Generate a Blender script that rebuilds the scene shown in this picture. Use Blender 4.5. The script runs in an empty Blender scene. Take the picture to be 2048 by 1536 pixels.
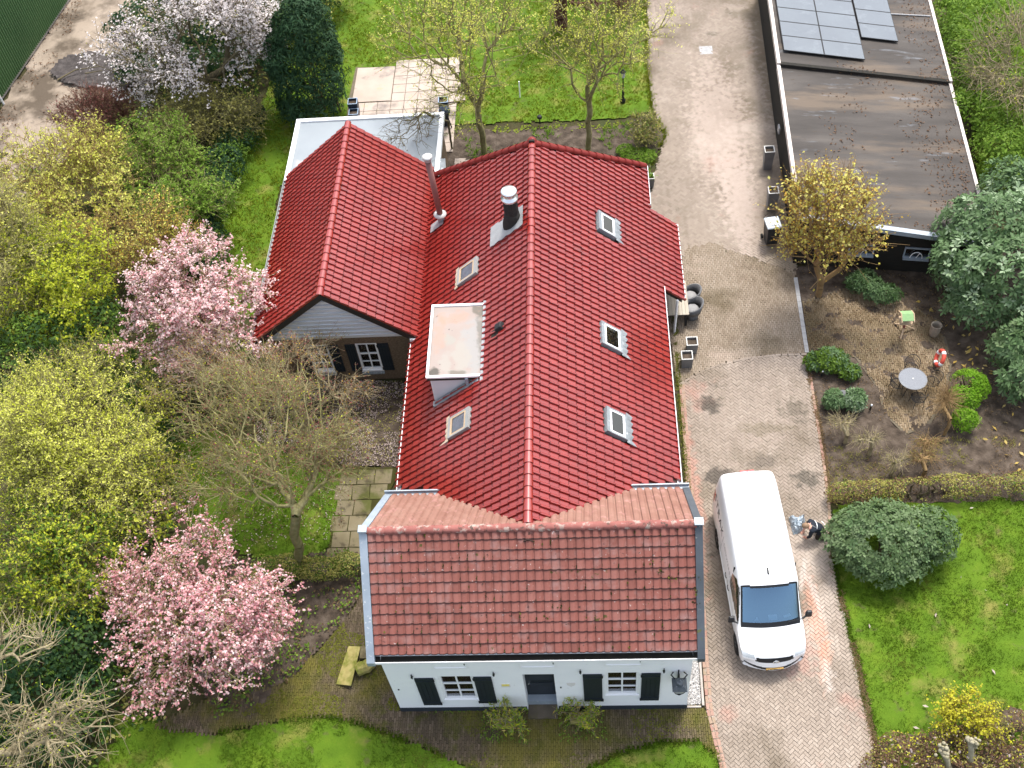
import bpy, bmesh, math, random
import numpy as np
from mathutils import Vector, Matrix
from mathutils.bvhtree import BVHTree

S = bpy.context.scene
COL = bpy.context.collection
rad = math.radians

# ------------------------------------------------------------------ camera
FPX = 2171.0                      # focal length in pixels of a 2048 px wide picture
CAMH = 32.0                       # drone height over the yard
_Y = np.array([66, -2880, FPX]); _Y /= np.linalg.norm(_Y)
_D = np.array([211, 1642, FPX]); _D -= _D.dot(_Y) * _Y; _D /= np.linalg.norm(_D)
_X = np.cross(_Y, -_D)
ROT = np.stack([_X, _Y, -_D])
cam_d = bpy.data.cameras.new('camera')
cam_d.sensor_width = 36.0
cam_d.lens = 36.0 * FPX / 2048
cam_d.clip_end = 2000
cam = bpy.data.objects.new('camera', cam_d)
COL.objects.link(cam)
cx, cy, cz = ROT[:, 0], -ROT[:, 1], -ROT[:, 2]
cam.matrix_world = Matrix(((cx[0], cy[0], cz[0], 0), (cx[1], cy[1], cz[1], 0),
                           (cx[2], cy[2], cz[2], CAMH), (0, 0, 0, 1)))
S.camera = cam

# ------------------------------------------------------------------ light
SUN_EL, SUN_AZ = 64.0, 24.0       # sun behind the house, a little to the right (azimuth from +Y towards +X)
w = bpy.data.worlds.new('World'); S.world = w; w.use_nodes = True
nt = w.node_tree; nt.nodes.clear()
sky = nt.nodes.new('ShaderNodeTexSky'); sky.sky_type = 'NISHITA'; sky.sun_disc = False
sky.sun_elevation = rad(SUN_EL); sky.sun_rotation = rad(SUN_AZ)
sky.air_density = 1.0; sky.dust_density = 4.0; sky.ozone_density = 1.0
hs = nt.nodes.new('ShaderNodeHueSaturation'); hs.inputs['Saturation'].default_value = 0.55
bg = nt.nodes.new('ShaderNodeBackground'); bg.inputs['Strength'].default_value = 0.15
ow = nt.nodes.new('ShaderNodeOutputWorld')
nt.links.new(sky.outputs[0], hs.inputs['Color']); nt.links.new(hs.outputs[0], bg.inputs[0]); nt.links.new(bg.outputs[0], ow.inputs[0])
sun_d = bpy.data.lights.new('sun', 'SUN'); sun_d.energy = 1.5; sun_d.angle = rad(11); sun_d.color = (1.0, 0.96, 0.9)
sun = bpy.data.objects.new('sun', sun_d); COL.objects.link(sun)
sv = Vector((math.sin(rad(SUN_AZ)) * math.cos(rad(SUN_EL)), math.cos(rad(SUN_AZ)) * math.cos(rad(SUN_EL)), math.sin(rad(SUN_EL))))
sun.rotation_euler = (-sv).to_track_quat('-Z', 'Y').to_euler()
sun.location = sv * 80
S.view_settings.view_transform = 'Standard'; S.view_settings.look = 'None'
S.view_settings.gamma = 1.0; S.view_settings.use_curve_mapping = False
S.view_settings.exposure = 1.4

# ------------------------------------------------------------------ survey helpers: photo pixel -> metres
def ray(px, py): return ROT @ np.array([px - 1024, py - 768, FPX])
def at(px, py, z=0.0):
    r = ray(px, py); t = (z - CAMH) / r[2]
    return Vector((r[0] * t, r[1] * t, z))
def atY(px, py, y):
    r = ray(px, py); t = y / r[1]
    return Vector((r[0] * t, y, CAMH + r[2] * t))

# ------------------------------------------------------------------ materials
MATS = {}
def mat(name, stops, scale=3.0, detail=4.0, rough=0.8, bump=0.0, bscale=None, rnd=0.0, metal=0.0, spec=0.22,
        transl=0.0, over=None, spots=None, ior=1.5, stretch=None, contrast=1.6, coat=0.0, croughness=0.1):
    """stops: linear colours. rnd: share of the per-piece random value. over: list of (colour, scale, lo, hi, amount)."""
    m = bpy.data.materials.new(name); m.use_nodes = True
    t = m.node_tree; N = t.nodes; L = t.links; N.clear()
    out = N.new('ShaderNodeOutputMaterial')
    b = N.new('ShaderNodeBsdfPrincipled')
    geo = N.new('ShaderNodeNewGeometry')
    pos = geo.outputs['Position']
    if stretch:
        mp = N.new('ShaderNodeVectorMath'); mp.operation = 'MULTIPLY'; mp.inputs[1].default_value = stretch
        L.new(pos, mp.inputs[0]); pos = mp.outputs[0]
    nz = N.new('ShaderNodeTexNoise'); nz.inputs['Scale'].default_value = scale; nz.inputs['Detail'].default_value = detail
    L.new(pos, nz.inputs['Vector'])
    def math_(op, a, c):
        q = N.new('ShaderNodeMath'); q.operation = op
        for i, v in enumerate((a, c)):
            if isinstance(v, (int, float)): q.inputs[i].default_value = v
            else: L.new(v, q.inputs[i])
        return q.outputs[0]
    fac = math_('ADD', math_('MULTIPLY', math_('SUBTRACT', nz.outputs['Fac'], 0.5), contrast), 0.5)
    if rnd > 0:
        oi = N.new('ShaderNodeObjectInfo')
        r = math_('FRACT', math_('ADD', oi.outputs['Random'], geo.outputs['Random Per Island']), 0)
        fac = math_('ADD', math_('MULTIPLY', fac, 1 - rnd), math_('MULTIPLY', r, rnd))
    if len(stops) == 1: stops = [stops[0], stops[0]]
    cr = N.new('ShaderNodeValToRGB'); el = cr.color_ramp.elements
    while len(el) < len(stops): el.new(0.5)
    for i, c in enumerate(stops):
        el[i].position = i / (len(stops) - 1); el[i].color = (*c, 1)
    L.new(fac, cr.inputs[0])
    colr = cr.outputs[0]
    for (oc, osc, lo, hi, amt) in (over or []):
        n2 = N.new('ShaderNodeTexNoise'); n2.inputs['Scale'].default_value = osc; n2.inputs['Detail'].default_value = 6
        n2.inputs['Roughness'].default_value = 0.6
        ofs = N.new('ShaderNodeVectorMath'); ofs.operation = 'ADD'; ofs.inputs[1].default_value = (osc * 3.7, lo * 91, hi * 57)
        L.new(pos, ofs.inputs[0]); L.new(ofs.outputs[0], n2.inputs['Vector'])
        mr = N.new('ShaderNodeMapRange'); mr.inputs[1].default_value = lo; mr.inputs[2].default_value = hi
        mr.inputs[3].default_value = 0; mr.inputs[4].default_value = amt
        L.new(n2.outputs['Fac'], mr.inputs[0])
        mx = N.new('ShaderNodeMixRGB'); L.new(mr.outputs[0], mx.inputs[0]); L.new(colr, mx.inputs[1]); mx.inputs[2].default_value = (*oc, 1)
        colr = mx.outputs[0]
    for (sx_, sy_, rx_, ry_, sa_, sc_, am_) in (spots or []):      # stains with a place and outline of their own
        mp2 = N.new('ShaderNodeMapping'); mp2.vector_type = 'TEXTURE'; mp2.inputs['Location'].default_value = (sx_, sy_, 0); mp2.inputs['Rotation'].default_value = (0, 0, sa_); mp2.inputs['Scale'].default_value = (rx_, ry_, 1e3)
        L.new(geo.outputs['Position'], mp2.inputs['Vector'])
        ln = N.new('ShaderNodeVectorMath'); ln.operation = 'LENGTH'; L.new(mp2.outputs[0], ln.inputs[0])
        n3 = N.new('ShaderNodeTexNoise'); n3.inputs['Scale'].default_value = 4.0; n3.inputs['Detail'].default_value = 6; L.new(geo.outputs['Position'], n3.inputs['Vector'])
        e_ = math_('ADD', ln.outputs['Value'], math_('MULTIPLY', math_('SUBTRACT', n3.outputs['Fac'], 0.5), 2.6))
        mr = N.new('ShaderNodeMapRange'); mr.inputs[1].default_value = 1.15; mr.inputs[2].default_value = .55; mr.inputs[3].default_value = 0; mr.inputs[4].default_value = am_
        L.new(e_, mr.inputs[0]); mx = N.new('ShaderNodeMixRGB'); L.new(mr.outputs[0], mx.inputs[0]); L.new(colr, mx.inputs[1]); mx.inputs[2].default_value = (*sc_, 1); colr = mx.outputs[0]
    L.new(colr, b.inputs['Base Color']); b.inputs['IOR'].default_value = ior
    b.inputs['Roughness'].default_value = rough; b.inputs['Metallic'].default_value = metal
    b.inputs['Specular IOR Level'].default_value = spec
    b.inputs['Coat Weight'].default_value = coat; b.inputs['Coat Roughness'].default_value = croughness
    if bump > 0:
        bn = N.new('ShaderNodeTexNoise'); bn.inputs['Scale'].default_value = bscale or scale * 6; bn.inputs['Detail'].default_value = 5
        L.new(pos, bn.inputs['Vector'])
        bp = N.new('ShaderNodeBump'); bp.inputs['Strength'].default_value = min(1, bump); bp.inputs['Distance'].default_value = 0.03
        L.new(bn.outputs['Fac'], bp.inputs['Height']); L.new(bp.outputs[0], b.inputs['Normal'])
    if transl > 0:
        tr = N.new('ShaderNodeBsdfTranslucent'); L.new(colr, tr.inputs['Color'])
        ms = N.new('ShaderNodeMixShader'); ms.inputs[0].default_value = transl
        L.new(b.outputs[0], ms.inputs[1]); L.new(tr.outputs[0], ms.inputs[2]); L.new(ms.outputs[0], out.inputs['Surface'])
    else:
        L.new(b.outputs[0], out.inputs['Surface'])
    MATS[name] = m
    return m

def glass_mat(name, tint, amount, refl=(1, 1, 1)):
    """window glass: sky reflection over a dark tinted see-through layer"""
    m = bpy.data.materials.new(name); m.use_nodes = True
    t = m.node_tree; N = t.nodes; L = t.links; N.clear()
    out = N.new('ShaderNodeOutputMaterial')
    tr = N.new('ShaderNodeBsdfTransparent'); tr.inputs[0].default_value = (*tint, 1)
    gl = N.new('ShaderNodeBsdfGlossy'); gl.inputs['Color'].default_value = (*refl, 1); gl.inputs['Roughness'].default_value = 0.03
    lw = N.new('ShaderNodeFresnel'); lw.inputs[0].default_value = 1.5
    ad = N.new('ShaderNodeMath'); ad.operation = 'ADD'; ad.inputs[1].default_value = amount
    mx = N.new('ShaderNodeMixShader')
    L.new(lw.outputs[0], ad.inputs[0]); L.new(ad.outputs[0], mx.inputs[0]); L.new(tr.outputs[0], mx.inputs[1]); L.new(gl.outputs[0], mx.inputs[2])
    L.new(mx.outputs[0], out.inputs['Surface'])
    return m

# ------------------------------------------------------------------ objects
WM = {}                            # world matrix of every object made so far
def tag(o, label=None, cat=None, group=None, kind=None):
    if label: o['label'] = label
    if cat: o['category'] = cat
    if group: o['group'] = group
    if kind: o['kind'] = kind
    return o
def thing(name, label, cat, loc=(0, 0, 0), rotz=0.0, group=None):
    o = bpy.data.objects.new(name, None); COL.objects.link(o); o.empty_display_size = 0.3
    o.location = loc; o.rotation_euler = (0, 0, rotz)
    WM[o] = Matrix.Translation(Vector(loc)) @ Matrix.Rotation(rotz, 4, 'Z')
    return tag(o, label, cat, group)
def link(o, parent=None, local=False, mw=None):
    """local: vertices are in the parent's own frame; otherwise vertices (or mw) are in world metres"""
    COL.objects.link(o)
    if parent is not None:
        o.parent = parent
        if local:
            WM[o] = WM[parent] @ (mw or Matrix.Identity(4)); o.matrix_basis = mw or Matrix.Identity(4)
        else:
            o.matrix_parent_inverse = WM[parent].inverted(); o.matrix_basis = mw or Matrix.Identity(4); WM[o] = mw or Matrix.Identity(4)
    else:
        o.matrix_basis = mw or Matrix.Identity(4); WM[o] = mw or Matrix.Identity(4)
    return o
def copy_tree(o, parent=None, loc=None, rotz=None, label=None):
    c = o.copy(); COL.objects.link(c)
    if parent is not None: c.parent = parent
    else:
        if loc is not None: c.location = loc
        if rotz is not None: c.rotation_euler = (0, 0, rotz)
        if label: c['label'] = label
    for ch in o.children: copy_tree(ch, c)
    return c

class MB:
    """collects polygons and turns them into ONE mesh object"""
    def __init__(s): s.v = []; s.f = []; s.mi = []; s.sm = []; s.cur = 0; s.smooth = False; s.M = None
    def add(s, vs, fs):
        o = len(s.v)
        if s.M is not None: vs = [s.M @ Vector(p) for p in vs]
        s.v += [tuple(p) for p in vs]; s.f += [tuple(i + o for i in f) for f in fs]
        s.mi += [s.cur] * len(fs); s.sm += [s.smooth] * len(fs)
        return s
    def poly(s, pts): return s.add(pts, [tuple(range(len(pts)))])
    def box(s, c, d, rz=0.0, taper=1.0, M=None):
        x, y, z = d[0] / 2, d[1] / 2, d[2] / 2
        k = taper
        vs = [Vector(p) for p in ((-x, -y, -z), (x, -y, -z), (x, y, -z), (-x, y, -z), (-x * k, -y * k, z), (x * k, -y * k, z), (x * k, y * k, z), (-x * k, y * k, z))]
        R = M if M is not None else Matrix.Rotation(rz, 3, 'Z')
        vs = [R @ p + Vector(c) for p in vs]
        return s.add(vs, [(3, 2, 1, 0), (4, 5, 6, 7), (0, 1, 5, 4), (1, 2, 6, 5), (2, 3, 7, 6), (3, 0, 4, 7)])
    def b2(s, a, b):                # box from corner to corner
        return s.box([(a[i] + b[i]) / 2 for i in range(3)], [abs(b[i] - a[i]) for i in range(3)])
    def prism(s, pts, z0, z1):
        n = len(pts); vs = [(p[0], p[1], z0) for p in pts] + [(p[0], p[1], z1) for p in pts]
        return s.add(vs, [tuple(range(n))[::-1], tuple(range(n, 2 * n))] + [(i, (i + 1) % n, n + (i + 1) % n, n + i) for i in range(n)])
    def slab(s, pts, off):          # thick plate: polygon plus its copy moved by off
        n = len(pts); off = Vector(off); vs = [Vector(p) for p in pts] + [Vector(p) + off for p in pts]
        return s.add(vs, [tuple(range(n))[::-1], tuple(range(n, 2 * n))] + [(i, (i + 1) % n, n + (i + 1) % n, n + i) for i in range(n)])
    def tube(s, p0, p1, r0, r1=None, n=8, cap=True):
        return s.path([p0, p1], [r0, r0 if r1 is None else r1], n, cap)
    def path(s, pts, rs, n=8, cap=True):
        pts = [Vector(p) for p in pts]
        if not isinstance(rs, (list, tuple)): rs = [rs] * len(pts)
        vs = []; ref = None
        for i, p in enumerate(pts):
            d = (pts[min(i + 1, len(pts) - 1)] - pts[max(i - 1, 0)]).normalized()
            if ref is None: ref = Vector((1, 0, 0)) if abs(d.x) < .8 else Vector((0, 1, 0))
            a = (ref - ref.dot(d) * d).normalized(); ref = a; b = d.cross(a)
            vs += [p + rs[i] * (math.cos(2 * math.pi * k / n) * a + math.sin(2 * math.pi * k / n) * b) for k in range(n)]
        fs = []
        for i in range(len(pts) - 1):
            for k in range(n):
                q = (k + 1) % n; fs.append((i * n + k, i * n + q, (i + 1) * n + q, (i + 1) * n + k))
        if cap: fs += [tuple(range(n))[::-1], tuple(range((len(pts) - 1) * n, len(pts) * n))]
        return s.add(vs, fs)
    def lathe(s, prof, c=(0, 0, 0), n=16):
        vs = []; c = Vector(c)
        for r, z in prof: vs += [c + Vector((r * math.cos(2 * math.pi * k / n), r * math.sin(2 * math.pi * k / n), z)) for k in range(n)]
        fs = [(i * n + k, i * n + (k + 1) % n, (i + 1) * n + (k + 1) % n, (i + 1) * n + k) for i in range(len(prof) - 1) for k in range(n)]
        fs += [tuple(range(n))[::-1], tuple(range((len(prof) - 1) * n, len(prof) * n))]
        return s.add(vs, fs)
    def mesh(s, name, mats):
        me = bpy.data.meshes.new(name); me.from_pydata(s.v, [], s.f)
        for m in (mats if isinstance(mats, (list, tuple)) else [mats]): me.materials.append(m)
        me.polygons.foreach_set('material_index', s.mi); me.polygons.foreach_set('use_smooth', s.sm); me.update()
        return me
    def build(s, name, mats, parent=None, local=False, label=None, kind=None, bevel=0.0):
        me = s.mesh(name, mats)
        if bevel:
            bm = bmesh.new(); bm.from_mesh(me)
            bmesh.ops.bevel(bm, geom=bm.edges[:], offset=bevel, segments=1, affect='EDGES', clamp_overlap=True)
            bm.to_mesh(me); bm.free()
        o = bpy.data.objects.new(name, me); link(o, parent, local)
        return tag(o, label, None, None, kind)

def np_mesh(name, V, F, mats, smooth=False, mi=None):
    """fast mesh from numpy: V (n,3), F (m,k) all faces with k corners"""
    me = bpy.data.meshes.new(name); n = len(V); m, k = F.shape
    me.vertices.add(n); me.vertices.foreach_set('co', np.ascontiguousarray(V, dtype=np.float32).ravel())
    me.loops.add(m * k); me.loops.foreach_set('vertex_index', np.ascontiguousarray(F, dtype=np.int32).ravel())
    me.polygons.add(m); me.polygons.foreach_set('loop_start', np.arange(0, m * k, k, dtype=np.int32))
    if smooth: me.polygons.foreach_set('use_smooth', np.ones(m, dtype=bool))
    for q in (mats if isinstance(mats, (list, tuple)) else [mats]): me.materials.append(q)
    if mi is not None: me.polygons.foreach_set('material_index', np.ascontiguousarray(mi, dtype=np.int32))
    me.update(calc_edges=True); me.validate()
    return me
def np_obj(name, V, F, mats, parent=None, smooth=False, kind=None, mi=None):
    o = bpy.data.objects.new(name, np_mesh(name, V, F, mats, smooth, mi)); link(o, parent)
    return tag(o, None, None, None, kind)

def inpoly(P, poly):
    """P (n,2) -> bool"""
    x, y = P[:, 0], P[:, 1]; r = np.zeros(len(P), bool); n = len(poly)
    for i in range(n):
        x0, y0 = poly[i]; x1, y1 = poly[(i + 1) % n]
        c = ((y0 > y) != (y1 > y))
        r ^= c & (x < (x1 - x0) * (y - y0) / ((y1 - y0) if y1 != y0 else 1e-9) + x0)
    return r
def wpoly(pts, z=0.0): return [(a.x, a.y) for a in (at(px, py, z) for px, py in pts)]
def snoise(P, f, seed=0):
    """cheap smooth noise from sums of sines, about -1..1"""
    r = np.random.default_rng(seed); s = np.zeros(len(P)); a = 1.0; tot = 0
    for o in range(4):
        for k in range(3):
            d = r.normal(size=P.shape[1]); d /= np.linalg.norm(d)
            s += a * np.sin(P @ d * f * (1.0 + .3 * r.random()) + r.random() * 6.28)
        tot += a * 1.6; a *= .55; f *= 2.03
    return s / tot

def patch(name, poly, z, res, amp, mt, seed=1, kind='structure', freq=2.5, inner=None):
    """uneven ground sheet clipped to a polygon"""
    P = np.array(poly); x0, y0 = P.min(0); x1, y1 = P.max(0)
    nx, ny = int((x1 - x0) / res) + 2, int((y1 - y0) / res) + 2
    gx, gy = np.meshgrid(x0 + np.arange(nx) * res, y0 + np.arange(ny) * res)
    G = np.stack([gx.ravel(), gy.ravel()], 1)
    jit = np.random.default_rng(seed).normal(size=G.shape) * res * .18; G = G + jit
    h = z + amp * (snoise(G, freq, seed) * .7 + .3 * np.random.default_rng(seed + 1).random(len(G)))
    ij = np.arange(nx * ny).reshape(ny, nx)
    F = np.stack([ij[:-1, :-1], ij[:-1, 1:], ij[1:, 1:], ij[1:, :-1]], -1).reshape(-1, 4)
    c = G[F].mean(1); keep = inpoly(c, poly)
    F = F[keep]; used, inv = np.unique(F, return_inverse=True)
    V = np.concatenate([G, h[:, None]], 1)[used]; F = inv.reshape(-1, 4)
    return np_obj(name, V, F, mt, None, True, kind)
def scatter_pts(polys, n, seed):
    r = np.random.default_rng(seed); out = []
    areas = []
    for p in polys:
        P = np.array(p); areas.append(abs(np.sum(P[:, 0] * np.roll(P[:, 1], 1) - P[:, 1] * np.roll(P[:, 0], 1))) / 2)
    for p, a in zip(polys, areas):
        k = int(n * a); P = np.array(p); lo, hi = P.min(0), P.max(0)
        q = lo + r.random((int(k * ((hi - lo).prod()) / max(a, .01)) + 1, 2)) * (hi - lo)
        out.append(q[inpoly(q, p)])
    return np.concatenate(out)
def fringe(name, pts, n, wid, size, mt, seed, label, grass=False, z=.02):
    """litter or grass along an edge given in photo pixels"""
    r = np.random.default_rng(seed); W_ = np.array([at(*p)[:2] for p in pts]); out = []
    for a, b in zip(W_[:-1], W_[1:]):
        k = int(n * np.linalg.norm(b - a)); d = (b - a) / np.linalg.norm(b - a); t = r.random(k)[:, None]
        out.append(a + (b - a) * t + np.array([-d[1], d[0]]) * (r.normal(size=(k, 1)) * wid))
    P = np.concatenate(out); P = P[snoise(P, 2.5, seed) > -.35]
    o = blades(name, P, size, size * .3, mt, seed + 1, -.005, 4, .9) if grass else flat_leaves(name, P, size, mt, seed + 1, z, None, 'stuff', .7, .35)
    o['label'] = label; return o
def blades(name, P, h, wd, mt, seed, z=0.0, per=3, lean=.5, parent=None, kind='stuff'):
    """grass: single-triangle blades"""
    r = np.random.default_rng(seed); n = len(P) * per
    B = np.repeat(P, per, 0) + r.normal(size=(n, 2)) * .03
    a = r.random(n) * 6.283; hh = h * (.5 + r.random(n)); ww = wd * (.6 + .8 * r.random(n))
    d = np.stack([np.cos(a), np.sin(a)], 1); l = r.random(n) * 6.283
    t = np.stack([np.cos(l), np.sin(l)], 1) * (lean * hh * (.3 + r.random(n)))[:, None]
    zz = np.full(n, z)
    V = np.stack([np.c_[B + d * ww[:, None] / 2, zz], np.c_[B - d * ww[:, None] / 2, zz], np.c_[B + t, zz + hh]], 1).reshape(-1, 3)
    return np_obj(name, V, np.arange(3 * n).reshape(-1, 3), mt, parent, False, kind)
def flat_leaves(name, P, size, mt, seed, z=0.01, parent=None, kind='stuff', asp=.5, tilt=.35):
    r = np.random.default_rng(seed); n = len(P)
    V, F = leaf_quads(np.c_[P, z + r.random(n) * .02], np.tile([0, 0, 1.], (n, 1)), size, asp, r, tilt)
    return np_obj(name, V, F, mt, parent, False, kind)
def leaf_quads(P, Nrm, size, asp, r, spread=1.0):
    """diamond leaves at P whose normals scatter about Nrm"""
    n = len(P)
    N = Nrm + r.normal(size=(n, 3)) * spread; N /= np.linalg.norm(N, axis=1)[:, None] + 1e-9
    A = np.cross(N, r.normal(size=(n, 3))); A /= np.linalg.norm(A, axis=1)[:, None] + 1e-9
    B = np.cross(N, A); L = size * (.6 + .8 * r.random(n))[:, None]; W = L * asp
    V = np.stack([P - A * L / 2, P - A * L * .05 + B * W / 2 + N * L * .06, P + A * L / 2, P - A * L * .05 - B * W / 2 + N * L * .06], 1).reshape(-1, 3)
    return V, np.arange(4 * n).reshape(-1, 4)

# ------------------------------------------------------------------ plants
def skeleton(base, top, pts, r, kink=.12, nt=4):
    """connect crown points to a trunk so that they form limbs, branches and twigs"""
    base, top = np.array(base, float), np.array(top, float)
    nodes = [base + (top - base) * i / nt + (r.normal(size=3) * .012 * np.linalg.norm(top - base) * (0 < i < nt)) for i in range(nt + 1)]
    par = [-1] + list(range(nt)); plen = list(np.linalg.norm(top - base) * np.arange(nt + 1) / nt)
    pts = pts[np.argsort(np.linalg.norm(pts - top, axis=1))]
    NA = np.zeros((len(pts) + nt + 1, 3)); NA[:nt + 1] = nodes; PL = np.zeros(len(NA)); PL[:nt + 1] = plen
    PL[:nt] += 3
    n = nt + 1
    DR = np.zeros((len(NA), 3)); DR[:] = (top - base) / (np.linalg.norm(top - base) + 1e-9)
    for p in pts:
        s_ = p - NA[:n]; L_ = np.linalg.norm(s_, axis=1) + 1e-9; cs = (s_ * DR[:n]).sum(1) / L_
        d = L_ * (1 + .75 * (1 - cs)) + .35 * PL[:n] + .6 * np.clip(NA[:n, 2] - p[2], 0, 9)
        j = int(np.argmin(d)); DR[n] = s_[j] / L_[j] * .6 + DR[j] * .4; DR[n] /= np.linalg.norm(DR[n]); q = p + r.normal(size=3) * kink * .3 * np.linalg.norm(NA[j] - p)
        NA[n] = q; PL[n] = PL[j] + np.linalg.norm(NA[j] - q); par.append(j); n += 1
    par = np.array(par); w = np.zeros(n)
    for i in range(n - 1, 0, -1):
        if w[i] == 0: w[i] = 1
        w[par[i]] += w[i]
    return NA[:n], par, w
def limbs(A, B, ra, rb, k=4):
    d = B - A; L = np.linalg.norm(d, axis=1)[:, None] + 1e-9; d = d / L
    ref = np.where(np.abs(d[:, 2:3]) < .9, [[0, 0, 1.]], [[1., 0, 0]])
    u = np.cross(d, ref); u /= np.linalg.norm(u, axis=1)[:, None]; v = np.cross(d, u)
    ring = []
    for P, R in ((A, ra), (B, rb)):
        for i in range(k):
            a = 2 * math.pi * i / k
            ring.append(P + R[:, None] * (math.cos(a) * u + math.sin(a) * v))
    V = np.stack(ring, 1).reshape(-1, 3); n = len(A); o = np.arange(n)[:, None] * 2 * k
    F = np.concatenate([o + np.array([i, (i + 1) % k, k + (i + 1) % k, k + i]) for i in range(k)], 0)
    return V, F
def lobe_points(lobes, n, r, gap=0.0, gf=1.2, seed=0, shell=0.0):
    vol = np.array([l[3] * l[4] * l[5] for l in lobes]) ** .8; pick = r.choice(len(lobes), n * 2, p=vol / vol.sum())
    Lb = np.array(lobes)[pick]
    d = r.normal(size=(n * 2, 3)); d /= np.linalg.norm(d, axis=1)[:, None]
    rr = (shell + (1 - shell) * r.random(n * 2)) ** (1 / 2.4)
    P = Lb[:, :3] + d * rr[:, None] * Lb[:, 3:6]
    P = P + d * (snoise(P, 1.7, seed + 5) * .16 * rr)[:, None] * Lb[:, 3:6]
    if gap > 0:
        k = snoise(P, gf, seed) > (gap * 2 - 1) * .8
        P, d = P[k], d[k]
    k = P[:, 2] > .06
    return P[k][:n], d[k][:n]
def L_(px, py, z, rx, ry, rz):
    a = at(px, py, z); return (a.x, a.y, z, rx, ry, rz)
def fracture(lobes, k, r):
    """break smooth lobes into a ragged cluster"""
    out = []
    for l in lobes:
        out.append((l[0], l[1], l[2], l[3] * .78, l[4] * .78, l[5] * .8))
        for q in range(k):
            d = r.normal(size=3); d[2] = abs(d[2]) * .8 - .1; d /= np.linalg.norm(d); s = .28 + .3 * r.random(); e = .62 + .4 * r.random()
            out.append((l[0] + d[0] * l[3] * e, l[1] + d[1] * l[4] * e, max(.2, l[2] + d[2] * l[5] * e), l[3] * s, l[4] * s, l[5] * s))
    return out
def tree(name, label, cat, base, lobes, bark, leafs=(), nodes=260, trunk_h=1.5, tr=.12, twig=(2, .35), twr=.007, group=None,
         seed=1, gap=.0, shell=.0, trunk_top=None, minr=.008, part='crown', tip_up=.3, nt=4, frac=3):
    """leafs: list of (material, count, size, aspect, scatter, upness). One thing: trunk with limbs, crown of leaves."""
    r = np.random.default_rng(seed)
    base = np.array(base, float); top = np.array(trunk_top, float) if trunk_top is not None else base + [0, 0, trunk_h]
    lobes = fracture(lobes, frac, r)
    pts, _ = lobe_points(lobes, nodes, r, gap, 1.2, seed, shell)
    N, par, w = skeleton(base, top, pts, r, nt=nt)
    w0 = w[0]; R = np.maximum(minr, tr * (w / w0) ** .47)
    ch = np.arange(1, len(N)); A, B = N[par[ch]], N[ch]
    mid = (A + B) / 2 + r.normal(size=A.shape) * .035 * np.linalg.norm(B - A, axis=1)[:, None]
    Rm = R[ch]; Rp = np.minimum(R[par[ch]], Rm * 1.5)
    V1, F1 = limbs(A, mid, Rp, (Rp + Rm) / 2, 5); V2, F2 = limbs(mid, B, (Rp + Rm) / 2, Rm, 5)
    Vs = [V1, V2]; Fs = [F1, F2 + len(V1)]; tips = N[nt + 1:]; nv = len(V1) + len(V2)
    if twig[0] > 0:
        T = np.repeat(tips, twig[0], 0); n = len(T)
        cen = np.array(lobes)[:, :3].mean(0)
        o = T - cen; o /= np.linalg.norm(o, axis=1)[:, None] + 1e-6
        dr = o * .7 + r.normal(size=(n, 3)) * .75 + [0, 0, tip_up]; dr /= np.linalg.norm(dr, axis=1)[:, None]
        L = twig[1] * (.4 + 1.1 * r.random(n))[:, None]
        m2 = T + dr * L * .5 + r.normal(size=(n, 3)) * .06 * L; E = T + dr * L + r.normal(size=(n, 3)) * .12 * L
        Va, Fa = limbs(T, m2, np.full(n, twr), np.full(n, twr * .85), 3); Vb, Fb = limbs(m2, E, np.full(n, twr * .85), np.full(n, twr * .5), 3)
        Vs += [Va, Vb]; Fs += [Fa + nv, Fb + nv + len(Va)]
        tw3 = (T, m2, E); sdir = o
    else:
        tw3 = None
        cen = np.array(lobes)[:, :3].mean(0); spots = tips; sdir = tips - cen; sdir /= np.linalg.norm(sdir, axis=1)[:, None] + 1e-6
    root = thing(name, label, cat, tuple(base), 0, group)
    np_obj('trunk', np.concatenate(Vs), np.concatenate(Fs), bark, root, True)
    mats = []; LV = []; LF = []; MI = []; nv = 0
    for k, (m, cnt, size, asp, sc, up) in enumerate(leafs):
        if tw3 is not None:                                             # strung along the shoots, denser towards their tips
            i = r.integers(0, len(sdir), cnt); t = (r.random(cnt) ** .7)[:, None]
            P = np.where(t < .5, tw3[0][i] + (tw3[1][i] - tw3[0][i]) * 2 * t, tw3[1][i] + (tw3[2][i] - tw3[1][i]) * (2 * t - 1)) + r.normal(size=(cnt, 3)) * sc * .45
        else:
            i = r.integers(0, len(spots), cnt); P = spots[i] + r.normal(size=(cnt, 3)) * sc
        ok = P[:, 2] > .03; P = P[ok]; dd = sdir[i][ok]
        V, F = leaf_quads(P, dd * .6 + [0, 0, up], size, asp, r, .75)
        mats.append(m); LV.append(V); LF.append(F + nv); MI.append(np.full(len(F), k)); nv += len(V)
    if mats: np_obj(part, np.concatenate(LV), np.concatenate(LF), mats, root, False, None, np.concatenate(MI))
    return root
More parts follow.
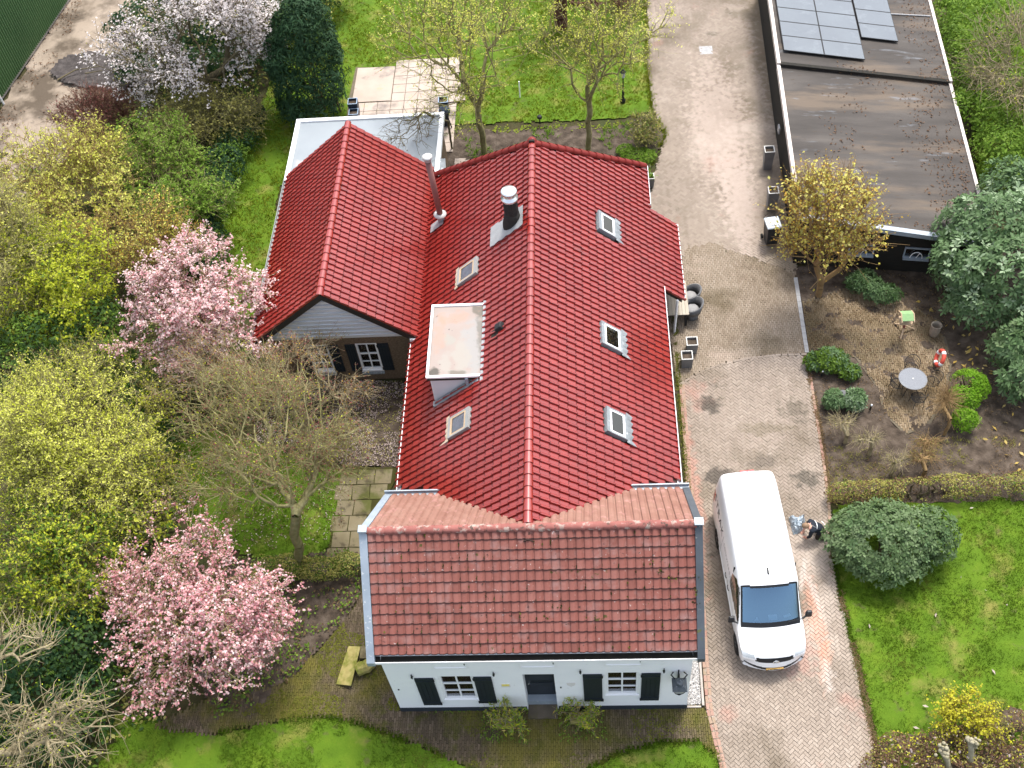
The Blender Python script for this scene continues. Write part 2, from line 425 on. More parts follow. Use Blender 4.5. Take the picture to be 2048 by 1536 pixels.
def shrub(name, label, cat, lobes, leafs, bark, group=None, seed=1, whorl=0, depth=.22, gap=0.0, lump=.12, lf=2.2, frac=0):
    """broad-leaved evergreen: leaves in whorls over lumpy crowns, some deeper inside"""
    r = np.random.default_rng(seed); lobes = fracture(lobes, frac, r) if frac else lobes; Lb = np.array(lobes)
    area = (Lb[:, 3] * Lb[:, 4] + Lb[:, 3] * Lb[:, 5] + Lb[:, 4] * Lb[:, 5])
    gc = Lb[:, :3].mean(0); base = np.array([gc[0], gc[1], 0.0])
    root = thing(name, label, cat, tuple(base), 0, group)
    mb = MB()
    for l in lobes[:10]:
        for k in range(3):
            a = r.random() * 6.28; q = Vector((l[0] + math.cos(a) * l[3] * .5, l[1] + math.sin(a) * l[4] * .5, l[2] + l[5] * .2))
            b0 = Vector((l[0] + r.normal() * .1, l[1] + r.normal() * .1, 0)); mb.path([b0, (b0 + q) / 2 + Vector(r.normal(size=3) * .08), q], [.04, .03, .015], 5)
    mb.build('stem', bark, root)
    mats = []; LV = []; LF = []; MI = []; nv = 0
    for k, (m, cnt, size, asp, tilt) in enumerate(leafs):
        pick = r.choice(len(Lb), cnt, p=area / area.sum()); B = Lb[pick]
        d = r.normal(size=(cnt, 3)); d[:, 2] = np.where(d[:, 2] < -.25, -d[:, 2], d[:, 2]); d /= np.linalg.norm(d, axis=1)[:, None]
        q = 1 - depth * r.random(cnt) ** 1.5
        P = B[:, :3] + d * q[:, None] * B[:, 3:6]
        ns = snoise(P, lf, seed + k); P = P + d * (lump * ns)[:, None] * B[:, 3:6].mean(1)[:, None]
        keep = P[:, 2] > .05
        if gap: keep &= snoise(P, 3.1, seed + 9) > (gap * 2 - 1) * .8
        for j, l in enumerate(lobes):                                   # nothing deep inside another lobe
            e = (((P - l[:3]) / np.array(l[3:6])) ** 2).sum(1); keep &= ~((pick != j) & (e < .6))
        P, d = P[keep], d[keep]
        if whorl:
            n = len(P); nrm = d / np.maximum(1e-6, np.linalg.norm(d, axis=1)[:, None]) + [0, 0, .35] + r.normal(size=(n, 3)) * .25
            nrm /= np.linalg.norm(nrm, axis=1)[:, None]
            u = np.cross(nrm, r.normal(size=(n, 3))); u /= np.linalg.norm(u, axis=1)[:, None]; v = np.cross(nrm, u)
            VV = []
            for i in range(whorl):
                a = 2 * math.pi * i / whorl + r.normal(size=n) * .25
                A = np.cos(a)[:, None] * u + np.sin(a)[:, None] * v; t = tilt + r.normal(size=n) * .25
                A = A * np.cos(t)[:, None] + nrm * np.sin(t)[:, None]; Sd = np.cross(nrm, A); Sd /= np.linalg.norm(Sd, axis=1)[:, None]
                L = size * (.65 + .7 * r.random(n))[:, None]
                VV.append(np.stack([P + A * L * .08, P + A * L * .55 + Sd * L * asp / 2, P + A * L - nrm * L * .12, P + A * L * .55 - Sd * L * asp / 2], 1))
            V = np.concatenate(VV, 0).reshape(-1, 3); F = np.arange(len(V)).reshape(-1, 4)
        else:
            V, F = leaf_quads(P, d + [0, 0, .4], size, asp, r, tilt)
        mats.append(m); LV.append(V); LF.append(F + nv); MI.append(np.full(len(F), k)); nv += len(V)
    np_obj('foliage', np.concatenate(LV), np.concatenate(LF), mats, root, False, None, np.concatenate(MI))
    return root
# ================================================================== materials
mat('lawn', [(.042, .086, .003), (.068, .128, .005), (.1, .155, .009)], 1.3, 6, .9, .5, 40, over=[((.19, .17, .045), .9, .54, .7, .75), ((.075, .06, .03), 2.3, .6, .7, .6)])
mat('grass_blade', [(.042, .088, .002), (.07, .132, .003), (.11, .172, .008)], .7, 3, .7, rnd=.5, transl=.25, over=[((.17, .15, .03), .7, .54, .68, .75)])
mat('grass_far', [(0.0952, 0.146, 0.00336), (0.162, 0.207, 0.0056), (0.235, 0.258, 0.0146)], .5, 3, .7, rnd=.45, transl=.25, over=[((.27, .24, .04), .45, .55, .7, .6)])
mat('soil', [(.03, .022, .016), (.066, .05, .037), (.115, .09, .07)], 3.0, 8, .95, .9, 14, contrast=2.2)
mat('wood_floor', [(.02, .018, .008), (.045, .04, .016), (.03, .05, .012)], 1.5, 7, .95, .8, 10)
mat('sand', [(0.192, 0.152, 0.116), (0.264, 0.216, 0.168), (0.32, 0.264, 0.216)], .7, 8, .95, .4, 8, over=[((.075, .058, .042), .5, .44, .58, .9), ((.05, .045, .04), 1.3, .62, .7, .8)])
mat('debris', [(.03, .026, .025), (.06, .052, .05), (.1, .09, .085)], 5, 8, .95, .9, 20)
mat('joint', [(.09, .075, .05), (.14, .118, .085)], 4, 4, .95)
mat('joint_moss', [(.03, .028, .008), (.055, .055, .012)], 4, 4, .95)
mat('brick_drive', [(0.176, 0.141, 0.11), (0.238, 0.195, 0.157), (0.277, 0.229, 0.185), (0.334, 0.286, 0.238)], .45, 6, .8, .35, 60, rnd=.4,
    over=[((.12, .095, .065), .35, .5, .66, .75), ((.5, .43, .37), .3, .56, .7, .55), ((.36, .17, .13), .5, .6, .72, .5), ((.07, .06, .045), 1.1, .64, .7, .5)],
    spots=[(*at(px_, py_)[:2], rx_, ry_, a_, c_, m_) for px_, py_, rx_, ry_, a_, c_, m_ in ((1418, 810, .42, .4, 0, (.07, .06, .048), .85), (1590, 822, .6, .45, -.6, (.12, .1, .075), .75), (1438, 954, .5, .45, .3, (.07, .06, .05), .85), (1612, 958, .45, .42, 0, (.08, .07, .055), .8), (1530, 858, 1.0, .3, 0, (.16, .13, .09), .6), (1522, 925, .5, .3, .3, (.12, .1, .08), .6), (1632, 1240, .28, 1.5, .03, (.5, .22, .14), .42), (1650, 1320, .2, .8, -.2, (.5, .24, .15), .35), (1590, 1310, .8, .7, 0, (.38, .2, .16), .4), (1385, 1000, .35, 3.2, .03, (.42, .21, .16), .55), (1655, 1350, .2, .5, 0, (.5, .46, .42), .4), (1630, 1190, .12, .9, .2, (.5, .46, .42), .4), (1605, 1150, .1, .8, -.3, (.5, .46, .42), .4), (1480, 400, .8, 4.5, .05, (.46, .38, .33), .5), (1440, 260, 1.4, 5, 0, (.44, .36, .31), .5), (1550, 130, .9, 7, .02, (.13, .1, .06), .65), (1570, 500, 1.2, 3, .05, (.15, .12, .08), .6))])
mat('brick_mid', [(0.134, 0.102, 0.0714), (0.197, 0.155, 0.113), (0.244, 0.199, 0.151), (0.29, 0.244, 0.193)], .5, 6, .85, .35, 60, rnd=.4, over=[((.08, .06, .03), .4, .52, .66, .7), ((.42, .34, .28), .3, .55, .66, .6)])
mat('brick_edge', [(0.259, 0.133, 0.102), (0.313, 0.203, 0.156), (0.235, 0.195, 0.125)], .8, 5, .8, .3, 60, rnd=.6)
mat('brick_yard', [(0.099, 0.072, 0.0387), (0.167, 0.123, 0.072), (0.225, 0.171, 0.108), (0.27, 0.221, 0.162)], .5, 6, .85, .35, 60, rnd=.4,
    over=[((.08, .06, .03), .4, .5, .64, .75), ((.42, .34, .27), .3, .57, .68, .6)])
mat('brick_path', [(.04, .031, .02), (.085, .064, .042), (.15, .115, .082)], .9, 6, .9, .4, 60, rnd=.5,
    over=[((.11, .1, .014), .5, .46, .62, .8), ((.06, .062, .01), 2.2, .52, .64, .7)])
mat('moss', [(.05, .05, .008), (.09, .095, .012), (.15, .15, .03)], 4, 6, 1, .9, 30)
mat('slab', [(0.306, 0.246, 0.204), (0.365, 0.306, 0.255), (0.408, 0.34, 0.306)], 1.2, 6, .85, .15, 30, rnd=.25, over=[((.14, .12, .11), .55, .53, .63, .8), ((.3, .3, .12), 1.6, .6, .7, .4)])
mat('slab_moss', [(.1, .085, .045), (.16, .135, .08), (.22, .19, .13)], 1.5, 6, .9, .2, 30, rnd=.3, over=[((.07, .08, .015), 1.1, .46, .6, .85), ((.05, .04, .025), 2.6, .54, .66, .7)])
mat('gravel', [(0.17, 0.17, 0.17), (0.425, 0.408, 0.383), (0.595, 0.586, 0.578)], 9, 3, .8, .3, 40, rnd=.85)
mat('concrete', [(.28, .25, .22), (.42, .38, .34)], 4, 6, .9, .2, 40)
# houses
mat('white_wall', [(.78, .8, .82), (.86, .87, .88)], .9, 5, .75, .12, 25, over=[((.55, .56, .53), 1.4, .6, .8, .35), ((.5, .5, .46), 6, .64, .72, .3)])
mat('white_paint', [(.8, .81, .82)], 2, 3, .45)
mat('plinth', [(.02, .026, .035), (.035, .042, .052)], 3, 4, .6)
mat('shutter', [(.012, .018, .024), (.02, .027, .034)], 3, 4, .45)
mat('tile_red', [(0.165, 0.0109, 0.00757), (0.218, 0.0161, 0.0109), (0.255, 0.0237, 0.0161)], .35, 3, .26, .0, rnd=.5, spec=.5, ior=1.75, over=[((.12, .02, .014), 1.6, .56, .72, .5)])
mat('tile_edge_shade', [(.06, .008, .006), (.085, .012, .01)], .8, 3, .6, rnd=.4)  # shade of the tile gaps painted as a dark colour on ends and lips
mat('tile_old_edge_shade', [(.06, .03, .026), (.09, .045, .04)], 3, 3, .9, rnd=.4)
mat('tile_red_mat', [(.14, .011, .009), (.19, .017, .013)], .35, 3, .5, .0, rnd=.45, spec=.4)
mat('tile_old', [(.16, .06, .047), (.228, .083, .065), (.27, .118, .096)], 1.1, 6, .75, .35, 30, rnd=.45,
    over=[((.27, .165, .15), 2.0, .52, .68, .6), ((.55, .5, .46), 9, .66, .71, .8), ((.05, .025, .02), 6, .645, .69, .85), ((.05, .055, .01), 3.2, .67, .71, .9)])
mat('tile_old_back', [(0.185, 0.0862, 0.0634), (0.233, 0.123, 0.0924), (0.264, 0.158, 0.121)], 1.1, 6, .8, .3, 30, rnd=.3, over=[((.4, .22, .2), 2.6, .55, .7, .5), ((.2, .2, .08), 3.5, .68, .76, .5)])
mat('ridge_old', [(.2, .07, .06), (.3, .12, .1)], 2.5, 6, .85, .4, 30, rnd=.3, over=[((.38, .34, .29), 5, .54, .62, .65), ((.06, .05, .04), 6, .58, .64, .8)])
mat('roof_moss_dark', [(.02, .018, .008), (.045, .042, .012)], 4, 4, 1)
mat('stone_step', [(.07, .058, .042), (.12, .1, .075)], 3, 5, .85, .2, 20, over=[((.08, .075, .02), 2.5, .5, .65, .6)])
mat('deck', [(.05, .03, .025)], 2, 2, .9)
mat('zinc', [(0.204, 0.246, 0.289), (0.306, 0.357, 0.408)], 2, 5, .45, .1, 20, metal=.0, spec=.5, over=[((.6, .6, .58), 9, .62, .68, .7)])
mat('zinc_moss', [(.05, .06, .07), (.09, .105, .12)], 2, 5, .5, .1, 20, over=[((.45, .45, .4), 9, .66, .7, .5), ((.1, .11, .02), 2.0, .62, .66, .8)])
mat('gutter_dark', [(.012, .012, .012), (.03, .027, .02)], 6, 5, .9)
mat('lead', [(0.145, 0.162, 0.17), (0.255, 0.281, 0.297)], 4, 5, .5, .4, 15, over=[((.5, .52, .53), 5, .6, .68, .6)])
mat('alu', [(0.22, 0.231, 0.237), (0.301, 0.312, 0.318)], 4, 4, .35, .3, 12, spec=.5)
mat('cap_grey', [(.33, .33, .32), (.46, .46, .45)], 5, 4, .5, .1, 15)
mat('steel', [(.75, .76, .77)], 4, 2, .25, metal=.9)
mat('pipe_pink', [(.19, .085, .075), (.26, .125, .11)], 3, 5, .5)
mat('black_brick', [(.02, .02, .02), (.04, .036, .03)], 9, 5, .9, .8, 30)
mat('grey_wood', [(0.216, 0.223, 0.216), (0.302, 0.31, 0.302)], 3, 5, .6, .2, 30)
mat('tan_lead', [(.4, .32, .22), (.5, .42, .33)], 3, 5, .7, .2, 20)
mat('interior', [(.012, .013, .014)], 2, 2, .9)
mat('curtain', [(.35, .37, .38), (.55, .57, .58)], 6, 3, .9)
mat('wall_brick', [(.08, .055, .036), (.15, .107, .07), (.23, .165, .11)], 2.5, 5, .9, .2, 20, rnd=0, stretch=(5, 5, 16), contrast=2.4)
mat('clad', [(.62, .66, .7), (.7, .74, .77)], 2, 5, .6, .15, 20, rnd=.3)
mat('barge', [(.02, .018, .015), (.035, .03, .024)], 3, 3, .7)
mat('flat_roof', [(0.196, 0.221, 0.242), (0.238, 0.268, 0.285)], .8, 5, .35, .06, 4, spec=.5, over=[((.52, .42, .35), .7, .6, .7, .55), ((.2, .2, .2), 2.5, .66, .72, .5)])
mat('dormer_roof', [(0.248, 0.201, 0.176), (0.285, 0.242, 0.217)], 1.2, 5, .6, .05, 10, over=[((.05, .045, .038), 5.0, .655, .69, .9)],
    spots=[(-3.75, 22.0, .42, 1.5, 0, (.25, .245, .235), .9), (-4.15, 21.55, .3, .8, .1, (.27, .25, .22), .9), (-4.62, 21.35, .22, .5, 0, (.27, .25, .22), .85), (-4.55, 22.35, .16, .3, .5, (.25, .24, .21), .85), (-3.62, 23.55, .3, .3, 0, (.09, .08, .06), .8), (-4.98, 21.02, .2, .22, 0, (.06, .055, .045), .9), (-3.55, 22.6, .14, .9, 0, (.12, .11, .09), .7), (-4.2, 20.98, .3, .12, 0, (.1, .09, .07), .7), (-4.4, 23.3, .6, .25, .1, (.36, .2, .14), .5), (-4.9, 22.6, .2, .8, 0, (.33, .2, .14), .4)])
mat('barn_roof', [(0.0255, 0.0213, 0.0179), (0.0467, 0.0399, 0.0348), (0.0723, 0.0629, 0.0544)], .9, 8, .7, .15, 20, stretch=(.3, 1.5, 1), spec=.3, contrast=2.4,
    over=[((.045, .032, .022), 7, .62, .66, .9), ((.12, .088, .06), .5, .52, .64, .7), ((.15, .16, .175), 1.3, .62, .68, .6), ((.022, .018, .016), .7, .56, .68, .7)])
mat('barn_wall', [(.012, .011, .009), (.022, .02, .016)], 3, 4, .85, stretch=(1, 1, 12))
mat('barn_trim', [(.5, .44, .4), (.6, .55, .5)], 3, 4, .6)
mat('solar', [(.045, .06, .075), (.07, .09, .105)], .6, 3, .16, spec=.7, coat=.6, croughness=.06, over=[((.2, .23, .25), 1.6, .56, .76, .2)])
mat('solar_frame', [(.015, .016, .018)], 2, 2, .4)
mat('green_steel', [(.06, .13, .05), (.085, .17, .065)], .3, 3, .5, spec=.4)
# things
mat('van_white', [(.8, .81, .82)], 1, 1, .28, spec=.5, coat=.5, croughness=.05)
mat('black_plastic', [(.012, .013, .015), (.02, .022, .025)], 5, 3, .45)
mat('rubber', [(.012, .012, .012), (.02, .02, .02)], 6, 3, .8)
mat('rim_dark', [(.04, .042, .045)], 2, 2, .35, metal=.5)
mat('red_lens', [(.4, .01, .012)], 2, 2, .2)
mat('lamp_lens', [(.35, .38, .4), (.55, .58, .6)], 4, 2, .12)
mat('letter_grey', [(.2, .21, .22)], 2, 2, .5)
mat('letter_light', [(.38, .4, .41)], 2, 2, .5)
mat('plate_yellow', [(.42, .25, .06)], 2, 2, .5)
mat('paper', [(.8, .8, .8)], 2, 2, .7)
mat('skin', [(.5, .27, .2), (.56, .32, .25)], 9, 3, .6)
mat('hair', [(.17, .11, .07), (.24, .16, .1)], 30, 3, .7)
mat('navy', [(.008, .012, .02), (.018, .024, .035)], 5, 4, .75, .4, 12)
mat('trousers', [(.02, .017, .012), (.035, .028, .02)], 5, 4, .8, .4, 12)
mat('stripe', [(.75, .77, .78)], 2, 2, .5)
mat('tarp', [(.22, .27, .31), (.38, .44, .49)], 5, 3, .3, .5, 8, spec=.6)
mat('wicker', [(0.104, 0.104, 0.108), (0.176, 0.18, 0.184)], 30, 4, .8, .6, 60)
mat('cushion', [(.24, .24, .24), (.3, .3, .3)], 10, 4, .9)
mat('plank', [(.34, .3, .24), (.42, .38, .31)], 4, 5, .7, .1, 20, rnd=.5)
mat('zinc_pot', [(.13, .13, .13), (.2, .2, .2)], 3, 5, .55, .15, 15, over=[((.1, .1, .03), 2.5, .6, .7, .6)])
mat('pot_rim', [(.45, .45, .43), (.55, .55, .53)], 3, 3, .6)
mat('blue_pot', [(.012, .02, .035), (.03, .045, .07)], 3, 4, .4)
mat('blue_rim', [(.2, .28, .38), (.3, .38, .48)], 3, 3, .4)
mat('bin', [(.02, .02, .022), (.035, .036, .038)], 3, 3, .5)
mat('bin_lid', [(.35, .4, .43), (.6, .66, .7)], 4, 4, .25, spec=.7)
mat('life_red', [(.55, .07, .045), (.62, .1, .07)], 4, 3, .5)
mat('wood_light', [(.4, .29, .18), (.5, .38, .26)], 6, 4, .8)
mat('felt_green', [(.17, .3, .13), (.24, .38, .18)], 8, 4, .9)
mat('wood_red', [(.18, .05, .05), (.25, .08, .08)], 6, 3, .8)
mat('vase', [(.2, .17, .13), (.33, .28, .22)], 6, 5, .8, .3, 20)
mat('mesh_metal', [(.13, .14, .16), (.2, .215, .235)], 25, 3, .5, .3, 90)
mat('iron', [(.012, .013, .014), (.025, .026, .028)], 6, 3, .55)
mat('lantern', [(.045, .055, .065), (.09, .105, .12)], 9, 4, .45)
mat('yellow_sign', [(.75, .62, .05), (.8, .7, .25)], 8, 3, .6)
mat('pale_sign', [(.68, .66, .64)], 8, 3, .6)
mat('drain_steel', [(.28, .28, .28), (.4, .4, .4)], 8, 4, .45)
mat('cut_wood', [(.25, .2, .07), (.36, .32, .12)], 6, 4, .85, over=[((.12, .14, .015), 2.5, .45, .62, .9)])
# plants
mat('bark', [(.06, .05, .03), (.12, .1, .055), (.18, .16, .09)], 5, 5, .9, .5, 30)
mat('bark_green', [(.13, .115, .045), (.22, .2, .085), (.32, .29, .16)], 5, 5, .9, .5, 30)
mat('bark_pale', [(.17, .14, .075), (.28, .235, .14), (.38, .33, .21)], 4, 5, .9, .3, 30)
mat('bark_red', [(.09, .04, .03), (.16, .08, .055)], 5, 5, .9)
mat('bark_tan', [(.2, .13, .06), (.3, .2, .09)], 5, 5, .9)
mat('stump', [(.2, .18, .11), (.36, .33, .24)], 5, 6, .9, .6, 20, over=[((.12, .12, .04), 3, .55, .65, .7)])
def leaf(name, a, b, c, r=.55, t=.45, sc=.8): mat(name, [a, b, c], sc, 3, max(r, .5), rnd=.55, transl=t, spec=.14)
leaf('l_white', (.7, .62, .6), (.8, .74, .73), (.86, .83, .82))
leaf('l_pink', (.56, .19, .22), (.68, .33, .36), (.8, .55, .56))
leaf('l_pink_pale', (.7, .42, .43), (.82, .63, .62), (.88, .79, .77))
leaf('l_lime', (.32, .38, .015), (.46, .51, .035), (.58, .6, .1))
leaf('l_lemon', (.5, .53, .06), (.64, .66, .12), (.75, .74, .27))
leaf('l_olive', (.24, .23, .045), (.37, .35, .09), (.5, .47, .18))
leaf('l_fresh', (.1, .2, .02), (.18, .3, .035), (.3, .4, .08))
leaf('l_mid', (.06, .125, .012), (.11, .195, .024), (.19, .28, .05))
leaf('l_dark', (.022, .054, .014), (.046, .095, .026), (.08, .14, .042))
leaf('l_ivy', (.012, .04, .016), (.03, .075, .03), (.07, .13, .055), .35)
leaf('l_yew', (.012, .034, .013), (.024, .06, .024), (.045, .09, .04), .6, .15)
leaf('l_rhodo', (.055, .105, .035), (.10, .17, .068), (.18, .255, .135), .45, .25)
leaf('l_rhodo_light', (.18, .27, .13), (.25, .34, .2), (.32, .39, .26), .45, .25)
leaf('l_laurel', (.055, .1, .032), (.1, .155, .062), (.18, .235, .125), .42, .25)
leaf('l_bright', (.09, .22, .01), (.17, .34, .02), (.28, .44, .05))
leaf('l_yellow', (.42, .4, .02), (.55, .53, .04), (.64, .62, .1))
leaf('l_orange', (.42, .24, .04), (.56, .36, .06), (.62, .47, .12))
leaf('l_gold', (.5, .44, .07), (.58, .54, .13), (.66, .64, .24))
leaf('l_brown', (.1, .06, .035), (.17, .1, .06), (.25, .16, .1))
leaf('l_redbud', (.2, .05, .06), (.28, .09, .09), (.3, .17, .1))
leaf('l_fallen', (.36, .22, .05), (.55, .4, .1), (.66, .55, .25))
leaf('l_litter', (.1, .065, .03), (.18, .12, .06), (.28, .2, .11))
leaf('l_petal', (.42, .33, .3), (.55, .45, .42), (.66, .58, .56))
M = MATS
GLASS = glass_mat('glass', (.55, .6, .62), .06)
SKYGLASS = glass_mat('skylight_glass', (.92, .95, .97), .02)
WIND = glass_mat('windshield_glass', (.42, .58, .7), .3, (.42, .66, .9))

# ================================================================== ground
g = MB(); g.poly([(-400, -400, -.06), (400, -400, -.06), (400, 600, -.06), (-400, 600, -.06)])
tag(g.build('ground', M['wood_floor']), None, None, None, 'structure')

lawn_top = wpoly([(440, 620), (425, 500), (445, 380), (470, 290), (520, 215), (560, 120), (590, 20), (600, -90), (1292, -90), (1293, 130), (1302, 222), (1240, 236), (1120, 240), (905, 250), (895, 262), (895, 300), (560, 370), (520, 640)])
lawn_right = wpoly([(1672, 1008), (1900, 1000), (2200, 985), (2250, 2050), (1775, 2050), (1750, 1490), (1720, 1345), (1684, 1190), (1668, 1110)])
lawn_left = wpoly([(150, 2050), (175, 1500), (240, 1430), (330, 1440), (420, 1470), (520, 1450), (640, 1432), (700, 1442), (790, 1472), (860, 1500), (960, 1545), (1010, 2050)])
lawn_mid = wpoly([(1130, 2050), (1180, 1535), (1240, 1505), (1320, 1485), (1400, 1484), (1432, 1510), (1448, 1560), (1460, 2050)])
lawn_tree = wpoly([(320, 900), (420, 860), (560, 900), (680, 940), (690, 1060), (640, 1110), (520, 1115), (420, 1090), (340, 1000)])
lawn_far = wpoly([(1870, -90), (2300, -90), (2300, 420), (1960, 380), (1940, 200)])
for nm, pl, fm, sd in (('lawn', lawn_top, 'lawn', 3), ('lawn', lawn_right, 'lawn', 4), ('lawn', lawn_left, 'lawn', 5), ('lawn', lawn_mid, 'lawn', 6), ('lawn', lawn_tree, 'lawn', 7), ('lawn', lawn_far, 'lawn', 8)):
    patch(nm, pl, -.005, .16, .03, M['lawn'], sd)
P = scatter_pts([lawn_right], 340, 11); r_ = np.random.default_rng(5)
P = P[(snoise(P, 1.1, 77) + .6 * snoise(P, 4.5, 76) + r_.random(len(P)) * .8) > .0]
tag(blades('grass', P, .055, .016, M['grass_blade'], 1, -.005, 4, .9), 'bright green grass of the lawn beside the driveway', None)
P = scatter_pts([lawn_left, lawn_mid, lawn_tree], 330, 12)
P = P[(snoise(P, 1.3, 78) + .6 * snoise(P, 4.5, 75) + r_.random(len(P)) * .8) > .0]
tag(blades('grass', P, .055, .016, M['grass_blade'], 2, -.005, 4, .9), 'green grass of the front lawn below the white house', None)
P = scatter_pts([lawn_top, lawn_far], 120, 13)
P = P[(snoise(P, .8, 79) + .6 * snoise(P, 3.5, 74) + r_.random(len(P)) * .8) > .0]; P = P[~inpoly(P, wpoly([(708, 133), (908, 135), (908, 200), (900, 300), (684, 300), (694, 200)]))]
tag(blades('grass', P, .075, .028, M['grass_far'], 3, -.005, 4, .9), 'yellow green grass of the back lawn under the trees', None)

bed_back = wpoly([(885, 270), (935, 255), (1000, 262), (1100, 252), (1210, 255), (1260, 240), (1300, 225), (1328, 265), (1318, 300), (1300, 330), (1290, 420), (870, 420)])
patch('soil_bed', bed_back, .0, .12, .07, M['soil'], 21, freq=5)
bed_right = wpoly([(1585, 540), (1700, 500), (1900, 500), (2100, 480), (2150, 960), (2060, 1000), (1700, 1010), (1660, 1000), (1650, 930), (1634, 830), (1614, 715), (1618, 705), (1600, 600)])
patch('soil_bed', bed_right, -.01, .1, .06, M['soil'], 22, freq=6)
bed_corner = wpoly([(1690, 2050), (1745, 1500), (1790, 1475), (1850, 1470), (1960, 1440), (2060, 1400), (2250, 1380), (2250, 2050)])
patch('soil_bed', bed_corner, .0, .1, .06, M['soil'], 23, freq=6)
patch('soil_bed', [(2.3, 16.8), (3.0, 16.8), (3.1, 26.4), (3.6, 26.6), (3.6, 30.4), (2.7, 32.6), (2.3, 32.6)], -.03, .12, .03, M['soil'], 29, freq=6)
bed_petal = wpoly([(640, 760), (815, 765), (808, 935), (690, 932), (610, 880)])
patch('soil_bed', bed_petal, .0, .1, .05, M['soil'], 24, freq=5)
bed_ivy = wpoly([(470, 1120), (715, 1100), (722, 1190), (690, 1240), (600, 1340), (540, 1400), (430, 1440), (380, 1300)])
patch('soil_bed', bed_ivy, .0, .1, .05, M['soil'], 25, freq=5)
track = wpoly([(-250, 460), (-20, 250), (140, -10), (160, -90), (330, -90), (300, 60), (245, 140), (230, 200), (170, 260), (130, 320), (20, 420), (-120, 620)])
patch('dirt_track', track, -.01, .3, .05, M['sand'], 26, freq=1.5)
heap = wpoly([(100, 150), (130, 118), (190, 105), (260, 115), (290, 150), (250, 185), (180, 178), (130, 170)])
o = patch('compost_heap', heap, .12, .14, .12, M['debris'], 27, None, 4); tag(o, None, None, None, 'stuff'); o['label'] = 'dark flat heap of garden debris on the sandy track'
und = wpoly([(-300, 2050), (-300, 200), (20, 300), (130, 330), (200, 230), (250, 100), (300, -60), (560, -60), (560, 120), (470, 290), (420, 500), (440, 640), (520, 690), (620, 740), (620, 880), (470, 860), (320, 900), (340, 1000), (400, 1100), (380, 1300), (330, 1440), (200, 1500), (140, 2050)])
patch('forest_floor', und, -.03, .3, .06, M['wood_floor'], 28, freq=2)

# ---- paving: brick patterns
def herring(poly, W, ang, seed=0, joint=.006):
    P = np.array(poly); c = P.mean(0); R = np.abs(P - c).max() * 1.5; n = int(R / W) + 4
    ca, sa = math.cos(ang), math.sin(ang)
    i, j = np.meshgrid(np.arange(-n, n), np.arange(-n, n)); i = i.ravel(); j = j.ravel()
    hm = (i - j) % 4 == 0; vm = (i - j - 3) % 4 == 0
    h = np.stack([(i[hm] + 1) * W, (j[hm] + .5) * W, np.full(hm.sum(), ang)], 1)
    v = np.stack([(i[vm] + .5) * W, (j[vm] + 1) * W, np.full(vm.sum(), ang + math.pi / 2)], 1)
    A = np.concatenate([h, v]); x = A[:, 0] * ca - A[:, 1] * sa + c[0]; y = A[:, 0] * sa + A[:, 1] * ca + c[1]
    A = np.stack([x, y, A[:, 2]], 1); return A[inpoly(A[:, :2], poly)]
def running(poly, L, W, ang):
    P = np.array(poly); c = P.mean(0); R = np.abs(P - c).max() * 1.5
    i, j = np.meshgrid(np.arange(-int(R / L) - 2, int(R / L) + 2), np.arange(-int(R / W) - 2, int(R / W) + 2)); i = i.ravel(); j = j.ravel()
    a = i * L + (j % 2) * L / 2; b = j * W; ca, sa = math.cos(ang), math.sin(ang)
    A = np.stack([a * ca - b * sa + c[0], a * sa + b * ca + c[1], np.full(len(a), ang)], 1); return A[inpoly(A[:, :2], poly)]
def along(pts, L, off=0.0):
    out = []
    for (a, b) in zip(pts[:-1], pts[1:]):
        a, b = Vector(a), Vector(b); d = b - a; n = max(1, int(d.length / L)); ang = math.atan2(d.y, d.x); q = d.normalized(); nn = Vector((-q.y, q.x))
        for k in range(n): p = a + d * ((k + .5) / n) + nn * off; out.append((p.x, p.y, ang))
    return np.array(out)
def brick_mesh(name, L, W, Hh, mt):
    m = MB(); m.box((0, 0, Hh / 2), (L, W, Hh), taper=1.0); me = m.mesh(name, mt)
    bm = bmesh.new(); bm.from_mesh(me)
    bmesh.ops.delete(bm, geom=[f for f in bm.faces if f.normal.z < -.5], context='FACES')
    top = [e for f in bm.faces if f.normal.z > .5 for e in f.edges]
    bmesh.ops.bevel(bm, geom=top, offset=.007, segments=1, affect='EDGES'); bm.to_mesh(me); bm.free(); return me
def template(me):
    V = np.array([v.co[:] for v in me.vertices]); F = [tuple(p.vertices) for p in me.polygons]; return V, F, [p.material_index for p in me.polygons], [p.use_smooth for p in me.polygons]
def emit(name, me, mws, parent, limit=300, stuff=None, near=None, mt=None):
    """mws: (n,4,4). The `limit` nearest to the camera become objects sharing one mesh, the rest one mesh."""
    mws = np.asarray(mws); d = np.linalg.norm(mws[:, :3, 3] - [0, near if near is not None else 0, CAMH], axis=1); o = np.argsort(d)
    for k in o[:limit]: link(bpy.data.objects.new(name, me), parent, False, Matrix(mws[k].tolist()))
    rest = mws[o[limit:]]
    if len(rest):
        V, F, mi_, sm_ = template(me); X = np.einsum('nij,vj->nvi', rest[:, :3, :3], V) + rest[:, None, :3, 3]
        quads = [f for f in F if len(f) == 4]; tris = [f for f in F if len(f) != 4]
        n = len(V); Fq = (np.arange(len(rest))[:, None, None] * n + np.array(quads)[None]).reshape(-1, 4)
        assert not tris
        o_ = np_obj(stuff or name, X.reshape(-1, 3), Fq, list(me.materials), parent, False, 'stuff', np.tile(mi_, len(rest)))
        o_.data.polygons.foreach_set('use_smooth', np.tile(sm_, len(rest))); return o_
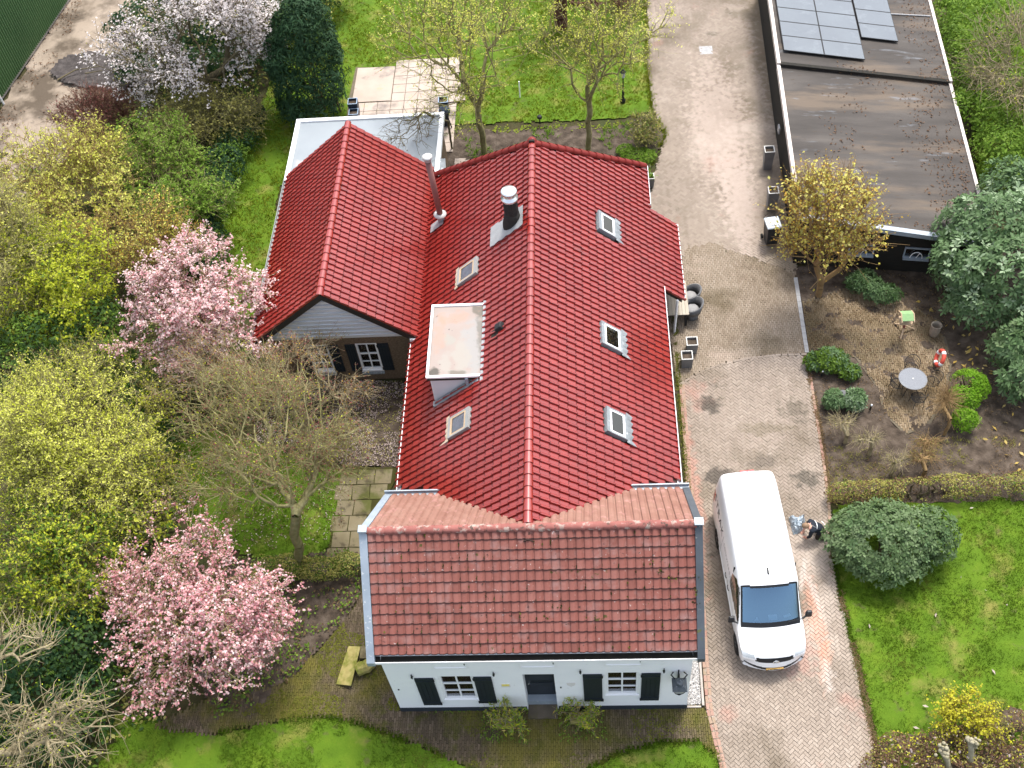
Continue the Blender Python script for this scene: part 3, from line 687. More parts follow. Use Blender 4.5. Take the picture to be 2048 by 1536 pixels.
def flatmw(A, z, seed, dz=.004, tilt=.012, da=.015):
    r = np.random.default_rng(seed); out = np.zeros((len(A), 4, 4)); out[:, 3, 3] = 1
    a = A[:, 2] + r.normal(size=len(A)) * da; c, s = np.cos(a), np.sin(a); tx, ty = r.normal(size=(2, len(A))) * tilt
    out[:, 0, 0] = c; out[:, 1, 0] = s; out[:, 0, 1] = -s; out[:, 1, 1] = c; out[:, 2, 2] = 1
    out[:, 2, 0] = tx; out[:, 2, 1] = ty
    out[:, 0, 3] = A[:, 0]; out[:, 1, 3] = A[:, 1]; out[:, 2, 3] = z + r.normal(size=len(A)) * dz; return out
def sheet(name, poly, z, mt):
    m = MB(); m.prism([(x, y) for x, y in poly], z - .04, z); return tag(m.build(name, mt), None, None, None, 'structure')

drive_low = wpoly([(1362, 768), (1400, 745), (1440, 730), (1490, 718), (1550, 711), (1612, 711), (1632, 820), (1648, 920), (1658, 1010), (1662, 1110), (1680, 1195), (1716, 1340), (1745, 1480), (1770, 2050), (1470, 2050), (1445, 1540), (1415, 1420), (1405, 1320), (1392, 1100), (1372, 960)])
drive_mid = wpoly([(1348, 560), (1372, 500), (1420, 488), (1588, 548), (1600, 620), (1614, 706), (1550, 708), (1490, 714), (1440, 726), (1400, 741), (1358, 765), (1330, 620)])
drive_top = wpoly([(1296, 420), (1308, 350), (1332, 268), (1304, 215), (1296, 120), (1293, -90), (1540, -90), (1550, 200), (1562, 300), (1570, 400), (1600, 480), (1590, 546), (1422, 486), (1374, 497), (1340, 560)])
dw = sheet('driveway', drive_low, .0, M['joint'])
sheet('driveway', drive_mid, .0, M['joint']); sheet('driveway', drive_top, .0, M['joint'])
bm_d = brick_mesh('brick', .197, .094, .05, M['brick_drive']); bm_e = brick_mesh('edge_brick', .197, .094, .05, M['brick_edge'])
bm_y = brick_mesh('brick', .196, .066, .05, M['brick_yard']); bm_p = brick_mesh('brick', .196, .062, .05, M['brick_path'])
emit('brick', bm_d, flatmw(herring(drive_low, .101, rad(43)), -.028, 1), dw, 300, 'brick_field')
topb = emit('brick', bm_d, flatmw(herring(drive_top, .101, rad(46)), -.028, 2), dw, 0, 'brick_field')
yard = sheet('terrace', wpoly([(1612, 600), (1690, 575), (1800, 600), (1880, 640), (1905, 720), (1890, 800), (1860, 850), (1810, 870), (1770, 830), (1750, 770), (1710, 715), (1618, 700)]), .0, M['joint'])
yard_poly = wpoly([(1606, 604), (1690, 578), (1800, 602), (1878, 642), (1900, 720), (1886, 800), (1856, 846), (1812, 864), (1774, 828), (1752, 768), (1712, 712), (1620, 704)])
emit('brick', bm_y, flatmw(running(yard_poly, .204, .072, rad(88)), -.028, 3, .006), yard, 300, 'brick_field')
emit('brick', brick_mesh('brick', .196, .066, .05, M['brick_mid']), flatmw(running(wpoly([(1348, 552), (1372, 493), (1420, 482), (1590, 544), (1602, 620), (1616, 709), (1550, 712), (1490, 718), (1440, 730), (1400, 745), (1356, 769), (1330, 620)]), .204, .072, rad(91)), -.036, 4), dw, 0, 'brick_field')
el = [at(*p) for p in ((1358, 770), (1372, 960), (1392, 1100), (1403, 1310), (1412, 1420), (1440, 1540), (1465, 1690))]
emit('edge_brick', bm_e, flatmw(np.concatenate([along([(p.x, p.y) for p in el], .2, q) for q in (.05, .155)]), -.02, 5), dw, 300, 'edge_field')
el = [at(*p) for p in ((1358, 770), (1400, 745), (1440, 730), (1490, 718), (1550, 711), (1614, 709))]
emit('edge_brick', brick_mesh('edge_brick', .197, .094, .05, M['brick_drive']), flatmw(along([(p.x, p.y) for p in el], .2, .0), -.018, 16), dw, 300)
el = [at(*p) for p in ((1616, 715), (1632, 820), (1648, 920), (1659, 1010), (1664, 1110))]
emit('edge_brick', bm_e, flatmw(along([(p.x, p.y) for p in el], .2, -.02), -.015, 6), dw, 300)
path_poly = wpoly([(300, 1455), (420, 1395), (560, 1370), (640, 1300), (700, 1225), (735, 1170), (760, 1300), (800, 1418), (1385, 1410), (1412, 1420), (1440, 1520), (1400, 1482), (1320, 1482), (1240, 1502), (1175, 1535), (1120, 1900), (1000, 1900), (960, 1545), (860, 1498), (790, 1470), (700, 1440), (640, 1430), (520, 1448), (420, 1468)])
pw = sheet('garden_path', path_poly, .0, M['joint_moss'])
emit('brick', bm_p, flatmw(running(path_poly, .204, .068, rad(90)), -.03, 7, .005, .02), pw, 300, 'brick_field')
mp = scatter_pts([wpoly([(430, 1460), (560, 1380), (640, 1300), (700, 1230), (735, 1180), (745, 1330), (800, 1420), (760, 1450), (640, 1428)])], 900, 31)
mp = mp[snoise(mp, 2.2, 5) > .05]; tag(flat_leaves('moss', mp, .05, M['moss'], 32, .016, None, 'stuff', .9, .3), 'olive moss growing over the brick path left of the house')
mp = scatter_pts([wpoly([(800, 1420), (1390, 1412), (1420, 1440), (1300, 1485), (1180, 1530), (950, 1535), (800, 1470)])], 420, 33)
mp = mp[snoise(mp, 2.0, 6) > .25]; tag(flat_leaves('moss', mp, .045, M['moss'], 34, .016, None, 'stuff', .9, .3), 'dark moss between the bricks before the white house')

# slab path left of the white house
sp = sheet('side_path', wpoly([(690, 934), (805, 934), (770, 1000), (722, 1050), (716, 1115), (655, 1112), (672, 1000)]), .0, M['joint_moss'])
r_ = np.random.default_rng(3)
sx = [at(672, 1110).x, at(715, 1110).x]
y0, y1 = at(690, 1112).y, at(740, 936).y
k = 0
ys = np.arange(y0, y1, .62)
for i, yy in enumerate(ys):
    for j in range(4):
        xx = -8.75 + j * .62 + (.12 if i % 2 else 0)
        if not inpoly(np.array([[xx, yy]]), wpoly([(690, 934), (805, 934), (770, 1000), (722, 1050), (716, 1115), (655, 1112), (672, 1000)]))[0]: continue
        m = MB(); m.M = Matrix.Translation((xx, yy, .0)) @ Matrix.Rotation(r_.normal() * .02, 4, 'Z'); m.box((0, 0, .0), (.59, .59, .05)); m.build('slab', M['slab_moss'], sp, bevel=.006)

# rear patio of big and small slabs
pat_poly = wpoly([(712, 136), (905, 138), (905, 200), (897, 262), (690, 262), (698, 200)])
pt = sheet('patio', pat_poly, .045, M['joint'])
q0, q1 = at(712, 240), at(893, 240)
px0, px1, py0, py1 = -10.75, -6.0, 37.2, 43.6
def slabq(x, y, w_, h_, z=.05, mt='slab', nm='slab', rz=0.0, par=pt, t=.06):
    m = MB(); m.M = Matrix.Translation((x, y, z)) @ Matrix.Rotation(rz, 4, 'Z'); m.box((0, 0, 0), (w_ - .02, h_ - .02, t)); return m.build(nm, M[mt], par, bevel=.008)
yy = py0; i = 0
while yy < py1:
    xx = px0
    while xx < px1 - .2:
        if not (yy + .5 > 40.95 and xx < -9.2 + .1): slabq(xx + .31, yy + .31, .62, .62)
        xx += .62
    yy += .62; i += 1
slabq(-9.83, 42.27, 1.85, 2.6, .055)
for (x, y, w_, h_, z, rz) in ((-6.1, 43.0, .62, .62, .11, .3), (-5.95, 42.0, .62, .62, .11, -.05), (-5.85, 40.9, .9, .6, .12, .12)):
    slabq(x, y, w_, h_, z, 'slab', 'loose_slab', rz)
for i in range(6):
    slabq(-5.45, 33.2 + i * .66, .5, .6, .0, 'slab', 'slab', r_.normal() * .04, pt)

# gravel strip with kerb by the white house
gp = wpoly([(1385, 1318), (1396, 1318), (1402, 1408), (1374, 1410)])
gs = sheet('gravel_strip', gp, .005, M['gravel'])
P = scatter_pts([gp], 1800, 41); n = len(P); r_ = np.random.default_rng(42)
V, F = leaf_quads(np.c_[P, .012 + r_.random(n) * .02], np.tile([0, 0, 1.], (n, 1)), .045, .9, r_, .5)
np_obj('pebbles', V, F, M['gravel'], gs, False, 'stuff')
m = MB(); a, b = at(1397, 1316), at(1404, 1412); m.slab([(a.x, a.y, 0), (a.x + .07, a.y, 0), (b.x + .07, b.y, 0), (b.x, b.y, 0)], (0, 0, .07)); m.build('kerb', M['concrete'], gs)
m = MB(); a, b = at(1372, 1413), at(1402, 1413); m.b2((a.x, a.y - .05, 0), (b.x, b.y + .01, .06)); m.build('kerb', M['concrete'], gs)

RE = [(1612, 712), (1632, 820), (1650, 920), (1660, 1010), (1664, 1110), (1682, 1195), (1718, 1340), (1748, 1480), (1772, 1690)]
fringe('edge_litter', RE, 420, .05, .05, M['l_litter'] if 'l_litter' in M else M['soil'], 201, 'brown litter along the right edge of the driveway')
fringe('grass', RE[4:], 160, .07, .07, M['grass_blade'], 203, 'grass fringe along the right edge of the driveway', True)
PE = [(420, 1467), (520, 1449), (640, 1431), (700, 1441), (790, 1471), (860, 1499), (960, 1545), (1010, 1620)]
fringe('grass', PE, 200, .06, .06, M['grass_blade'], 205, 'grass fringe along the curved brick path', True)
fringe('grass', [(1130, 1640), (1178, 1535), (1240, 1504), (1320, 1484), (1400, 1483), (1436, 1515), (1465, 1700)], 200, .06, .06, M['grass_blade'], 207, 'grass fringe around the small lawn by the driveway', True)
LE = [(1300, 330), (1320, 300), (1331, 268), (1303, 216), (1295, 125), (1292, -60)]
fringe('grass', LE, 90, .08, .09, M['grass_far'], 209, 'grass fringe along the far left edge of the driveway', True)
fringe('edge_litter', [(1345, 560), (1358, 770), (1375, 960), (1395, 1150)], 260, .06, .045, M['moss'], 211, 'moss along the house side of the driveway')
fringe('edge_litter', [(900, 256), (1000, 262), (1100, 252), (1210, 255), (1260, 240)], 60, .12, .09, M['grass_far'], 213, 'grass tufts along the rear flower bed')
# ================================================================== roofs
def tile_mesh(name, w, l, mt, style):
    if style == 'pan':       # S shaped old clay tile, round roll
        pr = [(0, .03), (.03, .042), (.12, .05), (.35, .056), (.55, .052), (.66, .038), (.75, .014), (.82, .006), (1.0, .004)]
    else:                    # modern glazed tile: flat pan, narrow roll
        pr = [(0, .046), (.04, .055), (.2, .055), (.28, .042), (.36, .01), (.41, .0), (.7, .0), (1.0, .0)]
    n = len(pr); up, lo, lip = (.004, .034, .018) if style == 'pan' else (.003, .036, .03)
    ed = .03 if style == 'pan' else .022                     # tile end band, coloured dark for the shadow gap between courses
    V = [(u * w, -.015, h + up) for u, h in pr] + [(u * w, l - ed, h + lo) for u, h in pr] + [(u * w, l, h + lo - .008) for u, h in pr] + [(u * w, l + .002, h + lo - lip) for u, h in pr]
    F = [(k * n + i, (k + 1) * n + i, (k + 1) * n + i + 1, k * n + i + 1) for k in range(3) for i in range(n - 1)]
    V += [(0, -.015, pr[0][1] + up), (0, l, pr[0][1] + lo), (0, -.015, -.005), (0, l, -.005)]; F += [(4 * n, 4 * n + 2, 4 * n + 3, 4 * n + 1)]
    me = bpy.data.meshes.new(name); me.from_pydata(V, [], F); me.materials.append(mt); me.materials.append(M['tile_old_edge_shade' if style == 'pan' else 'tile_edge_shade'])
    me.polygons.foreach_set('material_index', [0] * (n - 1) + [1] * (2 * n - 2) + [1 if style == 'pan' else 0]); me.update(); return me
def slope_mats(O, u, v, w, l, cols, rows, keep, seed=0):
    """tile matrices on a slope: O top corner, u along the ridge, v down the slope"""
    u = np.array(u, float); u /= np.linalg.norm(u); v = np.array(v, float); v /= np.linalg.norm(v); nn = np.cross(u, v)
    if nn[2] < 0: nn = -nn
    hand = np.dot(np.cross(u, v), nn) > 0
    i, j = np.meshgrid(np.arange(cols), np.arange(rows)); i, j = i.ravel(), j.ravel()
    P = np.array(O, float) + np.outer(i * w, u) + np.outer(j * l, v)
    c = P + u * w / 2 + v * l / 2; k = keep(c); P = P[k]; r = np.random.default_rng(seed)
    out = np.zeros((len(P), 4, 4)); out[:, 3, 3] = 1
    out[:, :3, 0] = u; out[:, :3, 1] = v + r.normal(size=(len(P), 1)) * .006 * nn; out[:, :3, 2] = nn; out[:, :3, 3] = P + nn * (.02 + r.normal(size=(len(P), 1)) * .0015)
    return out
def ridge_row(name, a, b, L, r, mt, parent, drop=.05):
    """half-round ridge tiles from a to b, each overlapping the next"""
    a, b = Vector(a), Vector(b); d = b - a; n = max(1, round(d.length / L)); st = d.length / n; q = d.normalized()
    s = q.cross(Vector((0, 0, 1))).normalized(); up = s.cross(q).normalized()
    m = MB(); m.smooth = True; K = 8
    def ring(y, R): return [(R * math.cos(math.pi * t / K), y, R * .92 * math.sin(math.pi * t / K)) for t in range(K + 1)]
    k = K + 1; m.add(ring(-.02, r * .88) + ring(st + .03, r * 1.1), [(t, t + 1, k + t + 1, k + t) for t in range(K)]); m.smooth = False; m.cur = 1; m.add(ring(st + .03, r * 1.1) + ring(st + .005, r * .95), [(t, t + 1, k + t + 1, k + t) for t in range(K)])
    me = m.mesh(name, [mt, M['tile_old_edge_shade' if 'old' in mt.name else 'tile_edge_shade']])
    R3 = Matrix((s, q, up)).transposed().to_4x4()
    for i in range(n):
        jt = random.Random(i * 7 + n).uniform(-1, 1) if 'old' in mt.name else 0
        link(bpy.data.objects.new(name, me), parent, False, Matrix.Translation(a + q * st * i - up * (drop + .012 * jt)) @ R3 @ Matrix.Diagonal((1 + .08 * jt, 1, 1 + .08 * jt, 1)) @ Matrix.Rotation(.03 * jt, 4, 'Z'))
def holes_wall(m, x0, x1, z0, z1, y, dep, holes, T=None):
    """wall face at y (towards -y) with openings and their reveals"""
    xs = sorted({x0, x1, *[h[0] for h in holes], *[h[1] for h in holes]}); zs = sorted({z0, z1, *[h[2] for h in holes], *[h[3] for h in holes]})
    for a, b in zip(xs[:-1], xs[1:]):
        for c, d in zip(zs[:-1], zs[1:]):
            if any(h[0] <= a and b <= h[1] and h[2] <= c and d <= h[3] for h in holes): continue
            m.poly([(a, y, c), (b, y, c), (b, y, d), (a, y, d)])
    for a, b, c, d in holes:
        q = y + dep
        m.poly([(a, y, c), (a, y, d), (a, q, d), (a, q, c)]); m.poly([(b, y, d), (b, y, c), (b, q, c), (b, q, d)])
        m.poly([(a, y, d), (b, y, d), (b, q, d), (a, q, d)]); m.poly([(b, y, c), (a, y, c), (a, q, c), (b, q, c)])
def window(par, x0, x1, z0, z1, y, rows, curtain_h=.0, fr=.075, split=None, plants=0):
    """casement in a wall facing -y: frame with bars, one pane object per light, dim room behind"""
    m = MB(); d = .09
    for a, b, c, e in ((x0, x0 + fr, z0, z1), (x1 - fr, x1, z0, z1), (x0 + fr, x1 - fr, z1 - fr, z1), (x0 + fr, x1 - fr, z0, z0 + fr)): m.b2((a, y - .02, c), (b, y + d, e))
    xm = (x0 + x1) / 2; m.b2((xm - .024, y + .012, z0 + fr), (xm + .024, y + .06, z1 - fr))
    zz = split or [z0 + fr + (z1 - z0 - 2 * fr) * k / rows for k in range(rows + 1)]
    for k in range(1, len(zz) - 1):
        t = .06 if (k == len(zz) - 2 and len(zz) > 3) else .024
        for a, b in ((x0 + fr, xm - .024), (xm + .024, x1 - fr)): m.b2((a, y + .008, zz[k] - t / 2), (b, y + .065, zz[k] + t / 2))
    m.b2((x0 - .02, y - .07, z0 - .06), (x1 + .02, y - .021, z0 + .01))
    f = m.build('window', M['white_paint'], par)
    for k in range(len(zz) - 1):
        for a, b in ((x0 + fr, xm - .024), (xm + .024, x1 - fr)):
            p = MB(); p.b2((a, y + .035, zz[k] + .01), (b, y + .041, zz[k + 1] - .01)); p.build('pane', GLASS, f)
    r = MB(); r.b2((x0 + .02, y + .5, z0), (x1 - .02, y + .52, z1)); r.b2((x0 - .3, y + .12, z0 - .5), (x1 + .3, y + 1.2, z0 - .45)); r.build('dark_room', M['interior'], f)
    if curtain_h:
        r = MB(); r.b2((x0 + fr, y + .12, z0 + .02), (x1 - fr, y + .14, z0 + curtain_h)); r.build('curtain', M['curtain'], f)
    if plants:
        rr = np.random.default_rng(plants); n = 60
        P = np.c_[x0 + fr + .06 + rr.integers(0, 4, n) * (x1 - x0 - .3) / 3.4 + rr.normal(size=n) * .03, y + .09 + rr.normal(size=n) * .008, z0 + .14 + rr.random(n) * .16]
        V, F = leaf_quads(P, np.tile([0, -1., .3], (n, 1)), .09, .4, rr, .4); np_obj('sill_plant', V, F, M['l_dark'], f)
    return f
def shutter(par, x0, x1, z0, z1, y, hinge):
    m = MB(); m.b2((x0, y - .035, z0), (x1, y - .008, z1))
    n = 4
    for k in range(n):
        a = x0 + (x1 - x0) * k / n; m.b2((a + .006, y - .047, z0 + .012), (a + (x1 - x0) / n - .006, y - .035, z1 - .012))
    for zq in (z0 + .2, z1 - .2): m.b2((x0 + .02, y - .062, zq - .05), (x1 - .02, y - .047, zq + .05))
    o = m.build('shutter', M['shutter'], par)
    for zq in (z0 + .12, z1 - .12): h = MB(); h.tube((hinge, y - .05, zq - .06), (hinge, y - .05, zq + .06), .022, n=6); h.build('hinge', M['iron'], o)
def gutter(par, a, b, side, mt='white_paint', w_=.15, h_=.11, t=.02, name='gutter'):
    """open box gutter from a to b; side = horizontal unit vector pointing away from the roof"""
    a, b, s = Vector(a), Vector(b), Vector(side); m = MB(); up = Vector((0, 0, 1)); d = b - a
    m.slab([a, a + s * w_, a + s * w_ - up * t, a - up * t], d)
    m.slab([a + s * (w_ - t), a + s * w_, a + s * w_ + up * h_, a + s * (w_ - t) + up * h_], d)
    m.slab([a, a + s * t, a + s * t + up * h_ * .8, a + up * h_ * .8], d)
    for p, q in ((a, d.normalized() * .01), (b - d.normalized() * .01, d.normalized() * .01)): m.slab([p, p + s * w_, p + s * w_ + up * h_, p + up * h_], q)
    return m.build(name, M[mt], par)

# ------------------------------------------------------------------ white front house
FH = thing('white_cottage', 'white plastered cottage with old weathered red tile roof and dark shutters', 'house', (-1.8, 14.5, 0))
FX0, FX1, FY, FB, FE, FR, FRY, FS = -6.07, 2.52, 11.88, 17.0, 3.70, 6.40, 14.5, .985
wins = [(-4.62, -3.62, .88, 2.66), (.14, 1.08, 1.10, 2.78)]
door = (-2.2, -1.31, .0, 2.73)
m = MB(); holes_wall(m, FX0, FX1, .0, FE, FY, .14, wins); m = MB()
holes_wall(m, FX0, FX1, .0, FE, FY, .14, wins + [door])
dq = FY + .38; a, b, c, d = door
m.poly([(a, FY + .14, c), (a, FY + .14, d), (a, dq, d), (a, dq, c)]); m.poly([(b, FY + .14, d), (b, FY + .14, c), (b, dq, c), (b, dq, d)]); m.poly([(a, FY + .14, d), (b, FY + .14, d), (b, dq, d), (a, dq, d)])
for x in (FX0, FX1): m.poly([(x, FY, 0), (x, FB, 0), (x, FB, FE), (x, FRY, FR - .05), (x, FY, FE)])
m.poly([(FX0, FB, 0), (FX1, FB, 0), (FX1, FB, FE), (FX0, FB, FE)])
fw = m.build('wall', M['white_wall'], FH)
m = MB()
for a, b in ((FX0 - .012, -2.23), (-1.28, FX1 + .012)): m.b2((a, FY - .025, .0), (b, FY - .002, .27))
m.b2((FX1 + .002, FY, 0), (FX1 + .025, FB, .27)); m.b2((FX0 - .025, FY, 0), (FX0 - .002, FB, .27))
m.build('plinth', M['plinth'], fw)
window(FH, *wins[0], FY + .05, 3, .45, plants=3, split=[.955, 1.43, 1.97, 2.585]); window(FH, *wins[1], FY + .05, 3, .52, split=[1.175, 1.62, 2.14, 2.705])
for x0, x1, z0, z1, h in ((-5.30, -4.76, .55, 2.58, -4.75), (-3.60, -3.09, .66, 2.63, -3.61), (-.5, .04, .71, 2.71, .05), (1.15, 1.68, .74, 2.74, 1.14)): shutter(FH, x0, x1, z0, z1, FY, h)
for x, z in ((-5.34, 2.75), (-3.0, 2.86), (-.56, 2.95), (1.76, 2.95)):
    m = MB(); m.b2((x - .012, FY - .06, z - .13), (x + .012, FY - .02, z + .13)); m.b2((x - .03, FY - .07, z - .05), (x + .03, FY + .01, z - .02)); m.build('shutter_hook', M['iron'], FH)
# closed white hatches under the eave
for x0, x1, z0 in ((-4.68, -3.66, 3.26), (-2.26, -1.2, 3.25), (.1, 1.18, 3.32)):
    m = MB(); m.b2((x0, FY - .03, z0), (x1, FY - .002, z0 + .06)); m.b2((x0, FY - .03, z0 + .06), (x0 + .07, FY - .002, FE - .06)); m.b2((x1 - .07, FY - .03, z0 + .06), (x1, FY - .002, FE - .06))
    h = m.build('hatch_window', M['white_paint'], FH)
    m = MB(); m.b2((x0 + .07, FY - .012, z0 + .06), (x1 - .07, FY - .002, FE - .06)); m.build('hatch_panel', M['white_wall'], h)
    m = MB(); m.b2((x1 - .1, FY - .05, z0 + .28), (x1 - .075, FY - .03, z0 + .36)); m.build('latch', M['iron'], h)
m = MB(); m.b2((door[0], FY + .33, .36), (door[1], FY + .37, door[3])); dr = m.build('door', M['shutter'], FH)
m = MB()
for k in range(2): m.b2((door[0] + .1, FY + .318, .5 + k * 1.0), (door[1] - .1, FY + .33, 1.3 + k * 1.0))
m.build('door_panel', M['plinth'], dr)
m = MB(); m.tube((door[0] + .1, FY + .27, 1.3), (door[0] + .1, FY + .33, 1.3), .025); m.build('handle', M['steel'], dr)
m = MB(); m.b2((door[0] + .002, FY + .12, 0), (door[1] - .002, FY + .4, .36)); m.build('threshold', M['zinc'], FH)
m = MB(); m.b2((door[0] + .004, FY - .3, 0), (door[1] - .004, FY + .12, .1)); m.build('doorstep', M['stone_step'], FH)
m = MB(); m.b2((-2.86, FY - .012, 1.82), (-2.6, FY - .001, 2.06)); sg = m.build('wall_plaque', M['pale_sign'], FH)
m = MB(); m.b2((-2.84, FY - .018, 1.92), (-2.62, FY - .012, 2.05)); m.build('plaque_crest', M['yellow_sign'], sg)
m = MB(); m.slab([(-.98, FY - .001, 2.1), (-.72, FY - .001, 2.1), (-.74, FY - .001, 1.92), (-.85, FY - .001, 1.8), (-.96, FY - .001, 1.92)], (0, -.012, 0)); m.build('wall_plaque', M['pale_sign'], FH, label='pale shield shaped plaque right of the door')
m = MB(); m.b2((-1.17, FY - .02, 1.72), (-1.13, FY - .001, 1.79)); m.build('doorbell', M['iron'], FH)
m = MB(); m.b2((-5.9, FY - .02, 1.7), (-5.86, FY - .001, 1.76)); m.build('wall_hook', M['iron'], FH)
# roof
m = MB(); e = 12.05; ze = FR - FS * (FRY - e); zb = FR - FS * (17.14 - FRY)
m.slab([(-6.3, e, ze), (2.7, e, ze), (2.7, FRY, FR), (-6.3, FRY, FR)], (0, 0, -.12)); m.slab([(-6.3, FRY, FR), (2.7, FRY, FR), (2.7, 17.14, zb), (-6.3, 17.14, zb)], (0, 0, -.12))
fr = m.build('roof', M['deck'], FH)
tm_old = tile_mesh('tile', .226, .29, M['tile_old'], 'pan'); tm_ob = tile_mesh('tile', .226, .3, M['tile_old_back'], 'pan')
f1 = slope_mats((-6.19, FRY, FR), (1, 0, 0), (0, -1, -FS), .226, .291, 39, 12, lambda c: c[:, 1] > 11.7, 1)
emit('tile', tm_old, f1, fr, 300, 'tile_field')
def mainz(x): return 6.30 - .86 * np.abs(x + 1.83)
f2 = slope_mats((-6.19, FRY, FR), (1, 0, 0), (0, 1, -FS), .226, .303, 39, 13, lambda c: (c[:, 1] < 17.2) & (c[:, 2] > mainz(c[:, 0]) - .12), 2)
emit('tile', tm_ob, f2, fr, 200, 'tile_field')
ridge_row('ridge_tile', (-6.2, FRY, FR + .06), (2.64, FRY, FR + .06), .226 * 1.0, .12, M['ridge_old'], fr, .03)
for x0, x1, mt in ((-6.42, -6.2, 'zinc'), (2.63, 2.83, 'zinc_moss')):
    for ya, yb in ((11.79, FRY), (FRY, 17.2)):
        za, zb_ = FR - FS * abs(ya - FRY) + .13, FR - FS * abs(yb - FRY) + .13
        m = MB(); m.slab([(x0, ya, za), (x1, ya, za), (x1, yb, zb_), (x0, yb, zb_)], (0, 0, -.2)); m.build('verge_board', M[mt], fr)
    m = MB(); q = .5 * (x0 + x1); m.box((q, FRY, FR + .14), (.24, .22, .06)); m.build('verge_cap', M['zinc'], fr)
gutter(FH, (-6.36, 12.07, 3.71), (2.8, 12.07, 3.71), (0, -1, 0), 'white_paint', .25, .1)
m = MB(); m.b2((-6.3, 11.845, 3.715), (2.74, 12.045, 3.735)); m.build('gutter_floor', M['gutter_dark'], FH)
for x0, x1 in ((-6.42, -4.72), (1.1, 2.83)):
    m = MB(); m.b2((x0, 17.14, 3.72), (x1, 17.34, 3.8)); m.b2((x0, 17.3, 3.8), (x1, 17.34, 3.9)); m.build('zinc_gutter', M['zinc'], FH)

r_ = np.random.default_rng(44); PV = []; 
pick_ = f1[r_.choice(len(f1), 110, replace=False)]
for mw_ in pick_:
    k_ = r_.integers(3, 9); L_o = np.c_[.226 * (.0 + .04 * r_.normal(size=k_)), .29 * (.35 + .5 * r_.random() + .12 * r_.normal(size=k_)), .05 + .012 * r_.random(k_)]
    PV.append(L_o @ mw_[:3, :3].T + mw_[:3, 3])
def roof_px(px, py):
    rr = ray(px, py); t_ = (FR + .07 + FS * (0 - FRY) - CAMH) / (rr[2] - FS * rr[1]); return rr * t_ + np.array([0, 0, CAMH])
for px_, py_, n_, s_ in ((1322, 1140, 26, .07), (1341, 1151, 40, .08), (1391, 1150, 26, .08), (1394, 1175, 26, .08), (1390, 1200, 20, .07), (1302, 1122, 8, .04), (1094, 1232, 14, .06), (1112, 1210, 8, .05), (805, 1289, 8, .05), (770, 1256, 8, .05)):
    PV.append(roof_px(px_, py_) + r_.normal(size=(n_, 3)) * [s_, s_, .015])
PV = np.concatenate(PV); V, F = leaf_quads(PV, np.tile([0, -.7, .7], (len(PV), 1)), .055, .9, r_, .5); np_obj('roof_moss', V, F, [M['roof_moss_dark'], M['moss']], fr, False, 'stuff', (r_.random(len(PV)) > .7).astype(int))

# ------------------------------------------------------------------ long red-roofed house
MH = thing('red_roofed_house', 'long brick house under a glossy red tile roof behind the white cottage', 'house', (-1.83, 23, 0))
RX, RZ, SL = -1.83, 6.30, .86
XL, XR, XB, XF = -6.2, 2.6, 3.42, 2.33          # eaves: left, right, deep right part, far right part
YN, YR = 15.0, 30.1                              # near end, far end of the ridge (hip beyond)
def rz(x): return RZ - SL * abs(x - RX)
def yhip(x): return YR + 2.62 * abs(x - RX) / 4.3
YB0, YB1 = 26.55, 30.45                          # the part of the right slope that reaches further down
m = MB()
def strip(xs, y0, y1): m.slab([(xs[0], y0, rz(xs[0])), (xs[1], y0, rz(xs[1])), (xs[1], y1, rz(xs[1])), (xs[0], y1, rz(xs[0]))], (0, 0, -.1))
strip((RX, XL), YN - .8, YR); m.slab([(RX, YR, RZ), (XL, YR, rz(XL)), (XL, yhip(XL), rz(XL))], (0, 0, -.1))
strip((RX, XR), YN - .8, YB0); strip((RX, XF), YB0, YR); strip((XF, XB), YB0, YB1); m.slab([(RX, YR, RZ), (XF, YR, rz(XF)), (XF, yhip(XF), rz(XF))], (0, 0, -.1))
m.slab([(RX, YR, RZ - .02), (XF, yhip(XF), rz(XF) - .02), (XL, yhip(XL), rz(XL) - .02)], (0, 0, -.08))
mr = m.build('roof', M['deck'], MH)
TR = tile_mesh('tile', .247, .352, M['tile_red'], 'flat')
skyl = [(.36, .99, 27.58, 28.5), (.30, .98, 22.32, 23.26), (.35, .99, 18.88, 19.82), (-4.46, -3.72, 25.45, 26.22), (-4.44, -3.72, 19.0, 19.78)]
DX0, DX1, DY0, DY1 = -5.12, -3.44, 20.95, 23.75
def nohole(c):
    k = np.ones(len(c), bool)
    for a, b, y0, y1 in skyl:
        ex = (-.08, .2) if a > RX else (-.12, .06)
        k &= ~((c[:, 0] > a + ex[0]) & (c[:, 0] < b + ex[1]) & (c[:, 1] > y0 - .02) & (c[:, 1] < y1 + .02))
    k &= ~((c[:, 0] > DX0) & (c[:, 0] < DX1) & (c[:, 1] > DY0 + .05) & (c[:, 1] < DY1 - .05))
    return k
def front_clear(c): return c[:, 2] > FR - FS * np.maximum(0, c[:, 1] - FRY) - .05
nL = 87; nR = 17
left = slope_mats((RX, YN - .4, RZ), (0, 1, 0), (-1, 0, -SL), .247, .352, 76, 17, lambda c: (c[:, 1] < yhip(c[:, 0]) - .02) & front_clear(c) & nohole(c) & (c[:, 0] > np.where(c[:, 1] > 24.5, -6.1, -6.3)), 3)
right = slope_mats((RX, YN - .4, RZ), (0, 1, 0), (1, 0, -SL), .247, .352, 76, 20, lambda c: (c[:, 1] < yhip(c[:, 0]) - .02) & front_clear(c) & nohole(c) & (c[:, 0] < np.where((c[:, 1] > YB0) & (c[:, 1] < YB1), XB, np.where(c[:, 1] > YB1, XF + .02, XR + .03))), 4)
emit('tile', TR, np.concatenate([left, right]), mr, 300, 'tile_field')
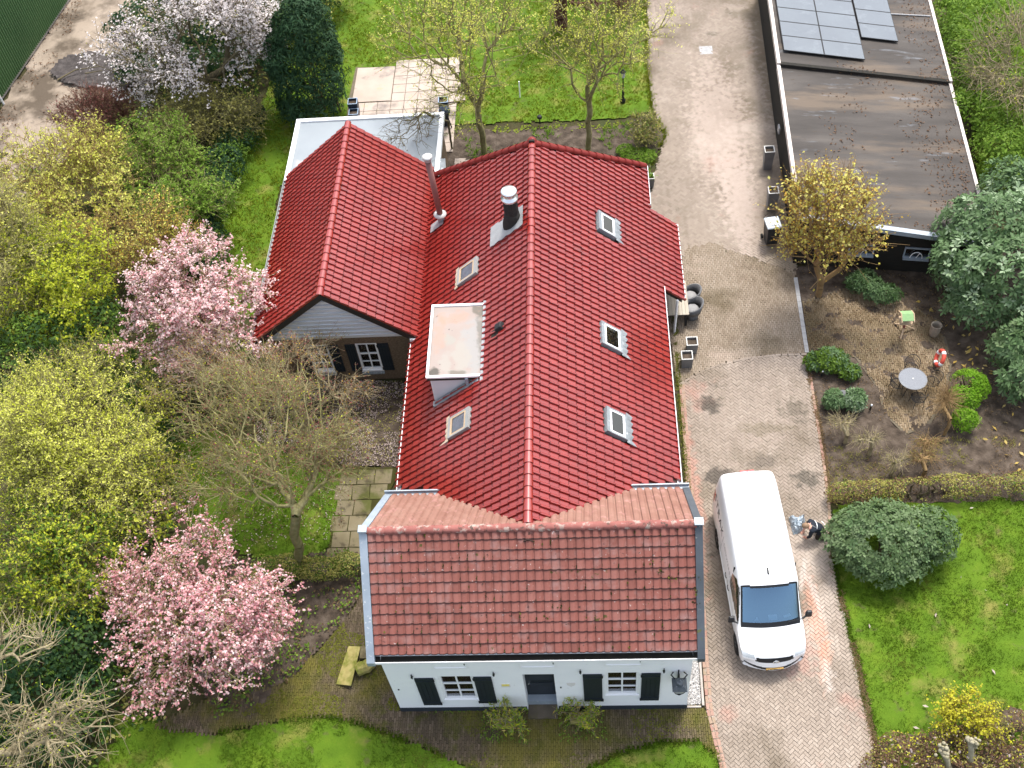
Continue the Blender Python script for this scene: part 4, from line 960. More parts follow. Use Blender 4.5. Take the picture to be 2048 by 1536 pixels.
ridge_row('ridge_tile', (RX, YR + .1, RZ + .07), (RX, FRY + .16, RZ + .07), .385, .135, M['tile_red'], mr, .02)
ridge_row('hip_tile', (XL - .05, yhip(XL) + .05, rz(XL) + .05), (RX, YR + .05, RZ + .06), .4, .15, M['tile_red_mat'], mr, .02)
ridge_row('hip_tile', (XF + .05, yhip(XF) + .05, rz(XF) + .05), (RX, YR + .05, RZ + .06), .4, .15, M['tile_red_mat'], mr, .02)
m = MB(); m.smooth = True; m.lathe([(.0, .16), (.1, .14), (.17, .05), (.18, -.08)], (RX, YR + .12, RZ + .06), 12); m.build('hip_cap', M['tile_red_mat'], mr)
m = MB(); m.b2((RX - .1, YR - .06, RZ + .1), (RX + .1, YR + .02, RZ + .235)); m.build('ridge_seal', M['gutter_dark'], mr)
# walls
m = MB()
m.poly([(XL + .3, 16.9, 0), (XL + .3, 32.4, 0), (XL + .3, 32.4, 2.6), (XL + .3, 16.9, 2.6)]); m.poly([(2.3, 16.9, 0), (2.3, 32.4, 0), (2.3, 32.4, 2.65), (2.3, 16.9, 2.65)]); m.poly([(XL + .3, 32.4, 0), (2.3, 32.4, 0), (2.3, 32.4, 2.6), (XL + .3, 32.4, 2.6)])
m.poly([(2.3, YB1 - .1, 0), (3.2, YB1 - .1, 0), (3.2, YB1 - .1, 1.9), (2.3, YB1 - .1, 2.6)])
m.poly([(3.2, YB1 - .1, 0), (3.2, 28.4, 0), (3.2, 28.4, 1.9), (3.2, YB1 - .1, 1.9)])
m.build('wall', M['wall_brick'], MH)
gutter(MH, (XL, 17.2, 2.42), (XL, 24.35, 2.42), (-1, 0, 0)); gutter(MH, (XR + .02, 17.2, 2.40), (XR + .02, YB0 - .02, 2.40), (1, 0, 0))
gutter(MH, (XB - .02, YB0, 1.70), (XB - .02, YB1 - .1, 1.70), (1, 0, 0)); gutter(MH, (XF + .02, YB1 + .1, 2.62), (XF + .02, yhip(XF) + .1, 2.62), (1, 0, 0))
m = MB(); m.slab([(XR, YB0 - .03, rz(XR) + .02), (XB, YB0 - .03, rz(XB) + .02), (XB, YB0 - .03, rz(XB) - .2), (XR, YB0 - .03, rz(XR) - .2)], (0, .03, 0)); m.build('rake_board', M['barge'], MH)
m = MB(); m.tube((3.2, 26.42, 0), (3.24, 26.42, 1.84), .05, .05, 4); m.build('porch_post', M['white_paint'], MH)
m = MB(); m.path([(2.7, 19.6, 2.38), (2.78, 19.6, 2.2), (2.5, 19.6, 1.9), (2.42, 19.6, .1)], .045, 8); m.path([(2.7, 18.35, .25), (2.95, 18.3, .12)], .04, 8); m.build('downpipe', M['zinc'], MH)
m = MB(); m.b2((2.42, 20.6, .9), (2.66, 20.85, 1.15)); m.build('wall_lamp', M['zinc'], MH)
# the cable and flashing in the valley
m = MB(); r_ = np.random.default_rng(8)
m.slab([(-6.22, 24.5, 2.62), (-6.06, 24.5, 2.62), (-6.06, 32.6, 2.62), (-6.22, 32.6, 2.62)], (0, 0, -.05)); m.build('valley_gutter', M['lead'], MH)
m = MB(); m.path([(-6.14 + r_.normal() * .03, 24.4 + k * .3, 2.68 + abs(r_.normal()) * .02) for k in range(9)], .012, 5); m.build('valley_cable', M['white_paint'], MH)
m = MB(); m.b2((-6.35, 24.3, 2.52), (-6.1, 24.5, 2.68)); m.build('gutter_box', M['white_paint'], MH)
# skylights: frame, deep reveal, pane, lead apron on the low side
def on_roof(x, y, h=0.0):
    s = 1 if x > RX else -1; n = Vector((s * SL, 0, 1)).normalized(); return Vector((x, y, rz(x))) + n * h
for k, (a, b, y0, y1) in enumerate(skyl):
    rt = a > RX; m = MB()
    hi, lo_ = (a, b) if rt else (b, a); t = .055; sg = 1 if rt else -1
    fm = 'lead' if rt else 'grey_wood'
    def bar(xa, ya, xb, yb, h0=.0, h1=.15): m.slab([on_roof(xa, ya, h0), on_roof(xb, ya, h0), on_roof(xb, yb, h0), on_roof(xa, yb, h0)], on_roof(xa, ya, h1) - on_roof(xa, ya, h0))
    bar(hi, y0, hi + sg * .1, y1, 0, .165); bar(lo_ - sg * .07, y0, lo_, y1, 0, .15); bar(hi + sg * .1, y0, lo_ - sg * .07, y0 + t, 0, .155); bar(hi + sg * .1, y1 - t, lo_ - sg * .07, y1, 0, .155)
    s_ = m.build('skylight', M['lead' if rt else 'grey_wood'], mr)
    m = MB(); i0, i1 = hi + sg * .1, lo_ - sg * .07
    for ya, yb in ((y0 + t, y0 + t + .05), (y1 - t - .05, y1 - t)): bar(i0, ya, i1, yb, 0, .15)
    bar(i0, y0 + t + .05, i0 + sg * .06, y1 - t - .05, 0, .15); bar(i1 - sg * .06, y0 + t + .05, i1, y1 - t - .05, 0, .15)
    m.build('inner_frame', M['white_paint' if rt else 'wood_light'], s_)
    m = MB(); m.poly([on_roof(i0 + sg * .06, y0 + .1, .142), on_roof(i1 - sg * .06, y0 + .1, .142), on_roof(i1 - sg * .06, y1 - .1, .142), on_roof(i0 + sg * .06, y1 - .1, .142)][::1 if rt else -1]); m.build('pane', GLASS if rt else SKYGLASS, s_)
    m = MB(); m.poly([on_roof(i0, y0 + .06, .122), on_roof(i1, y0 + .06, .122), on_roof(i1, y1 - .06, .122), on_roof(i0, y1 - .06, .122)]); m.build('room_below', M['interior' if rt else 'curtain'], s_)
    m = MB(); r_ = np.random.default_rng(60 + k); e0, e1 = y0 - .08, y1 + .12; N_ = 14          # dressed lead apron with a wavy edge
    if rt:
        up_ = [on_roof(lo_ - .01, e0 + (e1 - e0) * q / N_, .12) for q in range(N_ + 1)]; dn = [on_roof(lo_ + .17 + .03 * math.sin(q * 2.1) + .02 * r_.random() + (.12 if q == 0 else 0), e0 + (e1 - e0) * q / N_, .1 + .02 * math.sin(q * 2.1)) for q in range(N_ + 1)]
    else:
        up_ = [on_roof(lo_ + .01, e0 + (e1 - e0) * q / N_, .12) for q in range(N_ + 1)]; dn = [on_roof(lo_ - .1 - .03 * r_.random() - (.2 if q == 0 and k == 4 else 0), e0 + (e1 - e0) * q / N_, .1 + .015 * math.sin(q * 2.1)) for q in range(N_ + 1)]
    for q in range(N_): m.slab([up_[q], up_[q + 1], dn[q + 1], dn[q]], (0, 0, .008))
    m.build('lead_apron', M['lead' if rt else 'tan_lead'], s_)
# flat-topped dormer
dm = MB(); zt = 4.95; x0, x1, y0, y1 = -5.2, -3.46, 20.82, 23.84
dm.b2((x0, y0, zt - .16), (x1 + .1, y1, zt - .02)); d_ = dm.build('dormer', M['barge'], MH)
m = MB(); m.b2((x0 + .07, y0 + .07, zt - .02), (x1 + .02, y1 - .07, zt + .0)); m.build('dormer_roof', M['dormer_roof'], d_)
m = MB(); m.b2((x0 - .02, y0 - .02, zt - .03), (x0 + .06, y1 + .02, zt + .045)); m.b2((x0 + .06, y0 - .02, zt - .03), (x1, y0 + .06, zt + .045)); m.b2((x0 + .06, y1 - .06, zt - .03), (x1, y1 + .02, zt + .045))
m.build('dormer_trim', M['white_paint'], d_)
m = MB(); r_ = np.random.default_rng(4); N_ = 22
for q in range(N_):
    ya, yb = y0 - .25 + (y1 + .35 - y0) * q / N_, y0 - .25 + (y1 + .35 - y0) * (q + 1) / N_
    wv = lambda t: .06 + .03 * math.sin(t * 2.6)
    m.slab([(x1 - .03, ya, zt + .05), (x1 + .1 + wv(q), ya, zt + .09), (x1 + .1 + wv(q + 1), yb, zt + .09), (x1 - .03, yb, zt + .05)], (0, 0, -.02))
m.build('dormer_flashing', M['alu'], d_)
for yc in (y0 + .12, y1 - .12):
    m = MB(); m.slab([(x0 + .1, yc, rz(x0 + .1) - .05), (x1 - .2, yc, zt - .17), (x0 + .1, yc, zt - .17)], (0, .05, 0)); m.build('dormer_cheek', M['clad'], d_)
m = MB(); m.b2((x0 + .06, y0 + .17, rz(x0 + .1) - .1), (x0 + .1, y1 - .17, zt - .16)); m.build('dormer_front', M['white_paint'], d_)
m = MB()
for q in range(3): m.b2((x0 + .045, y0 + .3 + q * .85, 3.95), (x0 + .06, y0 + 1.05 + q * .85, 4.65))
m.build('dormer_pane', GLASS, d_)
m = MB(); yc = y0 + .1
for q in range(8):
    xa = x0 + .05 + q * .2; xb = xa + .2; m.slab([(xa, yc - .03, rz(xa) + .12), (xb, yc - .03, rz(xb) + .12), (xb, yc - .2 - .03 * (q % 2), rz(xb) + .06), (xa, yc - .2 - .03 * ((q + 1) % 2), rz(xa) + .06)], (0, 0, .015))
m.build('cheek_flashing', M['lead'], d_)
m = MB(); m.b2((x0 + .03, y0 - .1, rz(x0) + .0), (x0 + .24, y0 + .1, rz(x0) + .16)); m.build('flashing_corner', M['alu'], d_)
m = MB(); m.b2((-3.98, y0 - .06, zt - .36), (-3.88, y0 + .02, zt - .05)); m.build('dormer_outlet', M['zinc'], d_)
# flue pipe: foot, collar, pipe, cap
fx, fy = -5.45, 29.55; fz = rz(fx)
m = MB(); m.smooth = True; m.tube((fx, fy, fz + .5), (fx - .12, fy + .14, fz + 2.95), .115, .115, 14); fp = m.build('flue_pipe', M['pipe_pink'], MH)
m = MB(); m.smooth = True; m.tube((fx, fy, fz), (fx, fy, fz + .42), .13, .12, 12); m.build('flue_base', M['alu'], fp)
m = MB(); m.smooth = True; m.lathe([(.12, 0), (.24, .03), (.25, .07), (.13, .12)], (fx, fy, fz + .4), 14); m.build('flue_collar', M['cap_grey'], fp)
m = MB(); m.smooth = True; m.lathe([(.11, 0), (.13, .03), (.125, .16), (.185, .17), (.19, .23), (.14, .26), (.0, .27)], (fx - .12, fy + .14, fz + 2.93), 14); m.build('flue_cap', M['cap_grey'], fp)
m = MB(); m.smooth = True; m.lathe([(.125, 0), (.125, .16)], (fx - .12, fy + .14, fz + 2.93), 14); m.build('flue_vent', M['gutter_dark'], fp)
m = MB()
for q in range(5): m.slab([on_roof(fx + .18 - q * .11, fy - .28 + .02 * (q % 2), .115), on_roof(fx + .07 - q * .11, fy - .28 - .02 * (q % 2), .115), on_roof(fx + .07 - q * .11, fy + .15, .115), on_roof(fx + .18 - q * .11, fy + .15, .115)], (0, 0, .01))
m.build('flue_flashing', M['alu'], fp)
# black round chimney with steel cap
cx_, cy_ = -2.5, 26.75; cz_ = rz(cx_)
m = MB(); m.tube((cx_, cy_, cz_ + .5), (cx_ - .02, cy_, cz_ + 1.15), .25, .25, 10); ch = m.build('chimney', M['black_brick'], MH)
for q in range(8): pass
m = MB(); m.smooth = True; m.lathe([(.36, -.3), (.34, .1), (.28, .42), (.255, .55)], (cx_, cy_, cz_), 14); m.build('chimney_boot', M['black_brick'], ch)
m = MB(); m.smooth = True; m.lathe([(.25, 0), (.29, .02), (.29, .1), (.2, .13), (.2, .3), (.27, .31), (.28, .37), (.24, .41), (0, .42)], (cx_ - .02, cy_, cz_ + 1.15), 16); m.build('chimney_cap', M['steel'], ch)
m = MB(); N_ = 8
for q in range(N_):
    xa = cx_ + .45 - q * .15; xb = xa - .15; w0_ = .42 + .04 * math.sin(q * 2.2)
    m.slab([on_roof(min(xa, RX - .15), cy_ - .5 - .05 * (q % 2), .115), on_roof(min(xb, RX - .15), cy_ - .5 - .05 * ((q + 1) % 2), .115), on_roof(min(xb, RX - .15), cy_ + w0_, .115), on_roof(min(xa, RX - .15), cy_ + w0_, .115)], (0, 0, .012))
m.build('chimney_flashing', M['alu'], ch)
# black vent hood
m = MB(); R_ = Matrix.Rotation(-math.atan(SL), 3, 'Y'); p = on_roof(-2.82, 22.35, .1); m.box(p, (.34, .3, .16), taper=.8, M=R_); vh = m.build('roof_vent', M['iron'], mr, bevel=.02)
m = MB(); p = on_roof(-3.02, 22.2, .045); m.box(p, (.36, .42, .02), M=R_); m.build('vent_base', M['gutter_dark'], vh)

# ------------------------------------------------------------------ gabled side wing
WH = thing('gabled_wing', 'low brick wing with red tiled gable roof and grey boarded gable', 'house', (-9.05, 28.5, 0))
WX, WZ, WS, WY0, WY1, WYW = -9.05, 5.12, .83, 24.38, 33.1, 24.65
def wz(x): return WZ - WS * abs(x - WX)
WL, WR = -12.05, -6.12
m = MB(); m.slab([(WX, WY0, WZ), (WL, WY0, wz(WL)), (WL, WY1, wz(WL)), (WX, WY1, WZ)], (0, 0, -.1)); m.slab([(WX, WY0, WZ), (WR, WY0, wz(WR)), (WR, WY1, wz(WR)), (WX, WY1, WZ)], (0, 0, -.1))
wr_ = m.build('roof', M['deck'], WH)
wt = np.concatenate([slope_mats((WX, WY0, WZ), (0, 1, 0), (-1, 0, -WS), .247, .352, 36, 12, lambda c: (c[:, 1] < WY1 + .05) & (c[:, 0] > WL - .05), 5),
                     slope_mats((WX, WY0, WZ), (0, 1, 0), (1, 0, -WS), .247, .352, 36, 12, lambda c: (c[:, 1] < WY1 + .05) & (c[:, 0] < WR + .06), 6)])
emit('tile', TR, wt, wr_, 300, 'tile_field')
ridge_row('ridge_tile', (WX, WY1 + .12, WZ + .07), (WX, WY0 - .1, WZ + .07), .385, .135, M['tile_red'], wr_, .02)
m = MB()
for s, xe in ((-1, WL), (1, WR)):
    m.slab([(WX, WY0 - .02, WZ - .01), (xe, WY0 - .02, wz(xe) - .01), (xe, WY0 - .02, wz(xe) - .26), (WX, WY0 - .02, WZ - .26)], (0, .04, 0))
m.build('barge_board', M['barge'], WH)
m = MB(); m.slab([(WX, WYW - .001, WZ - .12), (WL + .1, WYW - .001, wz(WL) - .2), (WL + .1, WYW - .001, wz(WL) - .35), (WX, WYW - .001, WZ - .6), (WR - .1, WYW - .001, wz(WR) - .35), (WR - .1, WYW - .001, wz(WR) - .2)][:1] + [(WX + .5, WYW - .001, WZ - .6)], (0, 0, .001)) if False else None
m = MB(); ww = [(-10.27, -9.48, .6, 2.14), (-8.47, -7.68, .6, 2.14)]
holes_wall(m, -11.8, -6.2, 0, 2.5, WYW, .12, ww)
m.poly([(-11.8, WYW, 2.5), (-6.2, WYW, 2.5), (-6.25, WYW, wz(-6.25) - .1), (WX, WYW, WZ - .1), (-11.8, WYW, wz(-11.8) - .1)])
m.poly([(-11.8, WYW, 0), (-11.8, WY1, 0), (-11.8, WY1, 2.75), (-11.8, WYW, 2.75)]); m.poly([(-11.8, WY1, 0), (-6.2, WY1, 0), (-6.2, WY1, 2.5), (WX, WY1, WZ - .1), (-11.8, WY1, 2.75)])
ww_ = m.build('wall', M['wall_brick'], WH)
nb = 12; zb0, zb1 = 2.5, WZ - .17
for k in range(nb):
    za, zb_ = zb0 + (zb1 - zb0) * k / nb, zb0 + (zb1 - zb0) * (k + 1) / nb - .02
    hw = lambda z: max(.0, (WZ - .17 - z) / WS)
    xl0, xl1 = max(-11.75, WX - hw(za)), max(-11.75, WX - hw(zb_)); xr0, xr1 = min(-6.3, WX + hw(za)), min(-6.3, WX + hw(zb_))
    m = MB(); y_ = WYW - .03
    m.add([(xl0, y_ + .012, za), (xr0, y_ + .012, za), (xr1, y_ - .03, zb_), (xl1, y_ - .03, zb_), (xl0, WYW - .002, za), (xr0, WYW - .002, za), (xr1, WYW - .002, zb_), (xl1, WYW - .002, zb_)], [(0, 1, 2, 3), (4, 7, 6, 5), (0, 4, 5, 1), (3, 2, 6, 7), (0, 3, 7, 4), (1, 5, 6, 2)])
    m.build('gable_board', M['clad'], WH)
window(WH, *ww[0], WYW + .03, 3, .28, split=[.675, 1.05, 1.5, 2.065]); window(WH, *ww[1], WYW + .03, 3, .28, split=[.675, 1.05, 1.5, 2.065], plants=7)
for x0, x1, h in ((-10.62, -10.29, -10.28), (-9.47, -9.1, -9.47), (-8.85, -8.49, -8.48), (-7.66, -7.26, -7.67)): shutter(WH, x0, x1, .57, 2.12, WYW, h)
for a, b, _, _ in ww:
    for q in range(9):
        m = MB(); x = a - .03 + (b - a + .06) * q / 9; m.slab([(x + .006, WYW - .07, .44), (x + (b - a + .06) / 9 - .006, WYW - .07, .44), (x + (b - a + .06) / 9 - .006, WYW, .53), (x + .006, WYW, .53)], (0, 0, -.05)); m.build('sill_tile', M['lead'], WH)
gutter(WH, (WL - .02, WY0 + .05, 2.5), (WL - .02, WY1 - .1, 2.5), (-1, 0, 0), 'alu', .14, .1)

# ------------------------------------------------------------------ flat roofed annex
AH = thing('flat_roofed_annex', 'flat roofed annex with pale grey roof and white edge behind the wing', 'annex', (-9, 35, 0))
ax0, ax1, ay0, ay1, az = -12.22, -5.85, 33.0, 36.9, 2.5
m = MB(); m.b2((ax0 + .15, ay0 + .2, 0), (ax1 - .15, ay1 - .15, az - .22)); m.build('wall', M['wall_brick'], AH)
m = MB(); m.b2((ax0 + .18, ay0, az - .2), (ax1 - .18, ay1 - .18, az - .03)); ar = m.build('roof', M['flat_roof'], AH)
m = MB(); m.b2((ax0, ay0, az - .22), (ax0 + .18, ay1, az + .04)); m.b2((ax1 - .18, ay0 - .3, az - .22), (ax1, ay1, az + .04)); m.b2((ax0 + .18, ay1 - .18, az - .22), (ax1 - .18, ay1, az + .04)); m.b2((ax0 + .18, ay0 - .02, az - .22), (ax0 + .5, ay0 + .1, az + .02))
m.build('roof_edge', M['white_paint'], AH)
m = MB(); p = at(868, 335, az - .03); m.box((p.x + .1, p.y + .1, az + .01), (.75, .65, .03), .1); tag(m.build('roof_plate', M['lead']), 'loose grey plate lying on the flat annex roof', 'plate')

# ------------------------------------------------------------------ barn
BA = thing('barn', 'dark boarded barn with flat bitumen roof beside the driveway', 'barn', (11, 36, 0))
bFL, bFR, bBR, bBL = Vector((7.98, 29.66, 2.72)), Vector((14.85, 28.6, 1.98)), Vector((15.9, 47, 2.0)), Vector((8.7, 47.6, 2.75))
def broof(s, t, h=0.0): return (bFL.lerp(bFR, s)).lerp(bBL.lerp(bBR, s), t) + Vector((0, 0, h))
m = MB(); tA = .495
m.slab([broof(0, 0), broof(1, 0), broof(1, tA), broof(0, tA)], (0, 0, -.18)); m.slab([broof(0, tA, .12), broof(1, tA, .12), broof(1, 1, .12), broof(0, 1, .12)], (0, 0, -.3)); br = m.build('roof', M['barn_roof'], BA)
for s0, s1, t0, t1, h in ((-.012, .008, -.005, tA, .07), (-.012, .008, tA, 1, .16), (.992, 1.01, -.005, tA, .06), (.992, 1.01, tA, 1, .17)): m = MB(); m.slab([broof(s0, t0, h), broof(s1, t0, h), broof(s1, t1, h), broof(s0, t1, h)], (0, 0, -.26)); m.build('roof_edge', M['barn_trim'], BA)
m = MB(); m.slab([broof(.008, -.012, .05), broof(.992, -.012, .05), broof(.992, .0, .05), broof(.008, .0, .05)], (0, 0, -.2)); m.build('front_fascia', M['zinc'], BA)
m = MB(); m.slab([broof(.008, tA - .004, .15), broof(.992, tA - .004, .15), broof(.992, tA + .006, .15), broof(.008, tA + .006, .15)], (0, 0, -.04)); m.build('roof_step', M['gutter_dark'], BA)
fl, fr_, brr, bl = broof(.012, .006), broof(.985, .006), broof(.985, 1), broof(.012, 1)
m = MB(); z_ = lambda p: (p.x, p.y, 0)
m.poly([z_(bl), z_(fl), fl + Vector((0, 0, -.17)), bl + Vector((0, 0, -.17))]); m.poly([z_(fr_), z_(brr), brr + Vector((0, 0, -.17)), fr_ + Vector((0, 0, -.17))]); m.poly([z_(brr), z_(bl), bl + Vector((0, 0, -.17)), brr + Vector((0, 0, -.17))]); m.poly([z_(fl), z_(fr_), fr_ + Vector((0, 0, -.17)), fl + Vector((0, 0, -.17))])
bw = m.build('wall', M['barn_wall'], BA)
fd = (fr_ - fl); fd.z = 0; L_f = fd.length; fd.normalize(); fn = Vector((fd.y, -fd.x, 0))
for k in range(13):
    z0_ = .02 + k * .19; zz = min(z0_ + .185, 1.82); m = MB()
    if z0_ > 1.75: break
    m.slab([Vector((fl.x, fl.y, z0_)) + fn * .035, Vector((fr_.x, fr_.y, z0_)) + fn * .035, Vector((fr_.x, fr_.y, zz)) + fn * .008, Vector((fl.x, fl.y, zz)) + fn * .008], fn * -.006); m.build('weatherboard', M['barn_wall'], BA)
for s_ in (.36, .66):
    p = Vector((fl.x, fl.y, 0)).lerp(Vector((fr_.x, fr_.y, 0)), s_)
    M3 = Matrix((fd, -fn, Vector((0, 0, 1)))).transposed()
    m = MB(); m.box(p + fn * .1 + Vector((0, 0, .82)), (.95, .22, .06), M=M3); m.box(p + fn * .05 + Vector((0, 0, 1.3)), (.95, .05, .06), M=M3); m.box(p + fn * .05 + Vector((0, 0, 1.05)) - fd * .45, (.05, .05, .5), M=M3); m.box(p + fn * .05 + Vector((0, 0, 1.05)) + fd * .45, (.05, .05, .5), M=M3)
    wb = m.build('window', M['zinc'], BA)
    m = MB(); m.box(p + fn * .045 + Vector((0, 0, 1.06)), (.85, .01, .44), M=M3); m.build('pane', GLASS, wb)
    m = MB(); m.path([p + fn * .12 + fd * (.22 * math.cos(t)) + Vector((0, 0, .86 + .3 * math.sin(t))) for t in np.linspace(0, math.pi, 9)], .018, 5); m.path([p + fn * .12 + Vector((0, 0, .86)), p + fn * .12 + fd * .1 + Vector((0, 0, 1.13))], .016, 5); m.build('fan_bar', M['white_paint'], wb)
m = MB(); p = at(1571, 273, 1.2); m.box((8.2, 36.2, 1.3), (.06, .3, .3)); m.build('wall_vent', M['drain_steel'], BA)
m = MB(); p = broof(.7, .73, .14); m.tube(broof(.62, .73, .16), broof(.98, .74, .16), .03, n=6); m.build('roof_cable', M['drain_steel'], BA)
P = np.random.default_rng(77); sv_ = np.c_[P.random(2600) ** .55, P.random(2600)]; q_ = np.array([tuple(broof(a, b * .98 + .01, .03 + (.12 if b * .98 + .01 > tA else 0))) for a, b in sv_]); q_ = q_[(snoise(q_[:, :2], 1.3, 4) + .5 * (sv_[:, 0] - .45)) > .12]
V, F = leaf_quads(q_, np.tile([0, 0, 1.], (len(q_), 1)), .1, .5, P, .3); o = np_obj('roof_leaves', V, F, M['l_brown'], None, False, 'stuff'); o['label'] = 'dead brown leaves scattered over the barn roof'
# solar panels lying on the barn roof
def solar(a, b, c, d, label):
    t = thing('solar_panel', label, 'solar panel', tuple((a + c) / 2), 0, 'solar panels on the barn roof')
    u = (b - a).normalized(); v = (d - a).normalized(); n = u.cross(v).normalized()
    if n.z < 0: n = -n
    m = MB(); m.slab([a, b, c, d], n * .04); m.build('frame', M['solar_frame'], t)
    m = MB(); e = .025; q = [a + u * e + v * e, b - u * e + v * e, c - u * e - v * e, d + u * e - v * e]; m.slab([p + n * .04 for p in q], n * .004); m.build('panel_face', M['solar'], t)
names = ['front', 'second', 'third', 'fourth', 'fifth', 'sixth']
A0 = broof(.035, .54, .2); U = (broof(.515, .536, .2) - A0); Vv = (broof(.03, .8, .2) - broof(.035, .54, .2)).normalized() * 1.03
for j in range(5):
    for i in range(2):
        o_ = A0 + U * (i * .5) + Vv * j; u1 = U * .497; v1 = Vv * .988
        solar(o_, o_ + u1, o_ + u1 + v1, o_ + v1, 'dark solar panel, %s row of the big array, %s column' % (names[j], ['driveway', 'garden'][i]))
A1 = A0 + U * 1.015 + Vv * 1.52
for j in range(4):
    o_ = A1 + Vv * j; u1 = U * .46; v1 = Vv * .988; solar(o_, o_ + u1, o_ + u1 + v1, o_ + v1, 'dark solar panel in the set back single column, %s from the front' % ['first', 'second', 'third', 'fourth'][j])

# ------------------------------------------------------------------ green corrugated shed, top left
GS = thing('green_shed', 'large dark green corrugated steel shed beyond the sandy track', 'shed', (-31, 46, 0))
ga, gb = at(-20, 235), at(170, -45); gd = (gb - ga).normalized(); gn = Vector((gd.y, -gd.x, 0)); Lg = (gb - ga).length
m = MB(); n = int(Lg / .17); V = []; F = []
for k in range(n * 4 + 1):
    d = [.0, .0, .09, .09][k % 4]; p = ga + gd * (k * .0425 * 1.0) + gn * d; V += [(p.x, p.y, .15), (p.x, p.y, 6.2)]
F = [(2 * k, 2 * k + 2, 2 * k + 3, 2 * k + 1) for k in range(n * 4)]; m.add(V, F); m.build('cladding', M['green_steel'], GS)
m = MB(); m.slab([ga + gn * .01, gb + gn * .01, gb - gn * .25, ga - gn * .25], (0, 0, .15)); m.build('base_strip', M['concrete'], GS)
m = MB(); q = [ga - gn * 8, gb - gn * 8]; m.slab([ga + Vector((0, 0, 6.2)) + gn * .15, gb + Vector((0, 0, 6.2)) + gn * .15, q[1] + Vector((0, 0, 7.4)), q[0] + Vector((0, 0, 7.4))], (0, 0, .1)); m.build('roof', M['green_steel'], GS)
m = MB(); m.poly([ga, ga + Vector((0, 0, 6.2)), q[0] + Vector((0, 0, 7.3)), q[0]]); m.build('end_wall', M['green_steel'], GS)
m = MB(); p = at(4, 208); m.tube(p + gn * .1, p + gn * .1 + Vector((0, 0, 6)), .05); m.build('downpipe', M['white_paint'], GS)
# ================================================================== van
def applied(o):
    dg = bpy.context.evaluated_depsgraph_get(); dg.update()
    me = bpy.data.meshes.new_from_object(o.evaluated_get(dg)); old = o.data; bpy.data.objects.remove(o); return me
VAN = thing('van', 'white delivery van with dark windshield parked on the brick driveway', 'van', (5.19, 12.78, 0.03), rad(3.6))
st = [  # distance from nose, bottom, top, half width, roof half width share
    (.0, .33, .38, .74, .95), (.055, .30, .45, .79, .95), (.09, .29, .56, .82, .95), (.13, .28, .70, .86, .94), (.2, .27, .85, .91, .93), (.3, .26, .97, .95, .92), (.46, .25, 1.06, .98, .90), (.75, .25, 1.15, 1.0, .88), (1.0, .25, 1.24, 1.01, .87),
    (1.12, .25, 1.36, 1.01, .87), (1.5, .25, 1.82, 1.01, .84), (1.86, .25, 2.22, 1.01, .82), (2.05, .25, 2.36, 1.01, .81), (2.4, .25, 2.45, 1.01, .80), (3.2, .25, 2.48, 1.01, .80), (4.6, .25, 2.48, 1.01, .80),
    (5.5, .25, 2.47, 1.005, .80), (5.78, .27, 2.42, .99, .79), (5.9, .3, 2.3, .95, .78), (5.94, .42, 2.12, .9, .76)]
V = []
for y, zb, zt, hw, rf in st:
    zbelt = min(1.12, zt - .07); top = hw * rf; hi = max(0, zt - .05 - zbelt)
    half = [(0, zb), (hw * .9, zb), (hw * .985, zb + min(.1, (zbelt - zb) * .2)), (hw, zb + (zbelt - zb) * .45), (hw * .995, zbelt), (hw * .995 + (top + .07 - hw) * .62, zbelt + hi * .72), (min(hw * .97, top + .05), zt - .06), (top * .9, zt - .01), (top * .5, zt + .02), (0, zt + .03)]
    yo = [y + (.28 * (abs(x) / max(hw, .01)) ** 2.5 if y < .2 else (.16 * (abs(x)) ** 2.2 if y < 2.0 else 0)) for x, z in half]
    ring = [(x, yy, z) for (x, z), yy in zip(half, yo)] + [(-x, yy, z) for (x, z), yy in list(zip(half, yo))[-2:0:-1]]
    V += ring
n = 18; F = [(i * n + k, i * n + (k + 1) % n, (i + 1) * n + (k + 1) % n, (i + 1) * n + k) for i in range(len(st) - 1) for k in range(n)] + [tuple(range(n))[::-1], tuple(range((len(st) - 1) * n, len(st) * n))]
me = bpy.data.meshes.new('hull'); me.from_pydata(V, [], F); o = bpy.data.objects.new('hull', me); COL.objects.link(o)
sb = o.modifiers.new('s', 'SUBSURF'); sb.levels = 3; sb.render_levels = 3; me = applied(o)
bm = bmesh.new(); bm.from_mesh(me); bmesh.ops.recalc_face_normals(bm, faces=bm.faces); bm.to_mesh(me)
van_bvh = BVHTree.FromBMesh(bm); bm.free()
VV = np.array([v.co[:] for v in me.vertices]); FF = np.array([tuple(p.vertices) for p in me.polygons if len(p.vertices) == 4])
NN = np.array([p.normal[:] for p in me.polygons if len(p.vertices) == 4]); CC = VV[FF].mean(1)
x, y, z = CC.T; ax = np.abs(x)
ws_b, ws_t = 1.04 + .17 * ax ** 2, 1.90 + .12 * ax ** 2
sel = np.full(len(FF), 'body', dtype=object)
front = (NN[:, 2] > .25) & (NN[:, 1] < -.2)
sel[front & (y > ws_b - .02) & (y < ws_t + .03) & (ax < .90 - .07 * (y - 1)) & (z > 1.2)] = 'windshield_rim'
sel[front & (y > ws_b + .1) & (y < ws_t - .02) & (ax < .84 - .06 * (y - 1)) & (z > 1.2)] = 'windshield'
side = (np.abs(NN[:, 0]) > .75) & (ax > .75)
dw_ = side & (z > 1.28) & (z < np.minimum(2.14, 1.25 + (y - 1.08) * .98)) & (y > 1.18) & (y < 2.62) & (z < 2.14 - np.maximum(0, y - 2.3) * .9)
sel[dw_] = 'door_window'
sel[(NN[:, 1] < -.3) & (y < .5) & (z > .74) & (z < .90) & (ax < .56)] = 'grille'
